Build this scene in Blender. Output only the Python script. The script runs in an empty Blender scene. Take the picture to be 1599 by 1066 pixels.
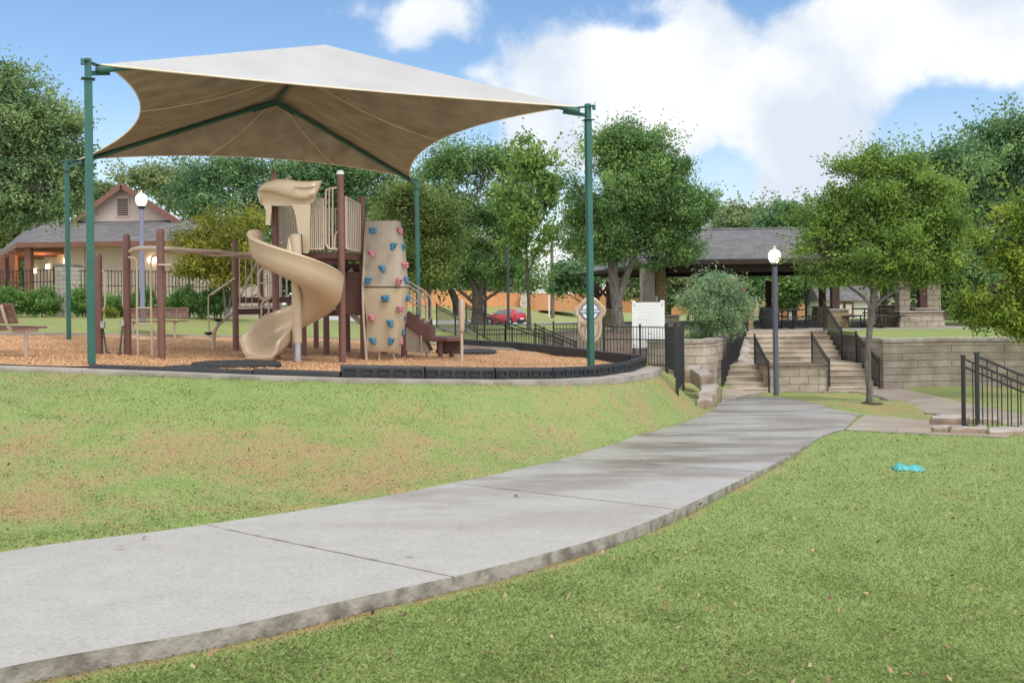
import bpy, bmesh, math, random
import numpy as np
from mathutils import Vector, Matrix
from mathutils.geometry import delaunay_2d_cdt

scene = bpy.context.scene
COL = scene.collection
random.seed(7)
RNG = np.random.default_rng(11)

# ------------------------------------------------------------------ camera
F = 1520.0                     # focal length in photo pixels
CX, CY = 799.5, 470.0          # principal point of the photograph
ROLL = math.radians(0.7)
EYE = 1.65
cam_d = bpy.data.cameras.new("camera")
cam = bpy.data.objects.new("camera", cam_d)
COL.objects.link(cam)
cam_d.sensor_width = 36.0
cam_d.lens = 36.0 * F / 1599.0
cam_d.shift_y = -(533.0 - CY) / 1599.0
cam_d.clip_start = 0.1
cam_d.clip_end = 3000
cam.matrix_world = Matrix.Translation((0, 0, EYE)) @ Matrix.Rotation(math.radians(90), 4, 'X') @ Matrix.Rotation(-ROLL, 4, 'Z')
scene.camera = cam

# ------------------------------------------------------------------ world: sky and clouds
SUN_EL, SUN_AZ = math.radians(58), math.radians(140)     # azimuth clockwise from +Y
world = bpy.data.worlds.new("World")
scene.world = world
world.use_nodes = True
wt = world.node_tree
wt.nodes.clear()
def wn(t, **k):
    n = wt.nodes.new(t)
    for a, b in k.items():
        setattr(n, a, b)
    return n
def wmath(op, a, b=None, c=None, clamp=False):
    n = wn('ShaderNodeMath', operation=op)
    n.use_clamp = clamp
    for i, v in enumerate((a, b, c)):
        if v is None:
            continue
        if isinstance(v, (int, float)):
            n.inputs[i].default_value = v
        else:
            wt.links.new(v, n.inputs[i])
    return n.outputs[0]
out = wn('ShaderNodeOutputWorld')
bg = wn('ShaderNodeBackground')
wt.links.new(bg.outputs[0], out.inputs[0])
sky = wn('ShaderNodeTexSky', sky_type='NISHITA')
sky.sun_disc = False
sky.sun_elevation = SUN_EL
sky.sun_rotation = SUN_AZ
sky.air_density = 1.0
sky.dust_density = 0.6
sky.ozone_density = 2.0
bg.inputs[1].default_value = 0.10
tc = wn('ShaderNodeTexCoord')
sx = wn('ShaderNodeSeparateXYZ')
wt.links.new(tc.outputs['Generated'], sx.inputs[0])
dx, dy, dz = sx.outputs
ay = wmath('MAXIMUM', wmath('ABSOLUTE', dy), 0.05)
# gentle noise bends the cloud outlines
nz = wn('ShaderNodeTexNoise')
nz.inputs['Scale'].default_value = 9.5
nz.inputs['Detail'].default_value = 9.0
nz.inputs['Roughness'].default_value = 0.62
wt.links.new(tc.outputs['Generated'], nz.inputs['Vector'])
nz2 = wn('ShaderNodeTexNoise')
nz2.inputs['Scale'].default_value = 6.0
nz2.inputs['Detail'].default_value = 6.0
wt.links.new(tc.outputs['Generated'], nz2.inputs['Vector'])
U = wmath('DIVIDE', dx, ay)
V = wmath('DIVIDE', dz, ay)
def blob(px, py, rx, ry, a):
    u0, v0 = (px - CX) / F, (CY - py) / F
    du = wmath('MULTIPLY', wmath('SUBTRACT', U, u0), F / rx)
    dv = wmath('MULTIPLY', wmath('SUBTRACT', V, v0), F / ry)
    r2 = wmath('ADD', wmath('MULTIPLY', du, du), wmath('MULTIPLY', dv, dv))
    return wmath('MULTIPLY', wmath('EXPONENT', wmath('MULTIPLY', r2, -1.0)), a)
acc = None
for b in ((650, 25, 105, 50, .95), (610, 70, 60, 28, .6), (748, 112, 36, 18, .55), (915, 120, 120, 95, 1.1),
          (1060, 60, 110, 70, .7), (1010, 160, 190, 80, .9), (1300, 150, 260, 80, 1.15), (1540, 60, 200, 70, 1.1), (1390, 20, 150, 60, .7),
          (1270, 270, 110, 80, .95), (1180, 190, 120, 60, .5), (1210, 330, 120, 50, .5), (1500, 195, 40, 24, .45), (1599, 195, 30, 30, .5),
          (880, 250, 200, 40, .6), (1400, 330, 200, 60, .5), (1520, 185, 100, 42, -.95), (1440, 225, 50, 50, -.4), (1020, 40, 45, 22, -.55), (1150, 275, 60, 45, -.45), (840, 60, 30, 60, -.3), (500, 90, 160, 60, -.5), (200, 60, 250, 80, -.5)):
    o = blob(*b)
    acc = o if acc is None else wmath('ADD', acc, o)
acc = wmath('MINIMUM', acc, 1.05)
# broken cloud over the rest of the dome
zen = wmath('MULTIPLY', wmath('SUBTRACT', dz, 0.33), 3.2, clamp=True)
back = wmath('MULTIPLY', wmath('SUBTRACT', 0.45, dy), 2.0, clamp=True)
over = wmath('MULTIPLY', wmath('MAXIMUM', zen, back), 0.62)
cov = wmath('ADD', wmath('ADD', acc, over), wmath('MULTIPLY', wmath('SUBTRACT', nz.outputs['Fac'], 0.5), 2.5))
mask = wn('ShaderNodeMapRange', interpolation_type='SMOOTHSTEP')
wt.links.new(cov, mask.inputs[0])
mask.inputs[1].default_value = 0.22
mask.inputs[2].default_value = 0.88
# thin haze towards the horizon
hz = wn('ShaderNodeMapRange', interpolation_type='SMOOTHSTEP')
wt.links.new(dz, hz.inputs[0])
hz.inputs[1].default_value = 0.22
hz.inputs[2].default_value = -0.02
hz.inputs[3].default_value = 0.0
hz.inputs[4].default_value = 0.7
mx = wmath('MAXIMUM', mask.outputs[0], hz.outputs[0])
hs = wn('ShaderNodeHueSaturation')
hs.inputs['Saturation'].default_value = 1.1
hs.inputs['Value'].default_value = 1.22
wt.links.new(sky.outputs[0], hs.inputs['Color'])
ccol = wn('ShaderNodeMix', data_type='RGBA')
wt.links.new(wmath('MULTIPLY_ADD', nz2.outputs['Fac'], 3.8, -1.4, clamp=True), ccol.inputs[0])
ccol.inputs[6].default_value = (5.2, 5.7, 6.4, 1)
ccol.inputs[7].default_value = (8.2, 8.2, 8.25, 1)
cbr = wn('ShaderNodeMix', data_type='RGBA')      # out-of-view cloud overhead and behind, brightened to add ambient light
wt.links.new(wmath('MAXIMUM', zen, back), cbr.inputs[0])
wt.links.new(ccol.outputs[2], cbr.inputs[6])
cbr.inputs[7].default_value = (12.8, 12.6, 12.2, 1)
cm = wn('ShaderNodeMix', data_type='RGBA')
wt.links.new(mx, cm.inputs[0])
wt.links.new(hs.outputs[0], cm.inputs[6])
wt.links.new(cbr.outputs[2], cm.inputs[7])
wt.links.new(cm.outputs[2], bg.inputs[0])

# ------------------------------------------------------------------ sun (veiled by cloud: soft)
sun_d = bpy.data.lights.new("sun", 'SUN')
sun_d.energy = 1.3
sun_d.angle = math.radians(22)
sun_d.color = (1.0, 0.955, 0.89)
sun = bpy.data.objects.new("sun", sun_d)
COL.objects.link(sun)
sd = Vector((math.sin(SUN_AZ) * math.cos(SUN_EL), math.cos(SUN_AZ) * math.cos(SUN_EL), math.sin(SUN_EL)))
sun.rotation_euler = (-sd).to_track_quat('-Z', 'Y').to_euler()
scene.view_settings.view_transform = 'Standard'
scene.view_settings.look = 'None'
scene.view_settings.exposure = 0.55
scene.view_settings.gamma = 1.0

# ------------------------------------------------------------------ placing helpers: photo pixel + distance -> point
CR, SR = math.cos(ROLL), math.sin(ROLL)
def ray(px, py):
    ix, iz = px - CX, CY - py
    return ((ix * CR + iz * SR) / F, (-ix * SR + iz * CR) / F)
def P(px, py, d):
    a, b = ray(px, py)
    return Vector((a * d, d, b * d + EYE))
def chips_z(x, y):
    return EYE - .853 - .0479 * x - .0196 * y
def on_chips(px, py):
    a, b = ray(px, py)
    d = -.853 / (b + .0479 * a + .0196)
    return Vector((a * d, d, b * d + EYE))

# ------------------------------------------------------------------ polygons
def smooth_closed(pts, n=4):
    pts = [Vector((p[0], p[1])) for p in pts]
    o = []
    m = len(pts)
    for i in range(m):
        p0, p1, p2, p3 = pts[i - 1], pts[i], pts[(i + 1) % m], pts[(i + 2) % m]
        for k in range(n):
            t = k / n
            o.append(0.5 * ((2 * p1) + (p2 - p0) * t + (2 * p0 - 5 * p1 + 4 * p2 - p3) * t * t + (3 * p1 - p0 - 3 * p2 + p3) * t ** 3))
    return o
def smooth_open(pts, n=6):
    pts = [Vector(p) for p in pts]
    o = []
    m = len(pts)
    for i in range(m - 1):
        p0 = pts[i - 1] if i > 0 else pts[0] * 2 - pts[1]
        p1, p2 = pts[i], pts[i + 1]
        p3 = pts[i + 2] if i + 2 < m else pts[-1] * 2 - pts[-2]
        for k in range(n):
            t = k / n
            o.append(0.5 * ((2 * p1) + (p2 - p0) * t + (2 * p0 - 5 * p1 + 4 * p2 - p3) * t * t + (3 * p1 - p0 - 3 * p2 + p3) * t ** 3))
    o.append(pts[-1])
    return o
def area2(poly):
    return sum(poly[i - 1][0] * poly[i][1] - poly[i][0] * poly[i - 1][1] for i in range(len(poly)))
def offset(poly, d):
    """grow a closed outline by d"""
    m = len(poly)
    s = 1 if area2(poly) > 0 else -1
    o = []
    for i in range(m):
        a, b, c = poly[i - 1], poly[i], poly[(i + 1) % m]
        t = Vector((c[0] - a[0], c[1] - a[1]))
        if t.length < 1e-9:
            t = Vector((1, 0))
        t.normalize()
        o.append(Vector((b[0] + t.y * d * s, b[1] - t.x * d * s)))
    return o
def inside(poly, x, y):
    x = np.asarray(x, float); y = np.asarray(y, float)
    r = np.zeros(x.shape, bool)
    m = len(poly)
    for i in range(m):
        x0, y0 = poly[i - 1][0], poly[i - 1][1]
        x1, y1 = poly[i][0], poly[i][1]
        c = (y0 > y) != (y1 > y)
        if y1 != y0:
            r ^= c & (x < (x1 - x0) * (y - y0) / (y1 - y0) + x0)
    return r
def edge_dist(line, x, y, closed=True):
    x = np.asarray(x, float); y = np.asarray(y, float)
    best = np.full(x.shape, 1e9)
    m = len(line)
    for i in range(0 if closed else 1, m):
        ax, ay_ = line[i - 1][0], line[i - 1][1]
        bx_, by_ = line[i][0], line[i][1]
        ex, ey = bx_ - ax, by_ - ay_
        L = ex * ex + ey * ey + 1e-12
        t = np.clip(((x - ax) * ex + (y - ay_) * ey) / L, 0, 1)
        best = np.minimum(best, np.hypot(x - ax - t * ex, y - ay_ - t * ey))
    return best

chip_px = [(-260, 561), (-130, 564), (0, 568.5), (145, 573), (260, 577), (398, 582), (535, 586), (662, 588), (771, 589), (860, 588.5), (930, 585), (980, 578), (1003, 571),
           (985, 569.5), (931, 562), (883, 556.5), (813, 548), (725, 543), (640, 536), (540, 530.5), (430, 527.5), (330, 526.5), (200, 525), (107, 524), (0, 523), (-150, 522), (-300, 524)]
CHIPS = smooth_closed([on_chips(*p) for p in chip_px], 4)
RING = offset(CHIPS, .40)
# ------------------------------------------------------------------ ground heights (thin plate through surveyed points)
def terrace_z(x, y):
    t = np.clip((np.asarray(y, float) - 56) / 60, 0, 1)
    return EYE - 1.24 - 1.5 * t
ctrl = [(-3.4, 6.4, -1.6), (-2.3, 4.3, -1.6), (-2.3, 7.25, -1.65), (-.33, 5.85, -1.65), (-.55, 9.2, -1.74), (1.39, 8.1, -1.74), (.58, 11.4, -1.82), (2.57, 10.2, -1.81),
        (4.3, 20.4, -2.3), (4.16, 13.2, -1.9), (6, 27, -2.68), (7, 31, -2.9), (12, 31, -2.92), (18, 30, -2.97), (6.15, 14.1, -2.0), (8.3, 23.5, -2.5), (9.5, 17, -2.17), (14, 22, -2.55),
        (3.3, 19.2, -1.8), (3.6, 21.5, -1.95),
        (-16, 14, -.6), (-4, 10.3, -1.32), (-7, 8.5, -1.35), (-12, 10, -.95), (-6, 3, -1.55), (-1, 1, -1.6), (1.2, 3, -1.74), (4, 5, -1.74), (7, 10, -1.85), (9, 5, -1.9), (14, 14, -2.2), (22, 22, -2.7),
        (-12.5, 27, -.72), (-9, 31, -.8), (-5, 31.5, -1.15), (-1.2, 29, -1.6), (-12, 34, -.5), (-16, 37.5, -.4), (-21, 44, -.35), (-30, 32, -.3), (-8, 37, -.75), (-8, 45, -.8),
        (1.5, 30.5, -2.0), (3.5, 30, -2.05), (4.6, 31, -2.1), (3.2, 26, -1.9), (3.8, 36, -1.3), (3.0, 34, -1.6), (5, 29.5, -2.5),
        (-1, 37, -1.5), (-2, 43, -1.25), (0, 50, -1.45), (-3, 60, -1.4), (2, 75, -1.9), (0, 93, -2.2), (-6, 93, -2.1), (-14, 93, -1.6), (-10, 112, -.75), (-18, 112, -.6), (3, 113, -1.2), (-35, 70, -.5), (-50, 115, -.5),
        (4, 96, -2.3), (-20, 160, -.5), (4, 180, -1.0), (-80, 300, -.5), (60, 300, -1.5), (0, 600, -1), (-300, 600, -1), (300, 600, -1), (30, 40, -3.2), (45, 25, -3.0), (40, 5, -2.5), (-45, 10, -.3), (0, -10, -1.6), (25, -8, -2.3), (-25, -8, -1.0), (40, 120, -2.7)]
for x_, y_ in ((-9, 17), (-5, 16.5), (-1, 19), (-6, 22), (-2, 24.5), (1.6, 20.5), (-9.5, 23)):
    ctrl.append((x_, y_, float(chips_z(x_, y_)) - EYE - .16))
for px_, py_, dz_ in ((-200, 563, -.10), (0, 568.5, -.12), (145, 573, -.13), (260, 577, -.13), (398, 582, -.14), (535, 586, -.14), (662, 588, -.15), (771, 589, -.16), (860, 588.5, -.18), (930, 585, -.20), (980, 578, -.24), (1008, 571, -.28)):
    g_ = on_chips(px_, py_)
    s_ = 1 + .75 / math.hypot(g_.x + 4.5, g_.y - 20.5)
    x_, y_ = -4.5 + (g_.x + 4.5) * s_, 20.5 + (g_.y - 20.5) * s_
    ctrl.append((x_, y_, float(chips_z(g_.x, g_.y)) - EYE + dz_))
for y_ in (37, 42, 50, 60, 80, 115):
    ctrl.append((4.8, y_, float(terrace_z(4.8, y_)) - EYE))
_c = np.array(ctrl, float)
def _wp(x, y):                       # compress far distances so the fit stays calm near the camera
    r = np.sqrt(x * x + y * y) + 1e-9
    k = np.where(r > 40, (40 + 30 * np.log(np.maximum(r, 40) / 40)) / r, 1.0)
    return x * k, y * k
_cx, _cy = _wp(_c[:, 0], _c[:, 1])
def _U(r2):
    return np.where(r2 > 1e-12, r2 * np.log(np.maximum(r2, 1e-12)), 0.0)
n_ = len(_c)
_K = _U((_cx[:, None] - _cx) ** 2 + (_cy[:, None] - _cy) ** 2) + np.eye(n_) * 0.12
_Pm = np.stack([np.ones(n_), _cx, _cy], 1)
_A = np.zeros((n_ + 3, n_ + 3)); _A[:n_, :n_] = _K; _A[:n_, n_:] = _Pm; _A[n_:, :n_] = _Pm.T
_w = np.linalg.solve(_A, np.concatenate([_c[:, 2], np.zeros(3)]))
def base_z(x, y):
    x = np.atleast_1d(np.asarray(x, float)); y = np.atleast_1d(np.asarray(y, float))
    x, y = np.broadcast_arrays(x, y)
    shp = x.shape
    x_raw, y_raw = x, y
    x, y = _wp(x.ravel(), y.ravel())
    o = np.empty(len(x))
    for i in range(0, len(x), 20000):
        xs, ys = x[i:i + 20000], y[i:i + 20000]
        o[i:i + 20000] = _U((xs[:, None] - _cx) ** 2 + (ys[:, None] - _cy) ** 2) @ _w[:n_] + _w[n_] + _w[n_ + 1] * xs + _w[n_ + 2] * ys
    z = o.reshape(shp) + EYE
    # the concrete walk was graded evenly; the banks run out into it
    xr, yr = x_raw, y_raw
    w = np.zeros(shp).ravel()
    near = (yr.ravel() < 31) & (np.abs(xr.ravel()) < 14)
    if near.any():
        d = np.full(near.sum(), 1e9); side = np.zeros(near.sum())
        a_, b_ = xr.ravel()[near], yr.ravel()[near]
        for (x0, y0), (x1, y1) in zip(WALK[:-1], WALK[1:]):
            ex, ey = x1 - x0, y1 - y0
            t = np.clip(((a_ - x0) * ex + (b_ - y0) * ey) / (ex * ex + ey * ey), 0, 1)
            dd = np.hypot(a_ - x0 - t * ex, b_ - y0 - t * ey)
            cr = ex * (b_ - y0) - ey * (a_ - x0)
            side = np.where(dd < d, np.sign(cr), side)
            d = np.minimum(d, dd)
        k = np.clip((2.9 - d) / 1.6, 0, 1)
        fade = np.clip((31 - b_) / 5, 0, 1)
        w[near] = k * k * (3 - 2 * k) * fade
        # bank between the walk and the kerb ring: one even slope
        dw = np.maximum(0, d - 1.22)
        dg = np.where(inside(RING, a_, b_), 0, edge_dist(RING, a_, b_))
        t = dw / (dw + dg + 1e-6)
        t = t * .55 + .45 * t * t * (3 - 2 * t)
        zw = np.polyval(WALK_Z, b_) + EYE
        zr = chips_z(a_, b_) + np.interp(a_, [-9, -3, 0, 1.5, 2.6, 3], [-.065, -.06, -.065, -.085, -.12, -.15])
        on = (side > 0) * np.clip((24.5 - b_) / 3, 0, 1) * np.clip((10.5 - dw - dg) / 3, 0, 1) * np.clip((b_ + 1) / 3, 0, 1)
        bank = np.zeros(shp).ravel(); won = np.zeros(shp).ravel()
        bank[near] = zw + (zr - zw) * t; won[near] = on
    else:
        bank = np.zeros(shp).ravel(); won = bank
    w = w.reshape(shp)
    z = z * (1 - w) + w * (np.polyval(WALK_Z, yr) + EYE)
    won = won.reshape(shp)
    return z * (1 - won) + bank.reshape(shp) * won
WALK = [(-6.5, -1.0), (-4.3, 2.5), (-2.85, 5.4), (-1.3, 6.55), (.42, 8.65), (1.57, 10.8), (3.0, 13.5), (4.3, 17.2), (5.45, 21), (6.2, 25), (6.8, 28)]
WALK_Z = np.polyfit([2.5, 5.3, 6.5, 8.65, 10.8, 13.5, 20.5, 27, 31], [-1.49, -1.58, -1.63, -1.74, -1.81, -1.91, -2.3, -2.68, -2.91], 4)
def bz(x, y):
    return float(base_z(x, y)[0])
def G(px, py, d0=2.5, d1=130):
    """where the sight line through a photo pixel first meets the ground"""
    a, b = ray(px, py)
    d = np.geomspace(d0, d1, 900)
    h = b * d + EYE - base_z(a * d, d)
    i = int(np.argmax(h <= 0))
    if h[i] > 0:
        i = len(d) - 1
    if i == 0:
        i = 1
    t = h[i - 1] / (h[i - 1] - h[i]) if h[i - 1] != h[i] else 0
    dd = d[i - 1] + (d[i] - d[i - 1]) * t
    return Vector((a * dd, dd, b * dd + EYE))

# ------------------------------------------------------------------ materials
def nodes(m):
    m.use_nodes = True
    nt = m.node_tree
    return nt, nt.nodes['Principled BSDF']
def ramp_set(r, stops):
    e = r.color_ramp.elements
    while len(e) > 1:
        e.remove(e[-1])
    e[0].position, e[0].color = stops[0][0], (*stops[0][1], 1)
    for p, c in stops[1:]:
        k = e.new(p); k.color = (*c, 1)
def pm(name, c1, c2=None, scale=6.0, rough=0.6, metallic=0.0, bump=0.0, bscale=None, detail=6.0, stretch=(1, 1, 1), spec=0.5, coat=0.0, lo=.35, hi=.65, rvar=0.0):
    """surface whose colour drifts between two tones, with fine relief"""
    m = bpy.data.materials.new(name)
    nt, b = nodes(m)
    L = nt.links
    tcn = nt.nodes.new('ShaderNodeTexCoord')
    mp = nt.nodes.new('ShaderNodeMapping'); mp.inputs['Scale'].default_value = stretch
    L.new(tcn.outputs['Object'], mp.inputs[0])
    n1 = nt.nodes.new('ShaderNodeTexNoise'); n1.inputs['Scale'].default_value = scale; n1.inputs['Detail'].default_value = detail
    L.new(mp.outputs[0], n1.inputs['Vector'])
    r = nt.nodes.new('ShaderNodeValToRGB')
    if c2 is None:
        c2 = tuple(x * .82 for x in c1)
    ramp_set(r, [(lo, c2), (hi, c1)])
    L.new(n1.outputs['Fac'], r.inputs[0]); L.new(r.outputs[0], b.inputs['Base Color'])
    b.inputs['Roughness'].default_value = rough
    b.inputs['Metallic'].default_value = metallic
    b.inputs['Specular IOR Level'].default_value = spec
    b.inputs['Coat Weight'].default_value = coat
    if rvar:
        mr = nt.nodes.new('ShaderNodeMapRange')
        L.new(n1.outputs['Fac'], mr.inputs[0])
        mr.inputs[1].default_value, mr.inputs[2].default_value = .3, .7
        mr.inputs[3].default_value, mr.inputs[4].default_value = max(.02, rough - rvar), min(1, rough + rvar)
        L.new(mr.outputs[0], b.inputs['Roughness'])
    if bump:
        n2 = nt.nodes.new('ShaderNodeTexNoise'); n2.inputs['Scale'].default_value = bscale or scale * 6; n2.inputs['Detail'].default_value = 5
        L.new(mp.outputs[0], n2.inputs['Vector'])
        bp = nt.nodes.new('ShaderNodeBump'); bp.inputs['Strength'].default_value = bump; bp.inputs['Distance'].default_value = .02
        L.new(n2.outputs['Fac'], bp.inputs['Height']); L.new(bp.outputs[0], b.inputs['Normal'])
    return m
def emit(name, col, s):
    m = bpy.data.materials.new(name)
    nt, b = nodes(m)
    b.inputs['Base Color'].default_value = (*[min(1, c) * .8 for c in col], 1)
    b.inputs['Emission Color'].default_value = (*col, 1)
    b.inputs['Emission Strength'].default_value = s
    return m
def blocks(name, c1, c2, mortar, bw, bh, msize=.012, rough=.9, bump=.6, axis='xz', offs=.5, vary=.5):
    """coursed stone / shingles; pattern runs over the wall face"""
    m = bpy.data.materials.new(name)
    nt, b = nodes(m)
    L = nt.links
    tcn = nt.nodes.new('ShaderNodeTexCoord')
    s = nt.nodes.new('ShaderNodeSeparateXYZ'); L.new(tcn.outputs['Object'], s.inputs[0])
    cmb = nt.nodes.new('ShaderNodeCombineXYZ')
    if axis == 'xz':
        a = nt.nodes.new('ShaderNodeMath'); a.operation = 'ADD'
        L.new(s.outputs[0], a.inputs[0]); L.new(s.outputs[1], a.inputs[1])
        L.new(a.outputs[0], cmb.inputs[0]); L.new(s.outputs[2], cmb.inputs[1])
    else:
        L.new(s.outputs[0], cmb.inputs[0]); L.new(s.outputs[1], cmb.inputs[1])
    nn = nt.nodes.new('ShaderNodeTexNoise'); nn.inputs['Scale'].default_value = 1.7; nn.inputs['Detail'].default_value = 8
    L.new(tcn.outputs['Object'], nn.inputs['Vector'])
    br = nt.nodes.new('ShaderNodeTexBrick')
    br.offset = offs
    br.inputs['Color1'].default_value = (*c1, 1); br.inputs['Color2'].default_value = (*c2, 1); br.inputs['Mortar'].default_value = (*mortar, 1)
    br.inputs['Scale'].default_value = 1.0; br.inputs['Brick Width'].default_value = bw; br.inputs['Row Height'].default_value = bh
    br.inputs['Mortar Size'].default_value = msize; br.inputs['Mortar Smooth'].default_value = .3; br.inputs['Bias'].default_value = 0
    L.new(cmb.outputs[0], br.inputs['Vector'])
    mixn = nt.nodes.new('ShaderNodeMix'); mixn.data_type = 'RGBA'; mixn.blend_type = 'MULTIPLY'
    mixn.inputs[0].default_value = 1
    r = nt.nodes.new('ShaderNodeValToRGB'); ramp_set(r, [(.3, (1 - vary,) * 3), (.7, (1.0, 1.0, 1.0))])
    L.new(nn.outputs['Fac'], r.inputs[0])
    L.new(br.outputs['Color'], mixn.inputs[6]); L.new(r.outputs[0], mixn.inputs[7])
    L.new(mixn.outputs[2], b.inputs['Base Color'])
    b.inputs['Roughness'].default_value = rough
    n2 = nt.nodes.new('ShaderNodeTexNoise'); n2.inputs['Scale'].default_value = 14; n2.inputs['Detail'].default_value = 6
    L.new(tcn.outputs['Object'], n2.inputs['Vector'])
    h = nt.nodes.new('ShaderNodeMath'); h.operation = 'SUBTRACT'
    L.new(n2.outputs['Fac'], h.inputs[0]); L.new(br.outputs['Fac'], h.inputs[1])
    bp = nt.nodes.new('ShaderNodeBump'); bp.inputs['Strength'].default_value = bump; bp.inputs['Distance'].default_value = .03
    L.new(h.outputs[0], bp.inputs['Height']); L.new(bp.outputs[0], b.inputs['Normal'])
    return m
def leaf_mat(name, dark, mid, light, rough=.55, trans=.42):
    m = bpy.data.materials.new(name)
    nt, b = nodes(m)
    L = nt.links
    at = nt.nodes.new('ShaderNodeAttribute'); at.attribute_name = 'tint'
    r = nt.nodes.new('ShaderNodeValToRGB'); ramp_set(r, [(0, dark), (.5, mid), (1, light)])
    L.new(at.outputs['Fac'], r.inputs[0]); L.new(r.outputs[0], b.inputs['Base Color'])
    b.inputs['Roughness'].default_value = rough
    b.inputs['Specular IOR Level'].default_value = .25
    tr = nt.nodes.new('ShaderNodeBsdfTranslucent'); L.new(r.outputs[0], tr.inputs[0])
    mx_ = nt.nodes.new('ShaderNodeMixShader'); mx_.inputs[0].default_value = trans
    L.new(b.outputs[0], mx_.inputs[1]); L.new(tr.outputs[0], mx_.inputs[2])
    L.new(mx_.outputs[0], nt.nodes['Material Output'].inputs[0])
    return m

M = {}
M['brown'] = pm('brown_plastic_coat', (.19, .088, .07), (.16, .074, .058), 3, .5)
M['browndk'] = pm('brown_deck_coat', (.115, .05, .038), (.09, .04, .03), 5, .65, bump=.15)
M['tan'] = pm('tan_moulded_plastic', (.55, .43, .295), (.5, .385, .255), 1.6, .38, bump=.04, bscale=60, coat=.25, rvar=.12)
M['pipe'] = pm('tan_powder_coat', (.55, .45, .35), (.5, .4, .31), 4, .45)
M['rock1'] = pm('grey_tan_textured_plastic', (.47, .395, .305), (.41, .34, .26), 3.2, .7, bump=.35, bscale=22)
M['rock2'] = pm('tan_textured_plastic', (.5, .4, .265), (.45, .355, .235), 2.5, .65, bump=.25, bscale=24)
M['blue'] = pm('blue_hold_plastic', (.055, .215, .345), (.045, .175, .29), 9, .5)
M['pink'] = pm('pink_hold_plastic', (.56, .22, .265), (.47, .175, .215), 9, .5)
M['green'] = pm('green_steel_paint', (.025, .125, .1), (.02, .1, .08), 2, .42)
M['steel'] = pm('galvanised_steel', (.5, .52, .54), (.42, .43, .45), 8, .4, metallic=.6)
M['fabtop'] = pm('cream_shade_fabric', (.43, .43, .425), (.375, .37, .36), .7, .9, bump=.05, bscale=90)
M['fabseam'] = pm('tan_seam_tape', (.8, .7, .55), (.7, .6, .46), 3, .9)
M['black'] = pm('black_recycled_plastic', (.026, .028, .031), (.016, .017, .019), 5, .55, bump=.2)
M['rubber'] = pm('black_rubber', (.03, .03, .032), (.016, .016, .017), 9, .75, bump=.5, bscale=40)
M['iron'] = pm('black_iron_paint', (.020, .022, .025), (.014, .015, .018), 4, .45)
M['greyiron'] = pm('blue_grey_steel_paint', (.115, .115, .16), (.085, .086, .125), 3, .5)
M['lavender'] = pm('lavender_grey_steel_paint', (.24, .24, .36), (.2, .2, .31), 3, .5)
M['greypost'] = pm('dark_grey_post_paint', (.08, .085, .1), (.06, .065, .08), 3, .5)
M['globe'] = emit('lit_globe_glass', (1.0, .96, .88), 1.1)
M['warm'] = emit('lit_wall_lamp', (1.0, .78, .5), 4.0)
M['finial'] = pm('pale_brass', (.8, .68, .48), (.7, .58, .4), 9, .35)
M['wallbeige'] = pm('beige_painted_wall', (.62, .5, .43), (.57, .455, .385), .8, .9)
M['warmwood'] = pm('warm_wood_ceiling', (.42, .2, .1), (.34, .15, .07), 2, .75, stretch=(1, 8, 1))
M['trim'] = pm('red_brown_trim_paint', (.235, .105, .075), (.2, .085, .06), 2, .65)
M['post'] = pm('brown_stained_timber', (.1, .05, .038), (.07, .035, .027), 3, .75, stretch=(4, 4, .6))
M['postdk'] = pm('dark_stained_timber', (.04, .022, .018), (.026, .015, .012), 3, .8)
M['shingle'] = blocks('grey_roof_shingles', (.21, .2, .2), (.135, .128, .13), (.07, .066, .066), .32, .2, .012, .95, .6, 'xy', vary=.25)
M['limestone'] = blocks('cut_limestone', (.5, .43, .33), (.4, .33, .245), (.2, .165, .12), .46, .22, .012, .92, .7, vary=.4)
M['rangestone'] = blocks('retaining_wall_stone', (.46, .39, .32), (.37, .31, .25), (.2, .165, .13), 1.25, .225, .010, .95, .9, vary=.45)
M['blockstone'] = blocks('stair_wall_stone', (.6, .51, .425), (.46, .38, .305), (.26, .21, .165), .62, .25, .011, .95, .9, vary=.4)
M['whitestone'] = blocks('white_limestone', (.8, .74, .64), (.68, .6, .49), (.4, .36, .3), .4, .17, .012, .9, .7, vary=.3)
M['tanstone'] = blocks('tan_sandstone', (.42, .31, .18), (.34, .25, .14), (.2, .15, .1), .4, .2, .012, .9, .6, vary=.35)
M['rockcap'] = pm('rough_limestone_slab', (.43, .385, .34), (.27, .23, .19), 3.5, .9, bump=.7, bscale=14)
M['rockface'] = pm('ochre_rough_limestone', (.36, .275, .2), (.22, .165, .12), 3.5, .95, bump=.9, bscale=10)
M['cedar'] = pm('cedar_fence_boards', (.74, .35, .155), (.64, .29, .125), 1.4, .85, stretch=(6, 6, .15))
M['cedardk'] = pm('dark_stained_fence_boards', (.13, .055, .045), (.1, .04, .035), 1.4, .85, stretch=(6, 6, .15))
M['white'] = pm('white_painted_metal', (.84, .84, .84), (.8, .81, .82), 2, .5)
M['signtext'] = pm('faded_sign_print', (.42, .44, .47), (.36, .38, .4), 3, .6)
M['printblue'] = pm('blue_sign_print', (.06, .13, .32), (.05, .1, .26), 3, .5)
M['printdark'] = pm('dark_sign_print', (.07, .055, .05), (.05, .04, .035), 3, .5)
M['cream'] = pm('cream_shed_siding', (.74, .71, .62), (.68, .65, .56), 1, .8)
M['carred'] = pm('red_car_paint', (.5, .012, .025), (.46, .01, .02), 1, .25, coat=.8)
M['glass'] = pm('tinted_car_glass', (.16, .2, .21), (.12, .15, .16), 2, .12)
M['tyre'] = pm('tyre_rubber', (.02, .02, .021), None, 9, .8)
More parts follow.
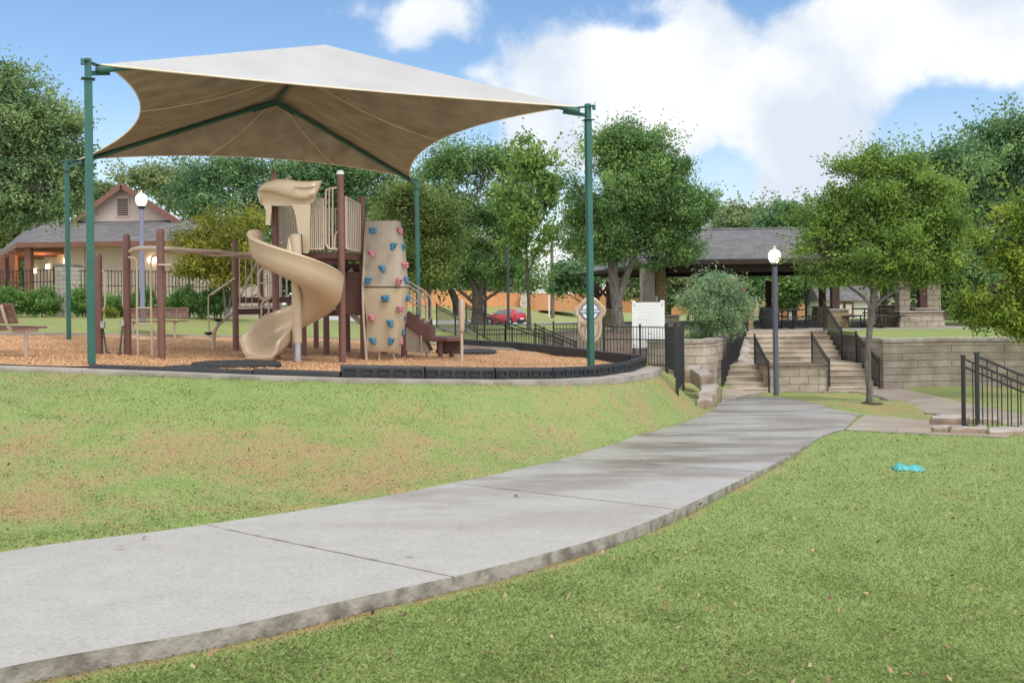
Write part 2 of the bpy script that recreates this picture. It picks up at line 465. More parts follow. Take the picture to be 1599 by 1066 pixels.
M['taillight'] = pm('red_light_lens', (.45, .01, .012), None, 3, .2, coat=.5)
M['bag'] = pm('turquoise_plastic_film', (.09, .42, .4), (.05, .33, .33), 16, .35)
M['bark'] = pm('grey_brown_bark', (.145, .12, .1), (.07, .056, .046), 5, .95, bump=1.0, bscale=16, stretch=(3, 3, .7))
M['barkpale'] = pm('pale_grey_bark', (.22, .195, .17), (.1, .085, .073), 5, .95, bump=1.0, bscale=18, stretch=(3, 3, .8))
M['chain'] = pm('dull_chain_steel', (.11, .11, .11), (.07, .07, .07), 9, .5, metallic=.5)
M['flower'] = pm('red_blossom', (.5, .05, .09), None, 9, .7)
M['wood_pole'] = pm('weathered_pole_wood', (.21, .15, .125), (.15, .105, .09), 3, .9, stretch=(3, 3, .3))
M['leaf_oak'] = leaf_mat('oak_leaves', (0.082, 0.169, 0.066), (0.187, 0.327, 0.103), (0.433, 0.6, 0.184))
M['leaf_dark'] = leaf_mat('dark_evergreen_leaves', (0.06, 0.141, 0.069), (0.153, 0.279, 0.119), (0.349, 0.505, 0.202))
M['leaf_left'] = leaf_mat('grey_green_leaves', (0.081, 0.159, 0.078), (0.207, 0.316, 0.136), (0.468, 0.569, 0.233))
M['leaf_fresh'] = leaf_mat('fresh_green_leaves', (0.119, 0.224, 0.06), (0.25, 0.408, 0.101), (0.542, 0.6, 0.204))
M['leaf_yellow'] = leaf_mat('yellow_green_leaves', (0.118, 0.153, 0.03), (0.278, 0.306, 0.048), (0.6, 0.518, 0.094))
M['leaf_olive'] = leaf_mat('olive_leaves', (0.084, 0.134, 0.039), (0.185, 0.259, 0.068), (0.362, 0.444, 0.134))
M['leaf_lime'] = leaf_mat('lime_green_leaves', (0.095, 0.172, 0.029), (0.251, 0.36, 0.053), (0.548, 0.6, 0.115))
M['leaf_small'] = leaf_mat('elm_leaves', (0.088, 0.162, 0.038), (0.189, 0.308, 0.062), (0.456, 0.6, 0.127))
M['leaf_shrub'] = leaf_mat('shrub_leaves', (0.076, 0.167, 0.049), (0.173, 0.328, 0.086), (0.419, 0.6, 0.192))
M['leaf_rose'] = leaf_mat('blue_green_shrub_leaves', (0.14, 0.227, 0.13), (0.308, 0.445, 0.243), (0.593, 0.758, 0.407))
M['leaf_far'] = leaf_mat('distant_leaves', (0.127, 0.187, 0.086), (0.251, 0.33, 0.142), (0.456, 0.523, 0.232))

def concrete_mat(name, c, stain, wet_lo, wet_hi, amount):
    m = bpy.data.materials.new(name)
    nt, b = nodes(m); L = nt.links
    tcn = nt.nodes.new('ShaderNodeTexCoord')
    n1 = nt.nodes.new('ShaderNodeTexNoise'); n1.inputs['Scale'].default_value = .55; n1.inputs['Detail'].default_value = 7; n1.inputs['Roughness'].default_value = .62
    mp = nt.nodes.new('ShaderNodeMapping'); mp.inputs['Rotation'].default_value = (0, 0, math.radians(28)); mp.inputs['Scale'].default_value = (1.0, 2.3, 1)
    L.new(tcn.outputs['Object'], mp.inputs[0]); L.new(mp.outputs[0], n1.inputs['Vector'])
    n2 = nt.nodes.new('ShaderNodeTexNoise'); n2.inputs['Scale'].default_value = 40; n2.inputs['Detail'].default_value = 6
    L.new(tcn.outputs['Object'], n2.inputs['Vector'])
    n3 = nt.nodes.new('ShaderNodeTexNoise'); n3.inputs['Scale'].default_value = 3.5; n3.inputs['Detail'].default_value = 8; n3.inputs['Roughness'].default_value = .7
    L.new(tcn.outputs['Object'], n3.inputs['Vector'])
    sep = nt.nodes.new('ShaderNodeSeparateXYZ'); L.new(tcn.outputs['Object'], sep.inputs[0])
    far = nt.nodes.new('ShaderNodeMapRange'); L.new(sep.outputs[1], far.inputs[0])
    far.inputs[1].default_value, far.inputs[2].default_value = wet_lo, wet_hi
    r1 = nt.nodes.new('ShaderNodeValToRGB'); ramp_set(r1, [(.44, (0, 0, 0)), (.6, (1, 1, 1))])
    L.new(n1.outputs['Fac'], r1.inputs[0])
    wet = nt.nodes.new('ShaderNodeMath'); wet.operation = 'MULTIPLY'
    L.new(r1.outputs[0], wet.inputs[0]); L.new(far.outputs[0], wet.inputs[1])
    r3 = nt.nodes.new('ShaderNodeValToRGB'); ramp_set(r3, [(.3, tuple(x * .88 for x in c)), (.62, c), (.85, tuple(min(1, x * 1.06) for x in c))])
    L.new(n3.outputs['Fac'], r3.inputs[0])
    r2 = nt.nodes.new('ShaderNodeValToRGB'); ramp_set(r2, [(.32, (.83, .83, .83)), (.56, (1, 1, 1))])
    L.new(n2.outputs['Fac'], r2.inputs[0])
    mul = nt.nodes.new('ShaderNodeMix'); mul.data_type = 'RGBA'; mul.blend_type = 'MULTIPLY'; mul.inputs[0].default_value = 1
    L.new(r3.outputs[0], mul.inputs[6]); L.new(r2.outputs[0], mul.inputs[7])
    ws = nt.nodes.new('ShaderNodeMath'); ws.operation = 'MULTIPLY'; ws.inputs[1].default_value = amount
    L.new(wet.outputs[0], ws.inputs[0])
    mixn = nt.nodes.new('ShaderNodeMix'); mixn.data_type = 'RGBA'
    L.new(ws.outputs[0], mixn.inputs[0]); L.new(mul.outputs[2], mixn.inputs[6]); mixn.inputs[7].default_value = (*stain, 1)
    L.new(mixn.outputs[2], b.inputs['Base Color'])
    rr = nt.nodes.new('ShaderNodeMapRange'); L.new(far.outputs[0], rr.inputs[0])
    rr.inputs[3].default_value, rr.inputs[4].default_value = .8, .2
    rv = nt.nodes.new('ShaderNodeMath'); rv.operation = 'MULTIPLY_ADD'; rv.inputs[1].default_value = .25
    L.new(n3.outputs['Fac'], rv.inputs[0]); L.new(rr.outputs[0], rv.inputs[2])
    L.new(rv.outputs[0], b.inputs['Roughness'])
    bp = nt.nodes.new('ShaderNodeBump'); bp.inputs['Strength'].default_value = .25; bp.inputs['Distance'].default_value = .006
    L.new(n2.outputs['Fac'], bp.inputs['Height']); L.new(bp.outputs[0], b.inputs['Normal'])
    return m
M['path'] = concrete_mat('grey_concrete_path', (.405, .388, .358), (.185, .15, .112), 6.0, 11.0, .9)
M['plaza'] = concrete_mat('tan_wet_concrete', (.46, .39, .32), (.29, .225, .17), -5, 1, .7)
M['kerb'] = pm('weathered_concrete_kerb', (.4, .36, .315), (.27, .24, .205), 2.2, .9, bump=.5, bscale=22)
M['slabedge'] = pm('stained_slab_edge_concrete', (.36, .33, .29), (.17, .15, .125), 7.0, .95, bump=1.0, bscale=16, lo=.34, hi=.56, detail=10)
M['stepstone'] = concrete_mat('stained_step_concrete', (.6, .51, .4), (.24, .185, .13), -100, -90, .8)

def grass_mat(name, trans=0.0, gain=1.0):
    gc = lambda c: tuple(v * gain for v in c)
    m = bpy.data.materials.new(name)
    nt, b = nodes(m); L = nt.links
    geo = nt.nodes.new('ShaderNodeNewGeometry')
    def noise(s, d=6, r=.6):
        n = nt.nodes.new('ShaderNodeTexNoise'); n.inputs['Scale'].default_value = s; n.inputs['Detail'].default_value = d; n.inputs['Roughness'].default_value = r
        L.new(geo.outputs['Position'], n.inputs['Vector']); return n.outputs['Fac']
    at = nt.nodes.new('ShaderNodeAttribute'); at.attribute_name = 'tint'
    dryf = nt.nodes.new('ShaderNodeAttribute'); dryf.attribute_name = 'dry'
    g = nt.nodes.new('ShaderNodeValToRGB'); ramp_set(g, [(.3, gc((.15, .22, .06))), (.5, gc((.235, .31, .095))), (.72, gc((.345, .37, .155)))])
    a1 = nt.nodes.new('ShaderNodeMath'); a1.operation = 'MULTIPLY_ADD'; a1.inputs[1].default_value = .35; L.new(at.outputs['Fac'], a1.inputs[0])
    a0 = nt.nodes.new('ShaderNodeMath'); a0.operation = 'MULTIPLY_ADD'; a0.inputs[1].default_value = .3; a0.inputs[2].default_value = .165
    L.new(noise(2.2), a0.inputs[0])
    a2 = nt.nodes.new('ShaderNodeMath'); a2.operation = 'MULTIPLY_ADD'; a2.inputs[1].default_value = .5; L.new(noise(38, 3), a2.inputs[0])
    L.new(a0.outputs[0], a2.inputs[2])
    a3 = nt.nodes.new('ShaderNodeMath'); a3.operation = 'SUBTRACT'; a3.inputs[1].default_value = .24; L.new(a2.outputs[0], a3.inputs[0]); L.new(a3.outputs[0], a1.inputs[2])
    L.new(a1.outputs[0], g.inputs[0])
    # straw: patches plus scattered blades
    dm = nt.nodes.new('ShaderNodeMath'); dm.operation = 'ADD'
    L.new(noise(1.1, 9, .74), dm.inputs[0])
    d2 = nt.nodes.new('ShaderNodeMath'); d2.operation = 'MULTIPLY_ADD'; d2.inputs[1].default_value = .42
    L.new(noise(9, 4), d2.inputs[0]); L.new(dryf.outputs['Fac'], d2.inputs[2])
    L.new(d2.outputs[0], dm.inputs[1])
    mr = nt.nodes.new('ShaderNodeMapRange'); mr.interpolation_type = 'SMOOTHSTEP'
    L.new(dm.outputs[0], mr.inputs[0]); mr.inputs[1].default_value, mr.inputs[2].default_value = .72, 1.12
    s = nt.nodes.new('ShaderNodeValToRGB'); ramp_set(s, [(0, gc((.235, .16, .075))), (.55, gc((.36, .26, .125))), (1, gc((.48, .37, .22)))])
    L.new(at.outputs['Fac'], s.inputs[0])
    mixn = nt.nodes.new('ShaderNodeMix'); mixn.data_type = 'RGBA'
    L.new(mr.outputs[0], mixn.inputs[0]); L.new(g.outputs[0], mixn.inputs[6]); L.new(s.outputs[0], mixn.inputs[7])
    L.new(mixn.outputs[2], b.inputs['Base Color'])
    b.inputs['Roughness'].default_value = .7
    b.inputs['Specular IOR Level'].default_value = .2
    n2 = nt.nodes.new('ShaderNodeTexNoise'); n2.inputs['Scale'].default_value = 26; n2.inputs['Detail'].default_value = 6
    L.new(geo.outputs['Position'], n2.inputs['Vector'])
    bp = nt.nodes.new('ShaderNodeBump'); bp.inputs['Strength'].default_value = .4; bp.inputs['Distance'].default_value = .03
    L.new(n2.outputs['Fac'], bp.inputs['Height']); L.new(bp.outputs[0], b.inputs['Normal'])
    if trans:
        up = nt.nodes.new('ShaderNodeCombineXYZ'); up.inputs[2].default_value = 1      # short sward takes light like a soft surface
        mixv = nt.nodes.new('ShaderNodeMix'); mixv.data_type = 'VECTOR'; mixv.inputs[0].default_value = .97
        L.new(geo.outputs['Normal'], mixv.inputs[4]); L.new(up.outputs[0], mixv.inputs[5]); L.new(mixv.outputs[1], b.inputs['Normal'])
        tr = nt.nodes.new('ShaderNodeBsdfTranslucent'); L.new(mixn.outputs[2], tr.inputs[0])
        ms = nt.nodes.new('ShaderNodeMixShader'); ms.inputs[0].default_value = trans
        L.new(b.outputs[0], ms.inputs[1]); L.new(tr.outputs[0], ms.inputs[2]); L.new(ms.outputs[0], nt.nodes['Material Output'].inputs[0])
    return m
M['grass'] = grass_mat('mown_lawn', 0.0, .95)
M['blade'] = grass_mat('grass_blades', .45, 2.0)
def chips_mat():
    m = bpy.data.materials.new('shredded_wood_chips')
    nt, b = nodes(m); L = nt.links
    tcn = nt.nodes.new('ShaderNodeTexCoord')
    v = nt.nodes.new('ShaderNodeTexVoronoi'); v.inputs['Scale'].default_value = 26
    L.new(tcn.outputs['Object'], v.inputs['Vector'])
    n1 = nt.nodes.new('ShaderNodeTexNoise'); n1.inputs['Scale'].default_value = 1.0; n1.inputs['Detail'].default_value = 8
    L.new(tcn.outputs['Object'], n1.inputs['Vector'])
    r = nt.nodes.new('ShaderNodeValToRGB'); ramp_set(r, [(.15, (.44, .235, .11)), (.5, (.6, .35, .175)), (.9, (.7, .47, .28))])
    L.new(v.outputs['Color'], r.inputs[0])
    r2 = nt.nodes.new('ShaderNodeValToRGB'); ramp_set(r2, [(.35, (.66, .63, .62)), (.6, (1, 1, 1))])
    L.new(n1.outputs['Fac'], r2.inputs[0])
    mul = nt.nodes.new('ShaderNodeMix'); mul.data_type = 'RGBA'; mul.blend_type = 'MULTIPLY'; mul.inputs[0].default_value = 1
    L.new(r.outputs[0], mul.inputs[6]); L.new(r2.outputs[0], mul.inputs[7])
    L.new(mul.outputs[2], b.inputs['Base Color'])
    b.inputs['Roughness'].default_value = .95
    bp = nt.nodes.new('ShaderNodeBump'); bp.inputs['Strength'].default_value = .8; bp.inputs['Distance'].default_value = .04
    L.new(v.outputs['Distance'], bp.inputs['Height']); L.new(bp.outputs[0], b.inputs['Normal'])
    return m
M['chips'] = chips_mat()
M['chip'] = leaf_mat('wood_chip_pieces', (.43, .23, .105), (.6, .35, .175), (.72, .5, .3), .9, 0.0)
M['litter'] = leaf_mat('dry_fallen_leaves', (.12, .07, .045), (.3, .18, .1), (.5, .37, .22), .8, .1)
M['mulch'] = pm('dark_bark_mulch', (.2, .15, .11), (.11, .08, .06), 6, .95, bump=1, bscale=30)
M['asphalt'] = pm('pale_road_surface', (.42, .41, .39), (.36, .35, .33), 3, .9)
def fabric_under():
    m = bpy.data.materials.new('stained_tan_shade_fabric')
    nt, b = nodes(m); L = nt.links
    tcn = nt.nodes.new('ShaderNodeTexCoord')
    n1 = nt.nodes.new('ShaderNodeTexNoise'); n1.inputs['Scale'].default_value = .8; n1.inputs['Detail'].default_value = 8
    mp = nt.nodes.new('ShaderNodeMapping'); mp.inputs['Scale'].default_value = (2.2, 2.2, .5)
    L.new(tcn.outputs['Object'], mp.inputs[0]); L.new(mp.outputs[0], n1.inputs['Vector'])
    r = nt.nodes.new('ShaderNodeValToRGB'); ramp_set(r, [(.28, (.4, .36, .3)), (.5, (.53, .49, .42)), (.75, (.68, .645, .58))])
    L.new(n1.outputs['Fac'], r.inputs[0])
    L.new(r.outputs[0], b.inputs['Base Color'])
    b.inputs['Roughness'].default_value = .9
    wr_ = nt.nodes.new('ShaderNodeTexNoise'); wr_.inputs['Scale'].default_value = 2.4; wr_.inputs['Detail'].default_value = 4
    L.new(mp.outputs[0], wr_.inputs['Vector'])
    bp = nt.nodes.new('ShaderNodeBump'); bp.inputs['Strength'].default_value = .35; bp.inputs['Distance'].default_value = .12
    L.new(wr_.outputs['Fac'], bp.inputs['Height']); L.new(bp.outputs[0], b.inputs['Normal'])
    tr = nt.nodes.new('ShaderNodeBsdfTranslucent'); L.new(r.outputs[0], tr.inputs[0])
    ms = nt.nodes.new('ShaderNodeMixShader'); ms.inputs[0].default_value = .4
    L.new(b.outputs[0], ms.inputs[1]); L.new(tr.outputs[0], ms.inputs[2])
    L.new(ms.outputs[0], nt.nodes['Material Output'].inputs[0])
    return m
M['fabunder'] = fabric_under()

# ------------------------------------------------------------------ mesh building
class MB:
    def __init__(s):
        s.v, s.f, s.mi = [], [], []
        s.cur = 0
    def face(s, idx):
        s.f.append(idx); s.mi.append(s.cur)
    def add(s, verts, faces):
        o = len(s.v)
        s.v += [tuple(v) for v in verts]
        for f in faces:
            s.face([i + o for i in f])
        return s
    def box(s, c, size, rz=0.0, ch=0.0, taper=1.0):
        x, y, z = (a / 2 for a in size)
        R = Matrix.Rotation(rz, 3, 'Z')
        vs = []
        for sz in (-1, 1):
            k = taper if sz > 0 else 1.0
            for sx_, sy in ((-1, -1), (1, -1), (1, 1), (-1, 1)):
                vs.append(Vector(c) + R @ Vector((sx_ * x * k, sy * y * k, sz * z)))
        return s.add(vs, [(3, 2, 1, 0), (4, 5, 6, 7), (0, 1, 5, 4), (1, 2, 6, 5), (2, 3, 7, 6), (3, 0, 4, 7)])
    def beam(s, a, b, w, h, up=(0, 0, 1)):
        a, b = Vector(a), Vector(b)
        t = (b - a).normalized()
        up = Vector(up)
        if abs(t.dot(up)) > .98:
            up = Vector((0, 1, 0))
        n = t.cross(up).normalized()
        u = n.cross(t).normalized()
        vs = []
        for p in (a, b):
            for i, j in ((-1, -1), (1, -1), (1, 1), (-1, 1)):
                vs.append(p + n * (i * w / 2) + u * (j * h / 2))
        return s.add(vs, [(0, 1, 2, 3), (7, 6, 5, 4), (0, 4, 5, 1), (1, 5, 6, 2), (2, 6, 7, 3), (3, 7, 4, 0)])
    def tube(s, pts, r, seg=10, cap=True, smooth=0, closed=False):
        pts = [Vector(p) for p in pts]
        if smooth and len(pts) > 2:
            pts = smooth_open(pts, smooth)
        n = len(pts)
        rs = r if isinstance(r, (list, tuple)) else [r] * n
        if len(rs) != n:
            rs = [rs[0] + (rs[-1] - rs[0]) * i / (n - 1) for i in range(n)]
        o = len(s.v)
        prev = None
        for i, p in enumerate(pts):
            if closed:
                t = pts[(i + 1) % n] - pts[i - 1]
            else:
                t = (pts[min(i + 1, n - 1)] - pts[max(i - 1, 0)])
            t = t.normalized() if t.length > 1e-9 else Vector((0, 0, 1))
            if prev is None:
                ref = Vector((0, 0, 1)) if abs(t.z) < .9 else Vector((1, 0, 0))
                u = t.cross(ref).normalized()
            else:
                u = prev - t * prev.dot(t)
                u = u.normalized() if u.length > 1e-6 else t.cross(Vector((0, 0, 1))).normalized()
            prev = u
            w = t.cross(u)
            for k in range(seg):
                a = 2 * math.pi * k / seg
                s.v.append(tuple(p + (u * math.cos(a) + w * math.sin(a)) * rs[i]))
        for i in range(n if closed else n - 1):
            j = (i + 1) % n
            for k in range(seg):
                s.face([o + i * seg + k, o + i * seg + (k + 1) % seg, o + j * seg + (k + 1) % seg, o + j * seg + k])
        if cap and not closed:
            s.face([o + k for k in range(seg)][::-1])
            s.face([o + (n - 1) * seg + k for k in range(seg)])
        return s
    def lathe(s, c, prof, seg=16):
        o = len(s.v)
        for r, z in prof:
            for k in range(seg):
                a = 2 * math.pi * k / seg
                s.v.append((c[0] + r * math.cos(a), c[1] + r * math.sin(a), c[2] + z))
        m = len(prof)
        for i in range(m - 1):
            for k in range(seg):
                s.face([o + i * seg + k, o + i * seg + (k + 1) % seg, o + (i + 1) * seg + (k + 1) % seg, o + (i + 1) * seg + k])
        s.face([o + k for k in range(seg)][::-1])
        s.face([o + (m - 1) * seg + k for k in range(seg)])
        return s
    def prism(s, poly, z0, z1):
        if area2(poly) < 0:
            poly = poly[::-1]
        n = len(poly)
        f0 = z0 if callable(z0) else (lambda x, y: z0)
        f1 = z1 if callable(z1) else (lambda x, y: z1)
        vs = [(p[0], p[1], f0(p[0], p[1])) for p in poly] + [(p[0], p[1], f1(p[0], p[1])) for p in poly]
        return s.add(vs, [tuple(range(n))[::-1], tuple(range(n, 2 * n))] + [(i, (i + 1) % n, n + (i + 1) % n, n + i) for i in range(n)])
    def loft(s, secs, closed_sec=True, cap=True):
        o = len(s.v)
        k = len(secs[0])
        for sec in secs:
            s.v += [tuple(p) for p in sec]
        for i in range(len(secs) - 1):
            for j in range(k if closed_sec else k - 1):
                a, b = o + i * k + j, o + i * k + (j + 1) % k
                s.face([a, b, b + k, a + k])
        if cap and closed_sec:
            s.face([o + j for j in range(k)][::-1])
            s.face([o + (len(secs) - 1) * k + j for j in range(k)])
        return s
    def ball(s, c, r, seg=12, rings=8, sc=(1, 1, 1)):
        o = len(s.v)
        for i in range(rings + 1):
            a = math.pi * i / rings
            for k in range(seg):
                b = 2 * math.pi * k / seg
                s.v.append((c[0] + r * sc[0] * math.sin(a) * math.cos(b), c[1] + r * sc[1] * math.sin(a) * math.sin(b), c[2] - r * sc[2] * math.cos(a)))
        for i in range(rings):
            for k in range(seg):
                s.face([o + i * seg + k, o + i * seg + (k + 1) % seg, o + (i + 1) * seg + (k + 1) % seg, o + (i + 1) * seg + k])
        return s
    def build(s, name, mat, parent=None, bevel=0.0, angle=38, label=None):
        me = bpy.data.meshes.new(name)
        org = ORG.get(parent.as_pointer(), Vector()) if parent else Vector()
        me.from_pydata([(v[0] - org.x, v[1] - org.y, v[2] - org.z) for v in s.v], [], s.f)
        mats = mat if isinstance(mat, (list, tuple)) else [mat]
        for m_ in mats:
            me.materials.append(m_)
        if len(mats) > 1:
            me.polygons.foreach_set('material_index', s.mi)
        me.polygons.foreach_set('use_smooth', [True] * len(me.polygons))
        me.set_sharp_from_angle(angle=math.radians(angle))
        me.update()
        o = bpy.data.objects.new(name, me)
        COL.objects.link(o)
        if parent:
            o.parent = parent
            ORG[o.as_pointer()] = org
        if bevel:
            bv = o.modifiers.new('soft_edges', 'BEVEL')
            bv.width = bevel; bv.segments = 2; bv.limit_method = 'ANGLE'; bv.angle_limit = math.radians(40)
            bv.harden_normals = True
        if label:
            o['label'] = label
        return o
ORG = {}
def tag(o, label, cat, group=None, kind=None):
    if label: o['label'] = label
    if cat: o['category'] = cat
    if group: o['group'] = group
    if kind: o['kind'] = kind
    return o
def thing(name, label, cat, loc=(0, 0, 0), group=None):
    o = bpy.data.objects.new(name, None)
    COL.objects.link(o)
    o.empty_display_size = .2
    o.location = loc
    ORG[o.as_pointer()] = Vector(loc)
    return tag(o, label, cat, group)
def structure(o, label=None):
    o['kind'] = 'structure'
    if label: o['label'] = label
    return o
def copy_tree(o, parent=None):
    c = o.copy()
    COL.objects.link(c)
    c.parent = parent
    for ch in [q for q in COL.objects if q.parent is o]:
        copy_tree(ch, c)
    return c
def np_mesh(name, verts, faces, mat, parent=None, attrs=None, smooth=False):
    """verts (n,3), faces (m,k) as arrays -> one mesh object"""
    org = ORG.get(parent.as_pointer(), Vector()) if parent else Vector()
    me = bpy.data.meshes.new(name)
    verts = np.asarray(verts, np.float32) - np.array(org, np.float32)
    m, k = faces.shape
    me.vertices.add(len(verts)); me.vertices.foreach_set('co', verts.ravel())
    me.loops.add(m * k); me.loops.foreach_set('vertex_index', faces.astype(np.int32).ravel())
    me.polygons.add(m); me.polygons.foreach_set('loop_start', np.arange(0, m * k, k, dtype=np.int32))
    me.polygons.foreach_set('use_smooth', np.full(m, smooth))
    me.update(calc_edges=True)
    me.materials.append(mat)
    for an, (dom, val) in (attrs or {}).items():
        a = me.attributes.new(an, 'FLOAT', dom)
        a.data.foreach_set('value', np.asarray(val, np.float32))
    o = bpy.data.objects.new(name, me)
    COL.objects.link(o)
    if parent:
        o.parent = parent
        ORG[o.as_pointer()] = org
    return o
def sheet(name, poly, zf, mat, step=.5, thick=None, kind='structure', grow_mat=None):
    """flat-ish sheet with a clean outline that follows the ground; thick gives it a vertical edge"""
    if area2(poly) < 0:
        poly = poly[::-1]
    n = len(poly)
    xs = [p[0] for p in poly]; ys = [p[1] for p in poly]
    gx, gy = np.meshgrid(np.arange(min(xs), max(xs), step), np.arange(min(ys), max(ys), step))
    gx, gy = gx.ravel() + .013, gy.ravel() + .007
    ok = inside(poly, gx, gy) & (edge_dist(poly, gx, gy) > step * .35)
    pts = [Vector((p[0], p[1])) for p in poly] + [Vector((a, b)) for a, b in zip(gx[ok], gy[ok])]
    r = delaunay_2d_cdt(pts, [(i, (i + 1) % n) for i in range(n)], [], 1, 1e-5)
    vv, ff = r[0], r[2]
    z = zf(np.array([v.x for v in vv]), np.array([v.y for v in vv]))
    mb = MB()
    mb.v = [(v.x, v.y, float(zz)) for v, zz in zip(vv, np.atleast_1d(z))]
    for f in ff:
        a, b, c = (vv[i] for i in f[:3])
        mb.face(list(f) if (b - a).cross(c - a) > 0 else list(f)[::-1])
    mats = [mat]
    if thick:
        mats.append(grow_mat or mat)
        mb.cur = 1
        zz = zf(np.array(xs), np.array(ys))
        o = len(mb.v)
        for i in range(n):
            mb.v.append((poly[i][0], poly[i][1], float(zz[i])))
        for i in range(n):
            th = thick(poly[i][0], poly[i][1]) if callable(thick) else thick
            mb.v.append((poly[i][0], poly[i][1], float(zz[i]) - th))
        for i in range(n):
            j = (i + 1) % n
            mb.face([o + j, o + i, o + n + i, o + n + j])
    ob = mb.build(name, mats, angle=30)
    if kind:
        ob['kind'] = kind
    return ob

# ================================================================== GROUND
def Gs(pts):
    return [(lambda g: Vector((g.x, g.y)))(G(*p)) for p in pts]
path_left = [Vector((-5.6, 2.6)), Vector((-4.7, 4.3))] + Gs([(0, 859), (160, 841), (320, 819), (500, 792), (660, 763), (800, 734), (900, 710), (1000, 677), (1080, 655), (1118, 637)])
path_right = [Vector((-4.0, 1.0)), Vector((-3.2, 2.9))] + Gs([(0, 1037), (170, 1012), (380, 977), (550, 932), (715, 900), (800, 877), (965, 832), (1057, 795), (1150, 752), (1235, 710), (1277, 683), (1300, 674), (1318, 670)])
def relax(line, step=.2, width=.55):
    """even spacing, then a gaussian along the line: clean formwork curve"""
    a = np.array([[p[0], p[1]] for p in smooth_open(line, 8)])
    s = np.concatenate([[0], np.cumsum(np.hypot(*np.diff(a, axis=0).T))])
    t = np.linspace(0, s[-1], int(s[-1] / step) + 2)
    q = np.stack([np.interp(t, s, a[:, 0]), np.interp(t, s, a[:, 1])], 1)
    w = np.exp(-((t[:, None] - t) / width) ** 2)
    # mirror the ends so they stay put
    q2 = (w @ q) / w.sum(1)[:, None]
    k = np.clip(np.minimum(t, s[-1] - t) / (width * 1.6), 0, 1)[:, None]
    q = q * (1 - k) + q2 * k
    return [Vector((float(u), float(v))) for u, v in q]
path_left_s = relax(path_left)
path_right_s = relax(path_right)
path_far = Gs([(1347, 646), (1307, 640), (1275, 629), (1232, 622), (1199, 620), (1166, 617), (1124, 629)])
PATH = path_right_s + path_far + path_left_s[::-1]
BRANCH = Gs([(1350, 647), (1399, 651), (1452, 657), (1500, 663), (1575, 673), (1575, 683), (1500, 679), (1460, 678), (1400, 675), (1320, 671)])
PLAZA = Gs([(1126, 629), (1128, 606), (1200, 606), (1300, 606), (1372, 606), (1393, 603), (1460, 618), (1509, 629), (1599, 647), (1720, 672), (1800, 690), (1800, 722), (1720, 700), (1599, 668), (1501, 651), (1445, 644),
            (1373, 619), (1353, 614), (1334, 611), (1281, 611), (1199, 611), (1166, 616)])
# the higher terrace round the pavilion
def sx_at(px, d):
    return P(px, 470, d).x
ST_L, ST_R = 6.65, 11.65
WALL_RIGHT = [(11.75, 31.0), (12.3, 31.0), (14.5, 31.2), (17.5, 30.2), (20.5, 28.6), (26, 26.5), (36, 24)]
FRONT = [(4.75, 30.6), (5.2, 30.35), (5.8, 30.4), (6.4, 30.8), (6.52, 31.1), (7.24, 32.8), (7.9, 34.3), (8.7, 36.3), (11.66, 36.3), (11.67, 34.2), (11.7, 31.0)] + WALL_RIGHT[1:] + [(46, 22)]
def terrace_h(x, y):
    """top of the terrace: level at the pavilion, easing down to the wall cap"""
    x = np.asarray(x, float); y = np.asarray(y, float)
    fx = np.array([p[0] for p in FRONT]); fy = np.array([p[1] for p in FRONT])
    yf = np.interp(x, fx, fy)
    k = np.clip((y - yf) / 4.5, 0, 1)
    low = np.where(x > 11.5, -.2, -.1)
    return terrace_z(x, y) + low * (1 - k)
TERR = [Vector(p) for p in FRONT] + [Vector((60, 22)), Vector((60, 125)), Vector((4.75, 125))]

def lawn_z(x, y):
    shp = x.shape
    x = x.ravel(); y = y.ravel()
    z = base_z(x, y)
    near = (y < 45) & (np.abs(x) < 45)
    xi, yi = x[near], y[near]
    zi = z[near]
    # lawn lies lower than the slab on its right-hand side
    dr = edge_dist(path_right_s, xi, yi, closed=False)
    inp = inside(PATH, xi, yi)
    drop = np.interp(yi, [3, 6, 8, 9, 11, 13], [.085, .08, .07, .05, .025, .008])
    dl = edge_dist(path_left_s, xi, yi, closed=False)
    right = (dr < dl) & ~inp & (yi < 22)
    zi = np.where(right, zi - drop * np.exp(-dr / 2.5) - .004, zi)
    for poly in (PATH, BRANCH, PLAZA):
        ip = inside(poly, xi, yi)
        de = edge_dist(poly, xi, yi)
        zi = np.where(ip, zi - .03 - np.minimum(.25, de * .9) - np.where(dr < dl, drop, 0), zi)
    rr = inside(RING, xi, yi)
    de = edge_dist(RING, xi, yi)
    zi = np.where(rr, np.minimum(zi, chips_z(xi, yi) - .12 - np.minimum(.3, de)), zi)
    z[near] = zi
    t = inside(TERR, x, y)
    z = np.where(t, np.minimum(z, terrace_h(x, y) - .5), z)
    return z.reshape(shp)
rows = np.concatenate([np.linspace(-4, 2, 14)[:-1], np.geomspace(2, 46, 330), np.geomspace(47, 900, 90)])
us = np.linspace(-1, 1, 420)
us = np.sign(us) * (np.abs(us) * .72 + .28 * np.abs(us) ** 3)
YY, UU = np.meshgrid(rows, us, indexing='ij')
XX = UU * (YY + 9) * 1.05
ZZ = lawn_z(XX, YY)
nr, nc = XX.shape
idx = np.arange(nr * nc).reshape(nr, nc)
quads = np.stack([idx[:-1, :-1], idx[:-1, 1:], idx[1:, 1:], idx[1:, :-1]], -1).reshape(-1, 4)
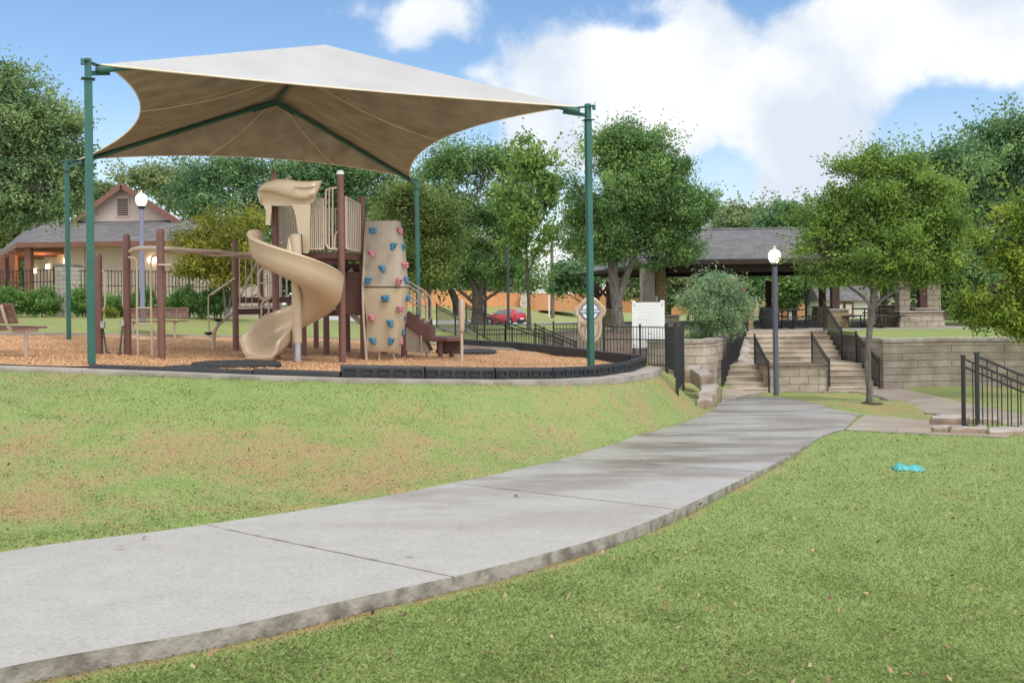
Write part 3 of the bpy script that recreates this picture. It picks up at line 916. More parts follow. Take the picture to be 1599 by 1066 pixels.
def dry_amount(x, y):
    d = np.full(x.shape, -.06)
    dl = edge_dist(path_left_s, x, y, closed=False); dr = edge_dist(path_right_s, x, y, closed=False)
    left = dl < dr
    d = np.where(left, .10, d)
    d = np.where(~left, d + .0 + .34 * np.exp(-(dr / .17) ** 2) * np.interp(y, [4, 9, 13], [1, .8, .2]), d)
    for px, py, r, a in ((110, 690, 1.8, .12), (560, 720, 1.7, .15), (330, 700, 1.5, .08), (760, 660, 1.5, .07), (60, 790, .6, .1), (1040, 600, 1.2, .13), (950, 620, 1.2, .08), (1000, 640, .9, .06), (450, 610, 1.7, -.12), (250, 640, 1.4, -.16), (330, 780, 1.2, -.06), (620, 640, 1.7, -.05), (1200, 830, 1.0, -.1), (1420, 760, 1.4, .05), (1500, 690, 1.6, .07), (1375, 637, 1.5, .16)):
        g = G(px, py)
        d += a * np.exp(-((x - g.x) ** 2 + (y - g.y) ** 2) / r ** 2)
    return d
dr_ = dry_amount(XX.ravel(), YY.ravel()) + np.where(YY.ravel() > 24, .03, 0)
lawn = np_mesh('lawn', np.stack([XX.ravel(), YY.ravel(), ZZ.ravel()], 1), quads, M['grass'], smooth=True,
               attrs={'tint': ('POINT', np.full(nr * nc, .5)), 'dry': ('POINT', dr_)})
structure(lawn, 'mown lawn with straw coloured patches')

# terrace lawn, columns following its front edge
fx = [p[0] for p in FRONT]
cols = sorted(set([round(v, 3) for v in np.concatenate([np.array(fx), np.arange(5, 46, .5), np.arange(46, 61, 3)])]))
tr = np.concatenate([np.linspace(0, 1, 9)[:-1] * .06, np.geomspace(.06, 1, 30)])
vs, fs = [], []
for i, x in enumerate(cols):
    yf = float(np.interp(x, fx, [p[1] for p in FRONT]))
    for t in tr:
        y = yf + (124 - yf) * t
        vs.append((x, y, float(terrace_h(x, y))))
k = len(tr)
for i in range(len(cols) - 1):
    for j in range(k - 1):
        a = i * k + j
        fs.append((a, a + k, a + k + 1, a + 1))
va = np.array(vs)
terr = np_mesh('terrace_lawn', va, np.array(fs), M['grass'], smooth=True, attrs={'tint': ('POINT', np.full(len(va), .5)), 'dry': ('POINT', np.full(len(va), .05))})
structure(terr, 'upper terrace of lawn around the pavilion')

# concrete walks
def edge_drop(x, y):
    dr = float(edge_dist(path_right_s, np.array([x]), np.array([y]), closed=False)[0])
    return .30 if dr < .05 else .12
structure(sheet('path', PATH, lambda x, y: base_z(x, y), M['path'], .3, edge_drop, grow_mat=M['slabedge']), 'pale grey concrete path curving up to the stairs')
structure(sheet('branch_path', BRANCH, lambda x, y: base_z(x, y) + .002, M['plaza'], .4, .1, grow_mat=M['slabedge']), 'tan concrete branch of the path')
structure(sheet('stair_pavement', PLAZA, lambda x, y: base_z(x, y) + .003, M['plaza'], .5, .1, grow_mat=M['slabedge']), 'damp tan pavement at the foot of the stairs')
# saw-cut joints in the path
def joint(a, b):
    mb = MB()
    n = 14
    ts = [a + (b - a) * (i / n) for i in range(n + 1)]
    t = (b - a).normalized(); nn = Vector((-t.y, t.x)) * .0085
    for i, p in enumerate(ts):
        z = bz(p.x, p.y) + .0035
        w = nn * (1 + .35 * math.sin(i * 2.1))
        mb.v += [(p.x - w.x, p.y - w.y, z), (p.x + w.x, p.y + w.y, z)]
    for i in range(n):
        mb.face([2 * i, 2 * i + 1, 2 * i + 3, 2 * i + 2])
    o = mb.build('path_joint', M['slabedge'])
    return structure(o)
for a, b in (((323, 819), (714, 901)), ((706, 753), (1058, 795)), ((880, 715), (1182, 736)), ((1000, 677), (1277, 683)), ((1348, 647), (1318, 670.5)), ((1128, 619), (1300, 612))):
    ga, gb = G(*a), G(*b)
    joint(Vector((ga.x, ga.y)), Vector((gb.x, gb.y)))

# playground surface
structure(sheet('wood_chips', CHIPS, lambda x, y: chips_z(x, y) + .025 * np.sin(x * 2.1 + y) * np.cos(y * 1.7 - x * .6), M['chips'], .25), 'orange wood chip play surface')
def ring_sheet():
    mb = MB()
    n = len(CHIPS)
    inn = offset(CHIPS, -.02)
    for i in range(n):
        a, b = inn[i], RING[i]
        k = min(1, max(0, (b.y - 18.5) / 3)) if b.x < .5 else 0
        za = float(chips_z(a.x, a.y)) - .012 + .085 * k
        zb = float(chips_z(b.x, b.y)) - .02 + .085 * k
        low = min(zb - .1, bz(b.x, b.y) - .15)
        mb.v += [(a.x, a.y, za - .1), (a.x, a.y, za), (b.x, b.y, zb), (b.x, b.y, low)]
    for i in range(n):
        j = (i + 1) % n
        for q in range(3):
            mb.face([i * 4 + q, i * 4 + q + 1, j * 4 + q + 1, j * 4 + q])
    o = mb.build('playground_kerb', M['kerb'], angle=40)
    me = o.data
    bm = bmesh.new(); bm.from_mesh(me); bmesh.ops.recalc_face_normals(bm, faces=bm.faces); bm.to_mesh(me); bm.free()
    return structure(o, 'concrete kerb ring around the play area')
ring_sheet()

# scattered chip pieces, blades, leaves
def scatter(n, poly, seedy=None):
    xs = [p[0] for p in poly]; ys = [p[1] for p in poly]
    o = []
    while sum(len(a) for a in o) < n:
        x = RNG.uniform(min(xs), max(xs), n); y = RNG.uniform(min(ys), max(ys), n)
        ok = inside(poly, x, y)
        if seedy is not None:
            ok &= RNG.random(n) < seedy(x, y)
        o.append(np.stack([x[ok], y[ok]], 1))
    return np.concatenate(o)[:n]
def flakes(name, xy, z, length, width, mat, tilt=.35, lift=.008):
    n = len(xy)
    a = RNG.uniform(0, 2 * math.pi, n)
    L = length * RNG.uniform(.5, 1.3, n); W = width * RNG.uniform(.6, 1.3, n)
    ux = np.stack([np.cos(a), np.sin(a), RNG.normal(0, tilt, n)], 1); vx = np.stack([-np.sin(a), np.cos(a), RNG.normal(0, tilt, n)], 1)
    c = np.stack([xy[:, 0], xy[:, 1], z + lift + np.abs(ux[:, 2]) * L * .5], 1)
    v = np.stack([c - ux * (L / 2)[:, None], c + vx * (W / 2)[:, None], c + ux * (L / 2)[:, None] + np.array([0, 0, .004]), c - vx * (W / 2)[:, None]], 1).reshape(-1, 3)
    f = np.arange(4 * n).reshape(n, 4)
    return np_mesh(name, v, f, mat, attrs={'tint': ('FACE', RNG.random(n))})
xy = scatter(95000, CHIPS, lambda x, y: np.clip((15.5 / np.maximum(y, 12)) ** 2, 0.05, 1))
tag(flakes('loose_wood_chip_layer', xy, chips_z(xy[:, 0], xy[:, 1]) + .025 * np.sin(xy[:, 0] * 2.1 + xy[:, 1]) * np.cos(xy[:, 1] * 1.7 - xy[:, 0] * .6), .036, .014, M['chip'], .3), 'loose orange wood chips over the play surface', 'wood chips', kind='stuff')

# grass blades
def grass_layer(name, y0, y1, n, h, w, label):
    # even in picture: density falls with distance
    x_, y_ = [], []
    tot = 0
    while tot < n:
        m_ = n * 2
        inv = RNG.uniform(1 / y1, 1 / y0, m_)
        y = 1 / inv
        x = RNG.uniform(-.82, .82, m_) * (y + .6)
        ok = np.ones(m_, bool)
        for poly in (PATH, BRANCH, PLAZA):
            ip = inside(poly, x, y)
            ok &= ~ip
        ok &= ~inside(RING, x, y)
        ok &= ~inside(TERR, x, y)
        dr = edge_dist(path_right_s, x, y, closed=False)
        ok &= RNG.random(m_) < np.clip(.25 + dr / .35, 0, 1)
        x_.append(x[ok]); y_.append(y[ok]); tot += ok.sum()
    x = np.concatenate(x_)[:n]; y = np.concatenate(y_)[:n]
    z = lawn_z(x, y)
    dry = dry_amount(x, y)
    a = RNG.uniform(0, 2 * math.pi, n)
    k = np.clip(y / 8, .8, 4) ** .7
    # clumps stand taller here and there
    cl = .65 + .3 * (np.sin(x * 3.1 + np.sin(y * 2.3) * 2) * np.sin(y * 2.7 + np.cos(x * 1.9) * 2)) ** 2 + .45 * (RNG.random(n) < .05)
    H = h * RNG.uniform(.45, 1.15, n) * cl * np.where(dry > .12, .75, 1) * np.clip(k, 1, 1.5)
    W = w * RNG.uniform(.7, 1.3, n) * k
    lean = RNG.normal(0, .9, (n, 2)) * H[:, None]
    bx_, by_ = np.cos(a) * W / 2, np.sin(a) * W / 2
    v = np.empty((n, 4, 3))
    v[:, 0] = np.stack([x - bx_, y - by_, z - .006], 1)
    v[:, 1] = np.stack([x + bx_, y + by_, z - .006], 1)
    v[:, 2] = np.stack([x + bx_ * .7 + lean[:, 0] * .4, y + by_ * .7 + lean[:, 1] * .4, z + H * .65], 1)
    v[:, 3] = np.stack([x - bx_ * .2 + lean[:, 0], y - by_ * .2 + lean[:, 1], z + H], 1)
    o = np_mesh(name, v.reshape(-1, 3), np.arange(4 * n).reshape(n, 4), M['blade'],
                attrs={'tint': ('FACE', RNG.random(n)), 'dry': ('FACE', dry)})
    return tag(o, label, 'grass', kind='stuff')
grass_layer('short_grass', 3.2, 30, 680000, .0165, .0045, 'short green and straw coloured grass blades of the lawn')

grass_layer('long_grass_blades', 3.4, 10, 36000, .026, .003, 'longer thin grass blades standing out of the near lawn')

# dry leaves on the lawn and a few on the path
LW = [Vector(p) for p in ((-6, 5), (0, 4), (4.5, 4.2), (8, 14), (3.2, 20), (-8, 13))]
xy = scatter(3600, LW, lambda x, y: np.clip((9 / np.maximum(y, 4)) ** 1.2, 0.1, 1))
ok = ~inside(PATH, xy[:, 0], xy[:, 1]) & ~inside(RING, xy[:, 0], xy[:, 1])
xy = xy[ok]
tag(flakes('dry_leaf_litter', xy, lawn_z(xy[:, 0], xy[:, 1]) + .016, .034, .019, M['litter'], .45), 'dry brown leaves scattered over the lawn', 'leaves', kind='stuff')
pl = np.array([[G(*p).x, G(*p).y] for p in ((806, 776), (190, 858), (225, 842), (1180, 642), (1093, 652), (1000, 720), (640, 870))])
tag(flakes('path_leaf_litter', pl, base_z(pl[:, 0], pl[:, 1]) + .006, .07, .03, M['litter'], .2), 'few dry leaves lying on the concrete path', 'leaves', kind='stuff')
# turquoise bag
def bag():
    g = G(1420, 730)
    z = float(lawn_z(np.array([g.x]), np.array([g.y]))[0]) + .03
    mb = MB()
    nx, ny = 22, 10
    rr = random.Random(5)
    for j in range(ny + 1):
        for i in range(nx + 1):
            u, v = i / nx * 2 - 1, j / ny * 2 - 1
            e = max(0, 1 - (abs(u) ** 2.6 + abs(v) ** 2.2))
            lump = .02 + .04 * max(0, math.cos((u + .62) * 2.6)) + .03 * max(0, math.cos((u - .5) * 2.3))
            h = e ** .5 * lump * (1 + .3 * math.sin(u * 9 + v * 5) * math.cos(v * 6 + u * 3)) + .006 * math.sin(u * 21 + v * 9)
            mb.v.append((g.x + u * .17 + v * .02, g.y + v * .1 * (1 + .25 * math.sin(u * 5)), z + h - .015 - .02 * (u + .6) * .6))
    for j in range(ny):
        for i in range(nx):
            a = j * (nx + 1) + i
            mb.face([a, a + 1, a + nx + 2, a + nx + 1])
    o = mb.build('plastic_bag', M['bag'], angle=60)
    tag(o, 'crumpled turquoise plastic bag lying on the lawn right of the path', 'bag')
bag()

# ================================================================== SHADE CANOPY
T_ = 3.56 + EYE
NL, NR, FL, FR = Vector((-6.1, 14.1, T_)), Vector((1.43, 17.8, T_)), Vector((-10.8, 23.7, T_)), Vector((-2.72, 28.2, T_))
def ridge(t):
    m0, m1 = (NL + NR) / 2, (FL + FR) / 2
    p = m0.lerp(m1, t)
    return Vector((p.x, p.y, 4.94 + EYE))
AF, AR = ridge(.27), ridge(.73)
def shade():
    root = thing('shade_canopy', 'large cream fabric shade canopy on four green poles over the play structure', 'canopy', (-4.5, 20.9, float(chips_z(-4.5, 20.9))))
    top, und = MB(), MB()
    seams = MB()
    cen = (NL + NR + FL + FR) / 4
    def pull(a, b, u, s):
        """scalloped eave: the edge is drawn in towards the middle and a little up"""
        p = a.lerp(b, u)
        m = (a + b) / 2
        inn = Vector((cen.x - m.x, cen.y - m.y, 0)).normalized()
        k = math.sin(math.pi * u) ** .8 if 0 < u < 1 else 0
        return p + inn * (s[0] * k) + Vector((0, 0, s[1] * k))
    def panel(a, b, ta, tb, s, sag, seam_us):
        a = a.lerp(ta, .045); b = b.lerp(tb, .045)
        a.z = b.z = T_ - .02
        NU, NV = 32, 14
        grid = []
        for j in range(NV + 1):
            v = j / NV
            row = []
            for i in range(NU + 1):
                u = i / NU
                e = pull(a, b, u, s)
                t = ta.lerp(tb, u)
                p = e.lerp(t, v)
                p.z -= sag * math.sin(math.pi * u) * math.sin(math.pi * min(1, v * .92 + .08))
                row.append(p)
            grid.append(row)
        for mb, dz, flip in ((top, 0.012, False), (und, 0.0, True)):
            o = len(mb.v)
            for row in grid:
                for p in row:
                    mb.v.append((p.x, p.y, p.z + dz))
            for j in range(NV):
                for i in range(NU):
                    q = o + j * (NU + 1) + i
                    f = [q, q + 1, q + NU + 2, q + NU + 1]
                    mb.face(f[::-1] if flip else f)
        # hem tube along the eave and welded seams
        seams.tube([p + Vector((0, 0, .004)) for p in grid[0]], .016, 6)
        for su in seam_us:
            i = int(su * NU)
            seams.tube([grid[j][i] + Vector((0, 0, -.004)) for j in range(NV + 1)], .012, 5)
    panel(NL, NR, AF, AF, (.5, .10), .10, ())
    panel(NR, FR, AF, AR, (.95, .22), .16, (.5,))
    panel(FR, FL, AR, AR, (.85, .26), .16, (.3, .66))
    panel(FL, NL, AR, AF, (.95, .20), .16, (.62,))
    canopy = MB()
    canopy.v = top.v + und.v
    o = len(top.v)
    canopy.f = top.f + [[i + o for i in f] for f in und.f]
    canopy.mi = [0] * len(top.f) + [1] * len(und.f)
    # the winding of each panel was chosen by side: make the upper skin face up
    for k, f in enumerate(canopy.f):
        a, b, c = (Vector(canopy.v[i]) for i in f[:3])
        nz_ = (b - a).cross(c - a).z
        if (nz_ < 0) == (canopy.mi[k] == 0):
            canopy.f[k] = f[::-1]
    cv = canopy.build('fabric_cover', [M['fabtop'], M['fabunder']], root, angle=50)
    seams.build('hem', M['fabseam'], cv)
    corner = [NL, NR, FR, FL]
    for c in corner:
        pole = MB()
        dirx = (NR - NL).normalized()
        z0 = float(chips_z(c.x, c.y)) - .1
        ang = math.atan2(dirx.y, dirx.x)
        pole.box((c.x, c.y, (z0 + T_ - .28) / 2), (.108, .108, T_ - .28 - z0), ang)
        po = pole.build('pole', M['green'], root, bevel=.012)
        cap = MB()
        cap.box((c.x, c.y, T_ - .27), (.19, .19, .014), ang)
        cap.box((c.x, c.y, T_ - .12), (.092, .092, .29), ang)
        inn = (cen - c); inn.z = 0; inn.normalize()
        a = Vector((c.x, c.y, T_ - .02))
        cap.beam(a - inn * .1, a + inn * .5 + Vector((0, 0, -.01)), .1, .016)
        cap.beam(a + Vector((0, 0, -.17)), a + inn * .5 + Vector((0, 0, -.05)), .025, .07)
        cap.box((c.x - inn.x * .12, c.y - inn.y * .12, T_ - .05), (.05, .05, .09), ang)
        cap.build('corner_bracket', M['green'], po, bevel=.006)
    for c, t in ((NL, AF), (NR, AF), (FL, AR), (FR, AR)):
        d = t - c
        mb = MB()
        mb.tube([c + d * .03 + Vector((0, 0, -.15)), t + Vector((0, 0, -.11))], .05, 10)
        mb.build('hip_pipe', M['green'], root)
    MB().tube([AF + Vector((0, 0, -.09)), AR + Vector((0, 0, -.09))], .055, 10).build('ridge_pipe', M['green'], root)
    for a, cs in ((AF, (NL, NR)), (AR, (FL, FR))):
        mb = MB()
        for c in cs + (((AF + AR) / 2 - Vector((0, 0, .0))),):
            d = (c - a).normalized()
            mb.beam(a + Vector((0, 0, -.13)), a + d * .62 + Vector((0, 0, -.13)), .03, .14)
            for q in (.2, .42):
                mb.ball(a + d * q + Vector((0, 0, -.13)), .035, 8, 5)
        mb.build('joint_plate', M['green'], root, bevel=.008)
shade()

# ================================================================== PLAY STRUCTURE
def pole_mb(x, y, z0, z1, r=.0635, dome=True):
    mb = MB()
    prof = [(r, 0), (r, z1 - z0 - .05)]
    prof += [(r * 1.04, z1 - z0 - .05), (r * 1.04, z1 - z0 - .02), (r * .8, z1 - z0 + .015), (r * .4, z1 - z0 + .03), (.001, z1 - z0 + .034)] if dome else [(r * .98, z1 - z0), (.001, z1 - z0)]
    return mb.lathe((x, y, z0), prof, 16)
def play():
    c0 = on_chips(470, 560)
    root = thing('play_structure', 'brown and tan climbing structure with spiral slide and rock wall on wood chips', 'play structure', (c0.x, c0.y, float(chips_z(c0.x, c0.y))))
    def Z(px, py, d):
        return P(px, py, d).z
    # ---- posts: (base px, base py, top py)
    posts = {}
    def post(key, px, py, top, tpx=None, mat='brown', d=None):
        b = on_chips(px, py) if d is None else P(px, py, d)
        g = float(chips_z(b.x, b.y)) - .08
        zt = P(tpx or px, top, b.y).z
        pole_mb(b.x, b.y, g, zt).build('post', M[mat], root)
        posts[key] = Vector((b.x, b.y, zt))
        return posts[key]
    post('a155', 155, 553, 398); post('a199', 199.5, 554, 368); post('a252', 252.5, 559.5, 360)
    post('b368', 368.5, 549, 378)
    p1 = post('p1', 432, 561, 272); 
    p2 = post('p2', 535, 565, 270)
    MB().lathe((p2.x, p2.y, p2.z - .03), [(.069, 0), (.069, .03), (.055, .06), (.03, .075), (.001, .08)], 16).build('post_cap', M['white'], root)
    p3 = post('p3', 568, 561, 308, 570); p4 = post('p4', 474, 557, 300)
    post('c510', 510, 555, 474); post('c544', 543, 550.5, 470); post('c632', 631, 557, 398); post('b400', 409, 545, 371); post('b493', 494, 544, 400); post('b460', 462, 549, 400)
    post('c452', 452, 545, 470); post('q600', 600, 553, 480)
    # ---- decks
    def deck(corners, z, t=.12, mat='browndk', name='deck'):
        mb = MB()
        mb.prism([Vector((c[0], c[1])) for c in corners], z - t, z)
        return mb.build(name, M[mat], root, bevel=.012)
    zA = Z(505, 394, 17.4)
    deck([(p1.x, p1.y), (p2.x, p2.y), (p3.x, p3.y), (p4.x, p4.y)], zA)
    b1, b2 = posts['b368'], posts['b493']
    zB = Z(400, 482, 20)
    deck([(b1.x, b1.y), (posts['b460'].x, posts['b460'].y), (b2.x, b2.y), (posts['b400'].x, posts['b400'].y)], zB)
    c1, c2 = posts['c510'], posts['c632']
    zC = Z(520, 484, 19.8)
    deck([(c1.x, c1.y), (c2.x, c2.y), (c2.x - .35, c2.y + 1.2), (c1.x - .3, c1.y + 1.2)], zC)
    # stepped boards climbing from the middle deck to the top deck
    st = MB()
    for i in range(4):
        st.box((p2.x + .25 + .0 * i, p3.y + .25 + i * .17, zA - .2 - .2 * (i)), (1.05, .19, .1))
        st.box((p2.x + .25, p3.y + .32 + i * .17, zA - .29 - .2 * i), (1.05, .03, .2))
    st.build('step_board', M['browndk'], root)
    MB().box(((p2.x + p3.x) / 2 + .05, p3.y - .1, (zA + zC) / 2 - .2), (.95, .05, .8)).build('closure_panel', M['browndk'], root, bevel=.01)
    MB().box(((p1.x + p2.x) / 2, p1.y + .02, zA - .12), (1.0, .03, .2)).build('deck_fascia', M['browndk'], root)
    for a_, b_ in (((546, 421), (567, 452)), ((547, 488), (564, 504))):
        MB().beam(P(a_[0], a_[1], 18.75), P(b_[0], b_[1], 18.75), .05, .1).build('ladder_stringer', M['pipe'], root, bevel=.01)
    # ---- picket railings (frame + bars of one welded panel)
    def railing(a, b, z0, za, zb, n, name='railing', r=.013, mat='pipe', curl=True):
        a, b = Vector((a[0], a[1], 0)), Vector((b[0], b[1], 0))
        mb = MB()
        A0, B0 = a + Vector((0, 0, z0)), b + Vector((0, 0, z0))
        A1, B1 = a + Vector((0, 0, za)), b + Vector((0, 0, zb))
        mb.tube([A0, A1, B1, B0], .019, 8)
        mb.tube([A0, B0], .019, 8)
        for i in range(1, n):
            t = i / n
            mb.tube([A0.lerp(B0, t), A1.lerp(B1, t)], r, 6)
        return mb.build(name, M[mat], root)
    dA = 17.35
    railing((sx_at(484, dA), dA), (sx_at(506, dA), dA), Z(500, 389, dA), Z(484, 305, dA), Z(506, 310, dA), 7)
    mb = MB()                                # tall looped handhold beside the main post
    q = lambda x, y, d=dA: P(x, y, d)
    mb.tube([q(532, 293), q(520, 294), q(512, 296), q(508.5, 303), q(508.5, 372), q(510, 383), q(515, 388.5), q(531, 389)], .019, 8, smooth=3)
    for x in (514, 519.5):
        mb.tube([q(x, 295), q(x, 388)], .014, 6)
    mb.tube([q(531, 361), q(526, 363), q(523, 370), q(522.5, 388)], .014, 6, smooth=3)
    mb.build('handhold_loop', M['pipe'], root)
    railing((p2.x + .08, p2.y + .05), (p3.x - .03, p3.y - .06), zA + .06, Z(540, 308, 17.5), Z(568, 317, 18.4), 8)
    railing((p4.x + .05, p4.y), (p3.x - .06, p3.y), zA + .06, Z(500, 325, 18.6), Z(560, 325, 18.6), 14)
    mb = MB()
    d_ = 19.4
    mb.tube([P(547, 395, d_), P(547, 340, d_), P(550, 332, d_), P(556, 330, d_), P(559, 336, d_), P(559, 395, d_)], .02, 8, smooth=3)
    for x in (550, 553, 556):
        mb.tube([P(x, 333, d_), P(x, 395, d_)], .012, 6)
    mb.build('handhold_loop', M['pipe'], root)
    # left side railing of the top deck, seen behind the slide
    railing((p1.x + .02, p1.y + .07), (p4.x - .03, p4.y - .07), zA + .06, zA + 1.1, zA + 1.1, 13)
    # deck B railings
    railing((b1.x + .09, b1.y), (posts['b460'].x - .05, posts['b460'].y), zB + .04, Z(376, 401, 20), Z(376, 401, 20), 9)
    railing((posts['b400'].x, posts['b400'].y), (b2.x, b2.y), zB + .04, zB + 1.0, zB + 1.0, 9)
    MB().beam(Vector((b1.x, b1.y - .04, Z(400, 470, 20) + .02)), Vector((posts['b460'].x, posts['b460'].y - .04, Z(400, 470, 20) + .02)), .03, .12).build('toe_board', M['browndk'], root)
    mb = MB()
    for i, x in enumerate((378, 382)):
        mb.tube([P(372 + i * 8, 470, 20.3), P(403, 404 + 55 * i, 20.7)], .02, 8)
    mb.tube([P(330, 460, 19.9), P(345, 449, 19.95), P(367, 434, 20.0)], .02, 8)
    mb.build('handrail', M['pipe'], root)
    # ---- upright chain-link loops climber
    mb = MB()
    def oval(cx, cy, rx, ry, d, n=24):
        pts = []
        for i in range(n):
            a = 2 * math.pi * i / n
            s = abs(math.sin(a)) ** .6 * (1 if math.sin(a) > 0 else -1)
            c = abs(math.cos(a)) ** .75 * (1 if math.cos(a) > 0 else -1)
            pts.append(P(cx + rx * c, cy + ry * s, d))
        return pts
    dl = 17.9
    mb.tube(oval(414.5, 443, 11, 24.5, dl), .027, 8, closed=True)
    mb.tube(oval(415, 405, 6, 13, dl), .024, 8, closed=True)
    mb.tube([P(404, 442, dl), P(425, 442, dl)], .014, 8)
    mb.tube([P(408.5, 500, dl), P(408.5, 480, dl), P(410, 472, dl), P(414, 469, dl), P(418, 472, dl), P(419.5, 480, dl), P(419.5, 552, dl)], .018, 8, smooth=3)
    mb.build('loop_climber', M['pipe'], root)
    # ---- overhead wavy beam between the left posts and deck B
    a199, a252 = posts['a199'], posts['a252']
    mb = MB()
    pts = [P(202, 393, a199.y), P(212, 388.5, a199.y - .1), P(232, 387, 16.7), P(252, 387.5, a252.y), P(280, 389, 16.9), P(310, 391.5, 17.4), P(340, 392.5, 17.9), P(368, 396.5, 18.4), P(399, 396.5, 18.6), P(412, 395.5, 18.6)]
    mb.tube(pts, .038, 10, smooth=4)
    pts = [P(253, 391, a252.y + .1), P(275, 395, 17.0), P(305, 394, 17.5), P(335, 399, 17.9), P(365, 398, 18.3), P(380, 402, 18.6), P(405, 402.5, 18.8)]
    mb.tube(pts, .03, 10, smooth=4)
    mb.build('overhead_beam', M['pipe'], root)
    # vertical ladder under it
    mb = MB()
    dd = 16.9
    gl = lambda px: float(chips_z(sx_at(px, dd), dd)) - .05
    mb.tube([P(201, 402, dd + .1), P(209, 402.5, dd), P(213, 406, dd), P(214, 412, dd), P(214, 480, dd), Vector((sx_at(214.5, dd), dd, gl(214.5)))], .019, 8)
    mb.tube([P(249, 397, dd - .3), P(241, 398.5, dd), P(237, 402, dd), P(235.5, 410, dd), P(236, 480, dd), Vector((sx_at(236.5, dd), dd, gl(236.5)))], .019, 8)
    for y in (480.5, 506, 529.5):
        mb.tube([P(214.5, y, dd), P(236, y, dd)], .016, 8)
    mb.build('ladder', M['pipe'], root)
    MB().box(P(258, 413.5, a252.y - .05), (.22, .1, .03)).build('grip_plate', M['pipe'], root, bevel=.008)
    for px, dirn, post_ in ((157, 1, 'a155'), (199, -1, 'a199')):
        d = posts[post_].y
        x0 = px + dirn * 0
        MB().tube([P(x0, 423 - (4 if dirn < 0 else 0), d), P(x0 + dirn * 5, 423 - (4 if dirn < 0 else 0), d), P(x0 + dirn * 7, 428, d), P(x0 + dirn * 7, 476, d), P(x0 + dirn * 5, 483, d), P(x0, 484, d)], .017, 8).build('grab_handle', M['pipe'], root)
    # hanging balance step on two chains
    for (xa, ya, xb, yb, n) in ((160, 508, 167, 552, 13), (192, 505, 187, 551, 13)):
        mb = MB()
        A, B = P(xa, ya, 17.0), P(xb, yb, 16.9)
        for i in range(n):
            c = A.lerp(B, (i + .5) / n)
            ring = []
            ax = Vector((1, 0, 0)) if i % 2 else Vector((0, 1, 0))
            t = (B - A).normalized()
            for k in range(8):
                a = 2 * math.pi * k / 8
                ring.append(c + t * (.03 * math.cos(a)) + ax * (.014 * math.sin(a)))
            mb.tube(ring, .0075, 5, closed=True)
        mb.build('chain', M['chain'], root)
    MB().box(P(160.5, 507, 16.9), (.07, .08, .12)).build('chain_mount', M['steel'], root, bevel=.012); MB().box(P(192, 505, 16.95), (.05, .07, .1)).build('chain_mount', M['steel'], root, bevel=.012)
    MB().ball(P(168, 552.5, 16.9), .05, 10, 6).build('chain_coupling', M['chain'], root); MB().ball(P(187, 552, 16.9), .04, 10, 6).build('chain_coupling', M['chain'], root)
    MB().tube([P(164, 554.5, 16.9), P(177, 556.5, 16.85), P(190, 554, 16.9)], .028, 10, smooth=3).build('balance_step', M['rubber'], root)
    # ---- arched step climber at the left of deck B
    mb = MB()
    da = 19.0
    g = on_chips(333, 545)
    mb.tube([Vector((g.x, g.y, g.z - .05)), P(333.5, 524, g.y), P(336, 514, g.y), P(342, 505, g.y + .05), P(352, 497, g.y + .15), P(367, 487, g.y + .5)], .045, 12, smooth=4)
    mb.build('arch_climber', M['pipe'], root)
    for x, y in ((326, 519), (340, 498)):
        c = P(x, y, g.y)
        mb = MB().lathe((c.x, c.y, c.z - .02), [(.02, -.04), (.06, -.02), (.1, 0), (.1, .02), (.08, .03), (.001, .03)], 14)
        mb.build('foot_pad', M['rubber'], root)
    MB().tube([P(327, 518, g.y), P(325.5, 500, g.y), P(325.5, 466, g.y), P(328, 460, g.y), P(345, 448, g.y + .3)], .015, 8, smooth=2).build('climber_handrail', M['pipe'], root)
    # ---- spiral slide
    pole = P(463.5, 500, 16.75)
    px_, py_ = pole.x, pole.y
    stn = []                                 # (x, y, floor z, heading, inner k, outer k)
    z180, z500 = Z(440, 398, 16.9), Z(420, 536, 16.5)
    cr = .42
    stn.append((px_ - cr, py_ + .62, z180 + .05, math.radians(270), 1.0))
    stn.append((px_ - cr, py_ + .3, z180 + .03, math.radians(270), 1.0))
    for i in range(0, 33):
        th = math.radians(180 + 336 * i / 32)
        t = i / 32
        z = z180 + (z500 - z180) * (t ** 1.04)
        stn.append((px_ + cr * math.cos(th), py_ + cr * math.sin(th), z, th + math.pi / 2, 1.0))
    h = math.radians(516) + math.pi / 2
    ex, ey, ez = stn[-1][:3]
    for k, (l, dz, wk) in enumerate(((.1, -.08, 1.0), (.2, -.135, 1.0), (.29, -.17, 1.02), (.37, -.185, 1.05), (.43, -.185, 1.08), (.46, -.2, 1.1))):
        stn.append((ex + math.cos(h) * l, ey + math.sin(h) * l, ez + dz, h, wk))
    sec = [(.385, .375), (.40, .395), (.385, .42), (.345, .43), (.315, .41), (.300, .3), (.275, .14), (.21, .03), (.1, -.005), (-.1, -.005), (-.2, .03), (-.26, .13), (-.285, .27), (-.30, .30), (-.33, .31), (-.36, .29), (-.345, .24),
           (-.33, .1), (-.26, -.02), (-.12, -.065), (.08, -.075), (.24, -.04), (.335, .07), (.365, .22)]
    secs = []
    ns = len(stn)
    for i, (x, y, z, hd, wk) in enumerate(stn):
        ox, oy = math.sin(hd), -math.cos(hd)        # outward = right of travel for a counter-clockwise turn
        kz = 1.0
        if i >= ns - 4:
            kz = (.95, .85, .72, .62)[i - ns + 4]
        secs.append([(x + ox * u * wk, y + oy * u * wk, z + (v * kz if v > 0 else v)) for u, v in sec])
    mb = MB(); mb.loft(secs)
    sl = mb.build('spiral_slide', M['tan'], root, angle=50)
    # fairing under the last turn and the exit foot
    mb = MB()
    x, y, z, hd, wk = stn[-3]
    dvec = Vector((math.cos(hd), math.sin(hd), 0))
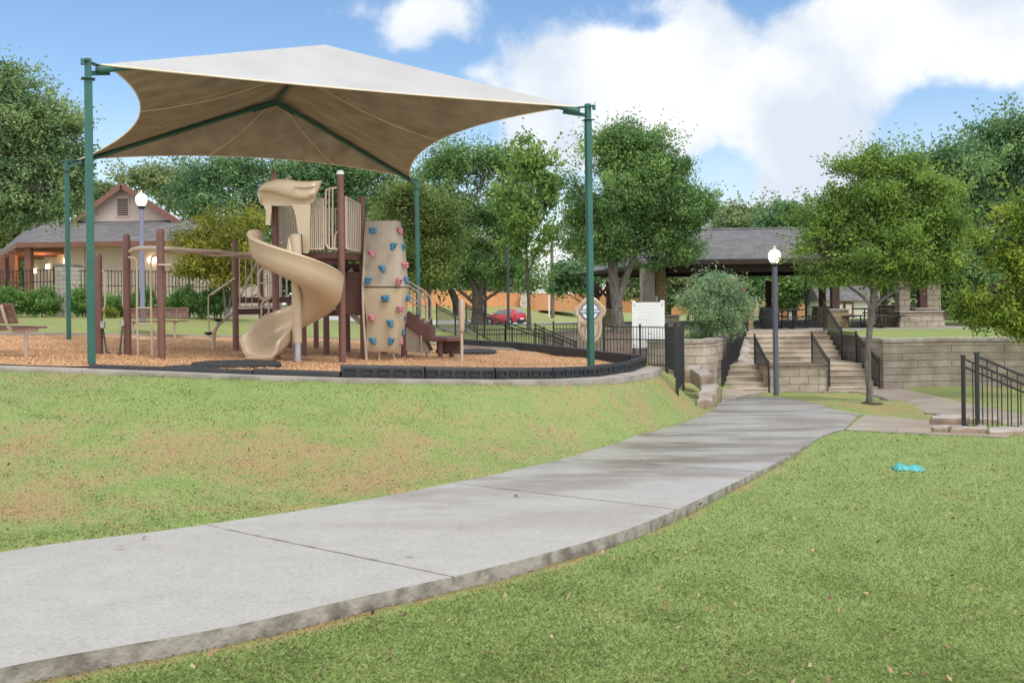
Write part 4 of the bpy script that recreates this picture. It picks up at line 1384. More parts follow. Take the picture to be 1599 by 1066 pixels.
    gz = float(chips_z(x, y))
    c = Vector((x, y, 0))
    rings = []
    for zz, k in ((z - .05, 1.0), (z - .12, .8), (gz + .03, .62), (gz - .03, .62)):
        rings.append([(c.x + dvec.x * .1 + math.cos(a) * .27 * k, c.y + dvec.y * .1 + math.sin(a) * .27 * k, zz) for a in [2 * math.pi * i / 20 for i in range(20)]])
    mb.loft(rings[::-1])
    mb.build('slide_foot', M['tan'], sl)
    MB().lathe((c.x + dvec.x * .1, c.y + dvec.y * .1, gz - .02), [(.16, 0), (.2, .0), (.2, .03), (.17, .035), (.001, .036)], 18).build('slide_foot_plate', M['rubber'], sl)
    gz = float(chips_z(px_, py_))
    MB().lathe((px_, py_, gz + .33), [(.085, 0), (.085, 1.1), (.1, 1.2), (.1, Z(463, 400, py_) - gz - .33), (.09, Z(463, 366, py_) - gz - .33), (.001, Z(463, 366, py_) - gz - .33)], 18).build('slide_mast', M['tan'], sl)
    MB().lathe((px_, py_, gz - .05), [(.068, 0), (.068, .40), (.001, .40)], 18).build('mast_sleeve', M['steel'], sl)
    # hood: a swelling upper roll over a plain lower band
    mb = MB()
    top_ = [(401.5, 300), (405, 291), (414, 284.5), (430, 279.5), (448, 279.3), (464, 282.3), (480, 283.2), (494, 282.2), (503, 281.5)]
    bot_ = [(401.5, 303), (404, 312), (406.5, 320.5), (420, 322), (440, 322.3), (460, 322.5), (478, 322.3), (490, 316), (503, 284)]
    cre_ = [(401.5, 301.5), (404, 300.3), (412, 299), (426, 301), (442, 306), (458, 311.2), (476, 312.6), (492, 307), (503, 283)]
    at_ = lambda c, x: float(np.interp(x, [q_[0] for q_ in c], [q_[1] for q_ in c]))
    secs = []
    for i in range(34):
        x = 401.6 + (502.8 - 401.6) * (i / 33)
        yt, yb_, yc = at_(top_, x), at_(bot_, x), at_(cre_, x)
        e = min(1, (x - 401) / 9, (504 - x) / 14)
        e = max(.05, e) ** .5
        d0 = 17.02 + .22 * (1 - e)
        wv = .5 + .5 * math.sin((x - 405) / 98 * math.pi * 1.0)
        y2 = yt + (yc - yt) * .35                    # second, softer fold on the right
        f2 = max(0, min(1, (x - 455) / 12)) * max(0, min(1, (500 - x) / 10))
        pr = [(yb_, 17.45), (yb_, d0 + .03), (yb_ - .8, d0), (yc + 1.4, d0 - .005), (yc + .2, d0 - .02 * e), (yc - 1.2, d0 - .085 * e), (yc - (yc - y2) * .35, d0 - .12 * e),
              (y2 + 1.2, d0 - (.13 - .05 * f2) * e), (y2 - .6, d0 - .125 * e), (yt + (y2 - yt) * .35, d0 - .10 * e), (yt + .4, d0 - .03 * e), (yt, d0 + .06), (yt, 17.45)]
        secs.append([P(x, y, d) for y, d in pr])
    mb.loft(secs)
    mb.build('hood', M['tan'], sl, angle=55)
    def column(pl, d0, d1):
        m2 = MB()
        # outline swept back in depth, front edge eased
        m2.loft([[P(x, y, d) for x, y in pl_] for pl_, d in pl])
        m2.build('hood_column', M['tan'], sl, angle=50)
    L1 = [(411, 319), (424, 319), (424, 330), (422, 345), (422.5, 352), (414, 351), (415.5, 340), (415, 330)]
    column([(L1, 16.95), (L1, 17.0), (L1, 17.35)], 0, 0)
    R1 = [(455, 319), (485, 319), (484, 345), (483.5, 375), (484, 390), (481, 396), (473, 395), (472, 366), (465, 364), (463, 345), (460, 330)]
    column([(R1, 16.98), (R1, 17.02), (R1, 17.4)], 0, 0)
    mb = MB()
    mb.tube([P(455, 277.5, 17.4), P(451, 277, 17.35), P(447, 279, 17.3)], .02, 6); mb.build('hood_bolt_strip', M['tan'], sl)
    # ---- rock wall
    dW = 18.35
    def wall_row(y, xl, xr, bulge, dz):
        """front face then the wing that turns back on the right"""
        row = []
        for i in range(11):
            t = i / 10
            x = xl + (xr - xl) * t
            d = dW + dz - bulge * math.sin(math.pi * t) * .5 + (.0 if t < .86 else (t - .86) ** 1.6 * 3.2)
            row.append(P(x, y, d))
        e = row[-1]
        for k in (1, 2, 3):
            row.append(e + Vector((.006 * k, .12 * k, 0)))
        return row
    upper = [(344, 572.5, 619.5, .10, .25), (346, 571.8, 621, .12, .22), (360, 571, 622, .14, .2), (375, 570.5, 626, .16, .16), (395, 570, 629.5, .14, .12), (415, 569, 630.5, .10, .08), (435, 567.8, 632.5, .08, .04), (447.5, 567, 634.5, .06, .02)]
    lower = [(449.5, 567, 634.5, .06, .0), (465, 568.5, 633.5, .08, .0), (490, 571, 630.5, .08, .0), (515, 573.5, 627, .06, .02), (540, 574.5, 622, .05, .03), (547.5, 575, 620.5, .05, .04), (549.5, 576, 620, .05, .06)]
    rw = None
    panels_ = []
    for rowspec, mt, nm in ((upper, 'rock1', 'rock_wall_panel'), (lower, 'rock2', 'rock_wall_panel')):
        mb = MB()
        fr = [wall_row(*r) for r in rowspec]
        k = len(fr[0]); n = len(fr)
        cc = sum((p for r in fr for p in r), Vector()) / (k * n)
        for r in fr:
            mb.v += [tuple(p) for p in r]
        for r in fr:
            for p in r:
                mb.v.append((p.x + (.0 if True else 0) - (.03 if p is r[-1] or p is r[-2] or p is r[-3] else 0), p.y + .05, p.z))
        N = k * n
        for i in range(n - 1):
            for j in range(k - 1):
                a = i * k + j
                mb.face([a, a + k, a + k + 1, a + 1])
                mb.face([N + a, N + a + 1, N + a + k + 1, N + a + k])
        for i in range(n - 1):
            for j in (0, k - 1):
                a = i * k + j
                mb.face([a, N + a, N + a + k, a + k] if j == 0 else [a, a + k, N + a + k, N + a])
        for j in range(k - 1):
            for i in (0, n - 1):
                a = i * k + j
                mb.face([a, a + 1, N + a + 1, N + a] if i == 0 else [a, N + a, N + a + 1, a + 1])
        o = mb.build(nm, M[mt], root, bevel=.012, angle=45)
        panels_.append(o)
    def hold(hx, hy, col, side=False, kind=0):
        x, y = 560 + hx / 4.844, 340 + hy / 4.844
        d = dW - .02
        if not side:
            t = (x - 570) / 62
            d = dW - .04 - .05 * math.sin(math.pi * min(1, max(0, t)))
        else:
            d = dW + .3 * (1 if hx < 340 else .6)
        c = P(x, y, d)
        mb = MB()
        rr = random.Random(int(hx * 7 + hy))
        if kind == 0:                     # four-lobed
            for ax, az in ((-.036, .026), (.036, .028), (-.033, -.03), (.035, -.026)):
                mb.ball(c + Vector((ax, -.012, az)), .044, 12, 8, (1, .75, .9))
            mb.ball(c + Vector((0, -.01, 0)), .058, 12, 8, (1.1, .8, .9))
            bolts = ((-.03, .012), (.032, .01))
        else:                             # ledge with a drooping nose
            tl = rr.choice((-1, 1))
            mb.ball(c + Vector((0, -.012, .034)), .068, 14, 8, (1.1, .75, .5))
            mb.ball(c + Vector((.012 * tl, -.015, -.005)), .06, 14, 8, (1, .75, .9))
            mb.ball(c + Vector((.03 * tl, -.018, -.045)), .044, 12, 8, (1, .85, .9))
            bolts = ((-.022 * tl, .004),)
        mb.cur = 1
        for bx_, bz_ in bolts:
            mb.ball(c + Vector((bx_, -.052, bz_)), .014, 8, 6, (1, .8, 1))
        mb.cur = 0
        mb.build('climbing_hold', [M[col], M['iron']], panels_[0] if hy < 530 else panels_[1], angle=70)
    for hx, hy, col, side, kind in ((107, 97, 'blue', 0, 0), (308, 97, 'pink', 1, 1), (266, 216, 'blue', 0, 1), (334, 228, 'blue', 1, 1), (92, 268, 'pink', 0, 1), (348, 360, 'pink', 1, 0), (176, 385, 'blue', 0, 1), (75, 474, 'blue', 0, 1),
                                   (311, 481, 'pink', 0, 1), (353, 470, 'blue', 1, 1), (201, 610, 'blue', 0, 0), (360, 608, 'blue', 1, 0), (318, 688, 'pink', 0, 0), (94, 755, 'pink', 0, 1), (338, 762, 'blue', 1, 1), (236, 796, 'blue', 0, 1),
                                   (320, 863, 'blue', 1, 0), (104, 930, 'blue', 0, 1), (250, 932, 'blue', 0, 1), (309, 930, 'pink', 1, 1)):
        hold(hx, hy, col, side, kind)
    mb = MB()
    gz = lambda px, d: float(chips_z(sx_at(px, d), d)) - .05
    mb.tube([P(571.5, 346, dW + .3), P(569, 400, dW + .12), P(566.5, 448, dW), P(568, 500, dW), Vector((sx_at(571.5, dW), dW, gz(571.5, dW)))], .025, 8, smooth=3)
    mb.tube([P(592, 548, dW + .1), Vector((sx_at(590, dW), dW + .12, gz(590, dW)))], .018, 8)
    mb.tube([P(612, 548, dW + .3), Vector((sx_at(614, dW), dW + .3, gz(614, dW)))], .018, 8)
    mb.build('rock_wall_frame', M['pipe'], root)
    # ---- transfer stairs on the right
    c632 = posts['c632']
    yN, yF = c632.y - .1, c632.y + .9
    for yy in (yN, yF):
        MB().beam(P(632, 493, yy) - Vector((0, (yy - yN) * 0, 0)), P(664, 517, yy), .04, .27).build('stair_stringer', M['brown'], root, bevel=.01)
    st = MB()
    for i in range(3):
        c = P(638 + i * 8.5, 494 + i * 7, yN)
        st.box((c.x + .05, (yN + yF) / 2, c.z), (.26, yF - yN - .06, .06))
    st.build('stair_tread', M['browndk'], root, bevel=.008)
    mb = MB()
    pl = [P(632, 506, yN + .06), P(661, 527, yN + .06), P(672, 549, yN + .06), P(668, 551, yN + .06), P(632, 548, yN + .06)]
    for d0_, d1_ in ((0, .05), (.75, .8)):
        MB().loft([[Vector((p.x, p.y + dy, p.z)) for p in pl] for dy in (d0_, d1_)]).build('stair_side_panel', M['rock1'], root, bevel=.015)
    c = P(661, 517.5, yN)
    MB().box((c.x + .08, (yN + yF) / 2, c.z - .02), (.2, yF - yN, .26)).build('landing_riser', M['brown'], root, bevel=.015)
    # seat platform with clipped corners
    a, b = P(661, 528, yN - .1), P(722, 528, yN - .1)
    w = b.x - a.x
    pl = [(a.x, yN - .05), (a.x + w * .62, yN - .28), (b.x, yN - .1), (b.x, yN + .75), (a.x + w * .5, yN + 1.0), (a.x, yN + .85)]
    zt = P(700, 526, yN).z
    MB().prism([Vector(p) for p in pl], zt - .09, zt).build('transfer_platform', M['brown'], root, bevel=.018)
    MB().box(((a.x + b.x) / 2 + .1, yN + .2, zt - .2), (w * .62, .05, .22)).build('platform_skirt', M['browndk'], root, bevel=.01)
    for x, y in ((a.x + .34, yN + .02), (a.x + .55, yN + .55)):
        pole_mb(x, y, float(chips_z(x, y)) - .06, zt - .08, .055, False).build('platform_leg', M['brown'], root)
    for yy, ox, oy in ((yN, 0, 0), (yF, 8, -2)):
        mb = MB()
        q = lambda x, y: P(x + ox, y + oy, yy)
        mb.tube([q(625, 439), q(634, 444), q(650, 454), q(659, 461), q(664, 468), q(665.5, 476), q(665, 496), q(662, 503), q(656.5, 506)], .019, 8, smooth=3)
        mb.tube([q(628, 462), q(657, 482)], .017, 8)
        bx_ = q(656.5, 460)
        mb.tube([bx_, Vector((bx_.x + .01, yy, float(chips_z(bx_.x, yy)) - .05))], .02, 8)
        mb.tube([q(645, 451), q(645, 500)], .015, 8)
        mb.build('stair_handrail', M['pipe'], root)
    # paddle post
    d = 19.2
    c = P(721, 530, d)
    g = float(chips_z(c.x, d)) - .05
    mb = MB()
    mb.lathe((c.x, d, g), [(.03, 0), (.03, P(721, 519, d).z - g), (.001, P(721, 519, d).z - g)], 12)
    s_ = []
    for py, k in ((520, .4), (516, .75), (508, .9), (490, 1), (475, 1), (470, .85), (467.5, .4)):
        z = P(721, py, d).z
        s_.append([(c.x + math.cos(a) * .062 * k, d + math.sin(a) * .11 * k, z) for a in [2 * math.pi * i / 16 for i in range(16)]])
    mb.loft(s_)
    mb.build('paddle_post', M['pipe'], root, angle=60)
play()

# ---- plastic border timbers along the kerb
def borders():
    front = [(140, 573), (258, 577), (396, 582.5), (532, 587), (662, 589), (771, 590), (860, 589.5), (930, 586), (982, 578.5), (1004, 570.5)]
    hs_ = [.07, .075, .095, .19, .185, .185, .185, .2, .22]
    back = [(1003, 569.5), (985, 568.5), (931, 562), (883, 556), (813, 547.5), (752, 544), (700, 540.5)]
    hb = [.24, .25, .26, .27, .27, .27]
    def piece(a, b, h, n_pockets, label, drop=.0):
        A, B = on_chips(*a), on_chips(*b)
        t = Vector((B.x - A.x, B.y - A.y, 0)); L = t.length; t.normalize()
        n = Vector((t.y, -t.x, 0))
        cen = Vector((-4.5, 20.5, 0))
        if n.dot(Vector((A.x, A.y, 0)) - cen) < 0:
            n = -n
        mb = MB()
        za, zb = float(chips_z(A.x, A.y)) - .03, float(chips_z(B.x, B.y)) - .03
        def pt(s, v, z):
            return Vector((A.x, A.y, 0)) + t * (s * L) + n * v + Vector((0, 0, za + (zb - za) * s + z))
        g = .006 / L
        prof = [(-.06, -.05), (.065, -.05), (.07, h * .12), (.055, h * .8), (.05, h - .02), (.035, h), (-.03, h), (-.05, h - .02), (-.055, h * .3)]
        mb.loft([[pt(s, v, z) for v, z in prof] for s in (g, .02, .5, .98, 1 - g)])
        o = mb.build('border_timber', M['black'], None, bevel=.008)
        tag(o, label, 'border timber', 'black plastic border timbers edging the wood chips')
        if n_pockets:
            rim = MB()
            for i in range(n_pockets):
                s0 = (i + .5) / n_pockets
                w = .34 / n_pockets
                # raised frame round a hollow
                for (sa, sb, z0, z1) in ((s0 - w, s0 + w, h * .66, h * .72), (s0 - w, s0 + w, h * .26, h * .32), (s0 - w, s0 - w * .84, h * .32, h * .66), (s0 + w * .84, s0 + w, h * .32, h * .66)):
                    vs = []
                    for v in (.05, .082):
                        for s, z in ((sa, z0), (sb, z0), (sb, z1), (sa, z1)):
                            vs.append(pt(s, v, z))
                    rim.add(vs, [(0, 1, 2, 3), (7, 6, 5, 4), (0, 4, 5, 1), (1, 5, 6, 2), (2, 6, 7, 3), (3, 7, 4, 0)])
            rim.build('pocket_frame', M['black'], o)
        return o
    names = ['low black border timber starting at the near left green pole', 'low black border timber between the first timber and the slide mat', 'low black border timber sagging below the rock wall, left of a tall one',
             'tall black border timber with pockets in front of the rock wall', 'tall black border timber with pockets in front of the stair platform', 'pocketed black border timber between the platform and the near right pole',
             'pocketed black border timber just left of the near right green pole', 'pocketed black border timber at the foot of the near right green pole', 'short black border timber curving at the right tip of the kerb']
    for i in range(9):
        piece(front[i], front[i + 1], hs_[i], 0 if i < 3 else (5 if i < 7 else 3), names[i])
    nb = ['far short black border timber closing the right tip of the wood chips', 'far black border timber below the right edge of the tan sign', 'far black border timber left of the near right green pole', 'far black border timber in front of the thin tree',
          'far black border timber in front of the stair railings', 'far black border timber beside the paddle post']
    for i in range(6):
        piece(back[i], back[i + 1], hb[i], 0 if i == 0 else 4, nb[i])
borders()
def mat_pad(pts, name, label, t=.05):
    poly = smooth_closed([on_chips(*p) for p in pts], 3)
    mb = MB()
    mb.prism(poly, lambda x, y: float(chips_z(x, y)) - .02, lambda x, y: float(chips_z(x, y)) + t)
    tag(mb.build(name, M['rubber'], None, bevel=.02), label, 'mat')
mat_pad([(300, 570.5), (330, 567.5), (380, 566), (425, 567), (439, 570), (430, 573.5), (370, 575), (310, 574)], 'rubber_mat', 'black rubber mat half buried in chips under the slide exit')
mat_pad([(680, 549.5), (720, 548), (765, 549), (776, 552), (760, 554), (700, 553)], 'rubber_mat', 'black rubber mat on chips behind the transfer platform', .07)
mat_pad([(255, 575.5), (262, 574), (300, 572), (345, 573), (340, 575), (290, 577)], 'rubber_strip', 'flat black rubber strip lying behind the low border timber', .03)

# ---- benches
def bench(name, label, loc, rz, w=1.83):
    root = thing(name, label, 'bench', (0, 0, 0), 'brown perforated benches by the play area')
    seat = MB(); back = MB()
    def slab(mb, c0, c1, t):
        """rolled sheet from front edge c0 to rear edge c1 (y,z), pierced by slots"""
        (y0, z0), (y1, z1) = c0, c1
        dy, dz = y1 - y0, z1 - z0
        L = math.hypot(dy, dz); uy, uz = dy / L, dz / L
        ny, nz_ = -uz, uy
        def pt(x, s, h):
            return (x, y0 + uy * s + ny * h, z0 + uz * s + nz_ * h)
        # border frame and lattice of thin strips so light comes through
        def bar(xa, xb, sa, sb, h=t):
            vs = []
            for hh in (0, h):
                for x, s in ((xa, sa), (xb, sa), (xb, sb), (xa, sb)):
                    vs.append(pt(x, s, hh))
            mb.add(vs, [(3, 2, 1, 0), (4, 5, 6, 7), (0, 1, 5, 4), (1, 2, 6, 5), (2, 3, 7, 6), (3, 0, 4, 7)])
        e = .045
        bar(-w / 2, w / 2, 0, e, t * 2.2); bar(-w / 2, w / 2, L - e, L, t * 2.2)
        bar(-w / 2, -w / 2 + .05, e, L - e, t * 2.2); bar(w / 2 - .05, w / 2, e, L - e, t * 2.2)
        ns = 7
        for i in range(1, ns):
            s = e + (L - 2 * e) * i / ns
            bar(-w / 2 + .05, w / 2 - .05, s - .009, s + .009)
        nx = int(w / .075)
        for i in range(1, nx):
            x = -w / 2 + w * i / nx
            bar(x - .011, x + .011, e, L - e, t * .8)
    slab(seat, (-.22, .45), (.2, .43), .012)
    slab(back, (.235, .53), (.33, .84), .012)
    seat.build('seat', M['brown'], root, bevel=0); back.build('backrest', M['brown'], root)
    for sx_ in (-1, 1):
        mb = MB()
        x = sx_ * w * .32
        mb.tube([(x, -.2, .42), (x, .1, .41), (x, .22, .45), (x, .27, .56), (x, .345, .82)], .028, 10, smooth=4)
        mb.tube([(x, -.02, -.1), (x, -.02, .41)], .03, 10)
        mb.build('leg', M['pipe'], root)
    root.location = loc; root.rotation_euler = (0, 0, rz)
    return root
g = on_chips(42, 556.5)
# near bench is seen from its end: it faces right along the kerb
bench('park_bench', 'brown perforated bench with tan legs cut off by the left edge', (g.x - .46, g.y + .38, g.z), math.radians(138))
g = on_chips(250, 526)
bench('park_bench', 'brown perforated bench behind the ladder, facing the play area', (sx_at(240, g.y), g.y, g.z), math.radians(4))

# ================================================================== IRON FENCES AND RAILS
def iron_fence(name, label, pts, h, group=None, spacing=.105, post_every=2.4, rails=(.12, None, -.18), r=.0085, post_w=.055, post_up=.06, mat='iron', z_follow=True, end_posts=True, finial=True):
    """pts: (x, y, zbase) along the line; pickets and rails are one welded panel per run, posts are parts"""
    pts = [Vector(p) for p in pts]
    mid = sum(pts, Vector()) / len(pts)
    root = thing(name, label, 'fence' if 'fence' in name else ('gate' if 'gate' in name else 'handrail'), pts[0], group)
    for a, b in zip(pts[:-1], pts[1:]):
        L = Vector((b.x - a.x, b.y - a.y)).length
        n = max(1, round(L / post_every))
        for i in range(n):
            p, q = a.lerp(b, i / n), a.lerp(b, (i + 1) / n)
            mb = MB()
            l = Vector((q.x - p.x, q.y - p.y)).length
            zs = [h, h - .17, .1] if rails[1] is None else rails
            for z in zs:
                mb.beam(p + Vector((0, 0, z)), q + Vector((0, 0, z)), .028, .03)
            k = max(2, round(l / spacing))
            for j in range(1, k):
                c = p.lerp(q, j / k)
                mb.beam(c + Vector((0, 0, .06)), c + Vector((0, 0, h)), r * 2, r * 2)
            mb.build('panel', M[mat], root)
        ps = [a.lerp(b, i / n) for i in range(n + 1)]
        for i, c in enumerate(ps if b is pts[-1] else ps[:-1]):
            mb = MB()
            mb.box((c.x, c.y, c.z + (h + post_up) / 2 - .05), (post_w, post_w, h + post_up + .1))
            if finial:
                mb.box((c.x, c.y, c.z + h + post_up + .012), (post_w + .02, post_w + .02, .024))
            mb.build('post', M[mat], root)
    return root
def GP(px, py, d):
    p = P(px, py, d)
    return (p.x, p.y, p.z)
# fence right of the play area, at the foot of the mulch slope
iron_fence('iron_fence', 'black iron fence running behind the tan sign to the white notice board', [GP(865, 567, 31.0), GP(943, 566, 30.5)], 1.25, 'black iron fences beside the play area')
iron_fence('iron_fence', 'black iron fence panel in front of the white notice board', [GP(944, 571, 30.2), GP(1000, 572, 29.6), GP(1040, 574, 29.0)], 1.2, 'black iron fences beside the play area', rails=(1.2, .82, .06), post_every=1.2)
iron_fence('iron_fence', 'low black iron fence between the stair railings and the thin tree', [GP(746, 565, 35.0), GP(800, 565, 34.2), GP(850, 566, 33.4)], 1.15, 'black iron fences beside the play area', post_every=2.2)
iron_fence('iron_gate', 'far black iron gate leaf standing open beside the notice board', [GP(1042, 577, 28.2), GP(1054, 583, 25.8)], 1.25, 'black iron gate leaves', rails=(1.22, .8, .06), post_every=5)
iron_fence('iron_gate', 'near black iron gate leaf standing edge-on above the stone steps', [GP(1057.5, 612, 19.1), GP(1067, 603, 21.4)], 1.3, 'black iron gate leaves', rails=(1.2, .8, .06), post_every=5, post_up=.05)
# railings of the side stair left of it
def stair_rail(name, label, a, b, h=1.0, group=None, level=0.0, n=None, post_mid=True, top2=.12, mat='iron', spacing=.13, end_extra=None, dz_picket=.1):
    a, b = Vector(a), Vector(b)
    root = thing(name, label, 'handrail', a, group)
    mb = MB()
    for z in (h, h - top2, dz_picket):
        mb.beam(a + Vector((0, 0, z)), b + Vector((0, 0, z)), .03, .032)
    L = Vector((b.x - a.x, b.y - a.y)).length
    k = n or max(2, round(L / spacing))
    for j in range(1, k):
        c = a.lerp(b, j / k)
        mb.beam(c + Vector((0, 0, dz_picket)), c + Vector((0, 0, h)), .014, .014)
    mb.build('panel', M[mat], root)
    for c in ([a, a.lerp(b, .5), b] if post_mid else [a, b]):
        m2 = MB()
        m2.box((c.x, c.y, c.z + h / 2 - .03), (.05, .05, h + .14))
        m2.box((c.x, c.y, c.z + h + .05), (.066, .066, .02))
        m2.build('post', M[mat], root)
    return root
grp = 'black iron stair railings'
stair_rail('stair_railing', 'black stair railing left of the paddle post, far side of the side stair', GP(682, 513, 42), GP(746, 556, 35.6), 1.05, grp)
stair_rail('stair_railing', 'black stair railing right of the paddle post, before the big tree trunk', GP(728, 514, 41), GP(790, 549, 35), 1.05, grp)
stair_rail('stair_railing', 'lower black stair railing sloping down to the thin tree', GP(790, 549, 35), GP(880, 584, 30.8), 1.05, grp, post_mid=False)
stair_rail('stair_railing', 'short black stair railing right of the thin tree foot', GP(836, 552, 33.6), GP(900, 584, 30.6), 1.0, grp, post_mid=False)
def side_stair():
    a, b = Vector(GP(706, 515, 42)), Vector(GP(838, 585, 32))
    mb = MB()
    n = 9
    t = Vector((b.x - a.x, b.y - a.y, 0)).normalized(); s = Vector((t.y, -t.x, 0)) * .85
    for i in range(n):
        p, q = a.lerp(b, i / n), a.lerp(b, (i + 1) / n)
        poly = [Vector((p.x + s.x, p.y + s.y)), Vector((q.x + s.x, q.y + s.y)), Vector((q.x - s.x, q.y - s.y)), Vector((p.x - s.x, p.y - s.y))]
        mb.prism(poly, p.z - 1.0, p.z - .02)
    o = mb.build('side_stair', M['kerb'], bevel=.01)
    structure(o, 'pale concrete side stair between the black railings')
side_stair()
w0 = [GP(650, 516, 44), GP(735, 515, 43), GP(735, 519, 41), GP(650, 521, 41)]
mb = MB()
mb.prism([Vector((p[0], p[1])) for p in w0], lambda x, y: bz(x, y) - .3, lambda x, y: bz(x, y) + .05)
structure(mb.build('side_walk', M['kerb']))

# ================================================================== STAIRS, RETAINING WALLS
def tz(x, y): return float(terrace_h(x, y))
ZB = bz(9, 31.0)
ZTOP = EYE - 1.24
RS = (ZTOP - ZB) / 11
def stairs():
    root = thing('stone_stairs', 'wide stained concrete stairs with two lower flights up to the pavilion', 'stairs', (9, 31, ZB))
    def flight(name, x0, x1, y0, z0, n, x0b=None, x1b=None):
        mb = MB()
        for i in range(n):
            t0 = i / n
            xa = x0 + ((x0b if x0b is not None else x0) - x0) * t0
            xb = x1 + ((x1b if x1b is not None else x1) - x1) * t0
            y = y0 + i * .345
            zt = z0 + (i + 1) * RS
            yb = y0 + n * .345 + .02
            # tread with a slight nosing
            mb.box(((xa + xb) / 2, (y + yb) / 2, (zt - .05 + ZB - .3) / 2), (xb - xa, yb - y, zt - .05 - (ZB - .3)))
            mb.box(((xa + xb) / 2, (y - .02 + yb) / 2, zt - .023), (xb - xa + .004, yb - y + .02, .047))
        return mb.build(name, M['stepstone'], root, bevel=.01)
    flight('lower_flight', 6.68, 8.12, 31.0, ZB, 5, 7.34, 8.12)
    flight('lower_flight', 10.06, 11.62, 31.0, ZB, 5)
    yl = 31.0 + 5 * .345
    zl = ZB + 5 * RS
    mb = MB(); mb.prism([Vector(p) for p in ((7.3, yl), (11.68, yl), (11.68, yl + 1.5), (7.92, yl + 1.5))], ZB - .3, zl + .002)
    mb.build('landing', M['stepstone'], root, bevel=.01)
    flight('upper_flight', 7.93, 11.66, yl + 1.45, zl, 6, 8.75, 11.66)
    mb = MB(); mb.box((9.09, 31.85, (ZB + zl) / 2 - .1), (1.93, 1.4, zl - ZB + .22))
    mb.build('planter_wall', M['blockstone'], root, bevel=.02)
    mb = MB(); mb.box((9.09, 31.85, zl + .025), (1.97, 1.46, .05)); mb.build('planter_top', M['mulch'], root, bevel=.02)
    # rough boulder cheek at the left of the upper flight
    mb = MB()
    rr = random.Random(3)
    rings = []
    for i in range(7):
        t = i / 6
        y = 33.9 + 1.5 * t
        x = 7.95 + .6 * t
        zt = zl + (.1 + .62 * t)
        rings.append([(x - .5 + rr.uniform(-.03, .03), y, ZB), (x - .45, y, zt - .03 + rr.uniform(-.04, .04)), (x - .1, y, zt + rr.uniform(-.05, .05)), (x + .3, y - .1, zt - .16 + rr.uniform(-.06, .06)), (x + .55, y - .15, zl - .02), (x + .55, y, ZB)])
    mb.loft(rings)
    mb.build('boulder_cheek', M['rockcap'], root, bevel=.03)
stairs()
def retaining(name, label, line, thick, ztop, zbot, mat, cap=.07, capmat='rockcap', courses=None):
    """wall following a plan polyline; its face is the outer side, with a cap stone course on top"""
    root = thing(name, label, 'wall', (line[0][0], line[0][1], zbot(*line[0])))
    pts = [Vector((p[0], p[1])) for p in line]
    n = len(pts)
    # offset towards the terrace (left normal of travel)
    back = []
    for i in range(n):
        t = (pts[min(i + 1, n - 1)] - pts[max(i - 1, 0)]).normalized()
        back.append(pts[i] + Vector((-t.y, t.x)) * thick)
    mb = MB(); cp = MB()
    for m_, zlo, zhi, ov in ((mb, None, -cap, 0), (cp, -cap + .002, .03, .025)):
        secs = []
        for i in range(n):
            f, b = pts[i], back[i]
            d = (f - b).normalized()
            f2, b2 = f + d * ov, b - d * ov
            zt = ztop(f.x, f.y) + .02 * 0
            lo = zbot(f.x, f.y) - .35 if zlo is None else zt + zlo
            secs.append([(f2.x, f2.y, lo), (b2.x, b2.y, lo), (b2.x, b2.y, zt + zhi), (f2.x, f2.y, zt + zhi)])
        m_.loft(secs)
    mb.build('stone_courses', M[mat], root, bevel=.02)
    cp.build('coping', M[capmat], root, bevel=.02)
    return root
wt_r = lambda x, y: float(EYE - 1.40 - .0 * x)
wl = smooth_open([Vector(p) for p in WALL_RIGHT], 5)
retaining('retaining_wall', 'long tan stone retaining wall right of the stairs behind the small tree', [(p.x, p.y - .14) for p in wl], .5, lambda x, y: EYE - 1.37, lambda x, y: bz(x, y), 'rangestone', .1)
retaining('stair_side_wall', 'stone side wall closing the right end of the stairs', [(11.70, 36.2), (11.70, 34.5), (11.74, 31.3), (11.76, 31.05)], .28, lambda x, y: EYE - 1.36, lambda x, y: bz(x, 31), 'blockstone', .08)
wl2 = smooth_open([Vector(p) for p in ((4.3, 31.2), (4.75, 30.5), (5.3, 30.2), (5.9, 30.25), (6.35, 30.7), (6.56, 31.2), (7.2, 32.7), (7.75, 34.0))], 5)
retaining('retaining_wall', 'curved stone retaining wall below the flowering bush left of the stairs', [(p.x, p.y - .05) for p in wl2], .42, lambda x, y: EYE - 1.30, lambda x, y: bz(x, y), 'blockstone', .09)
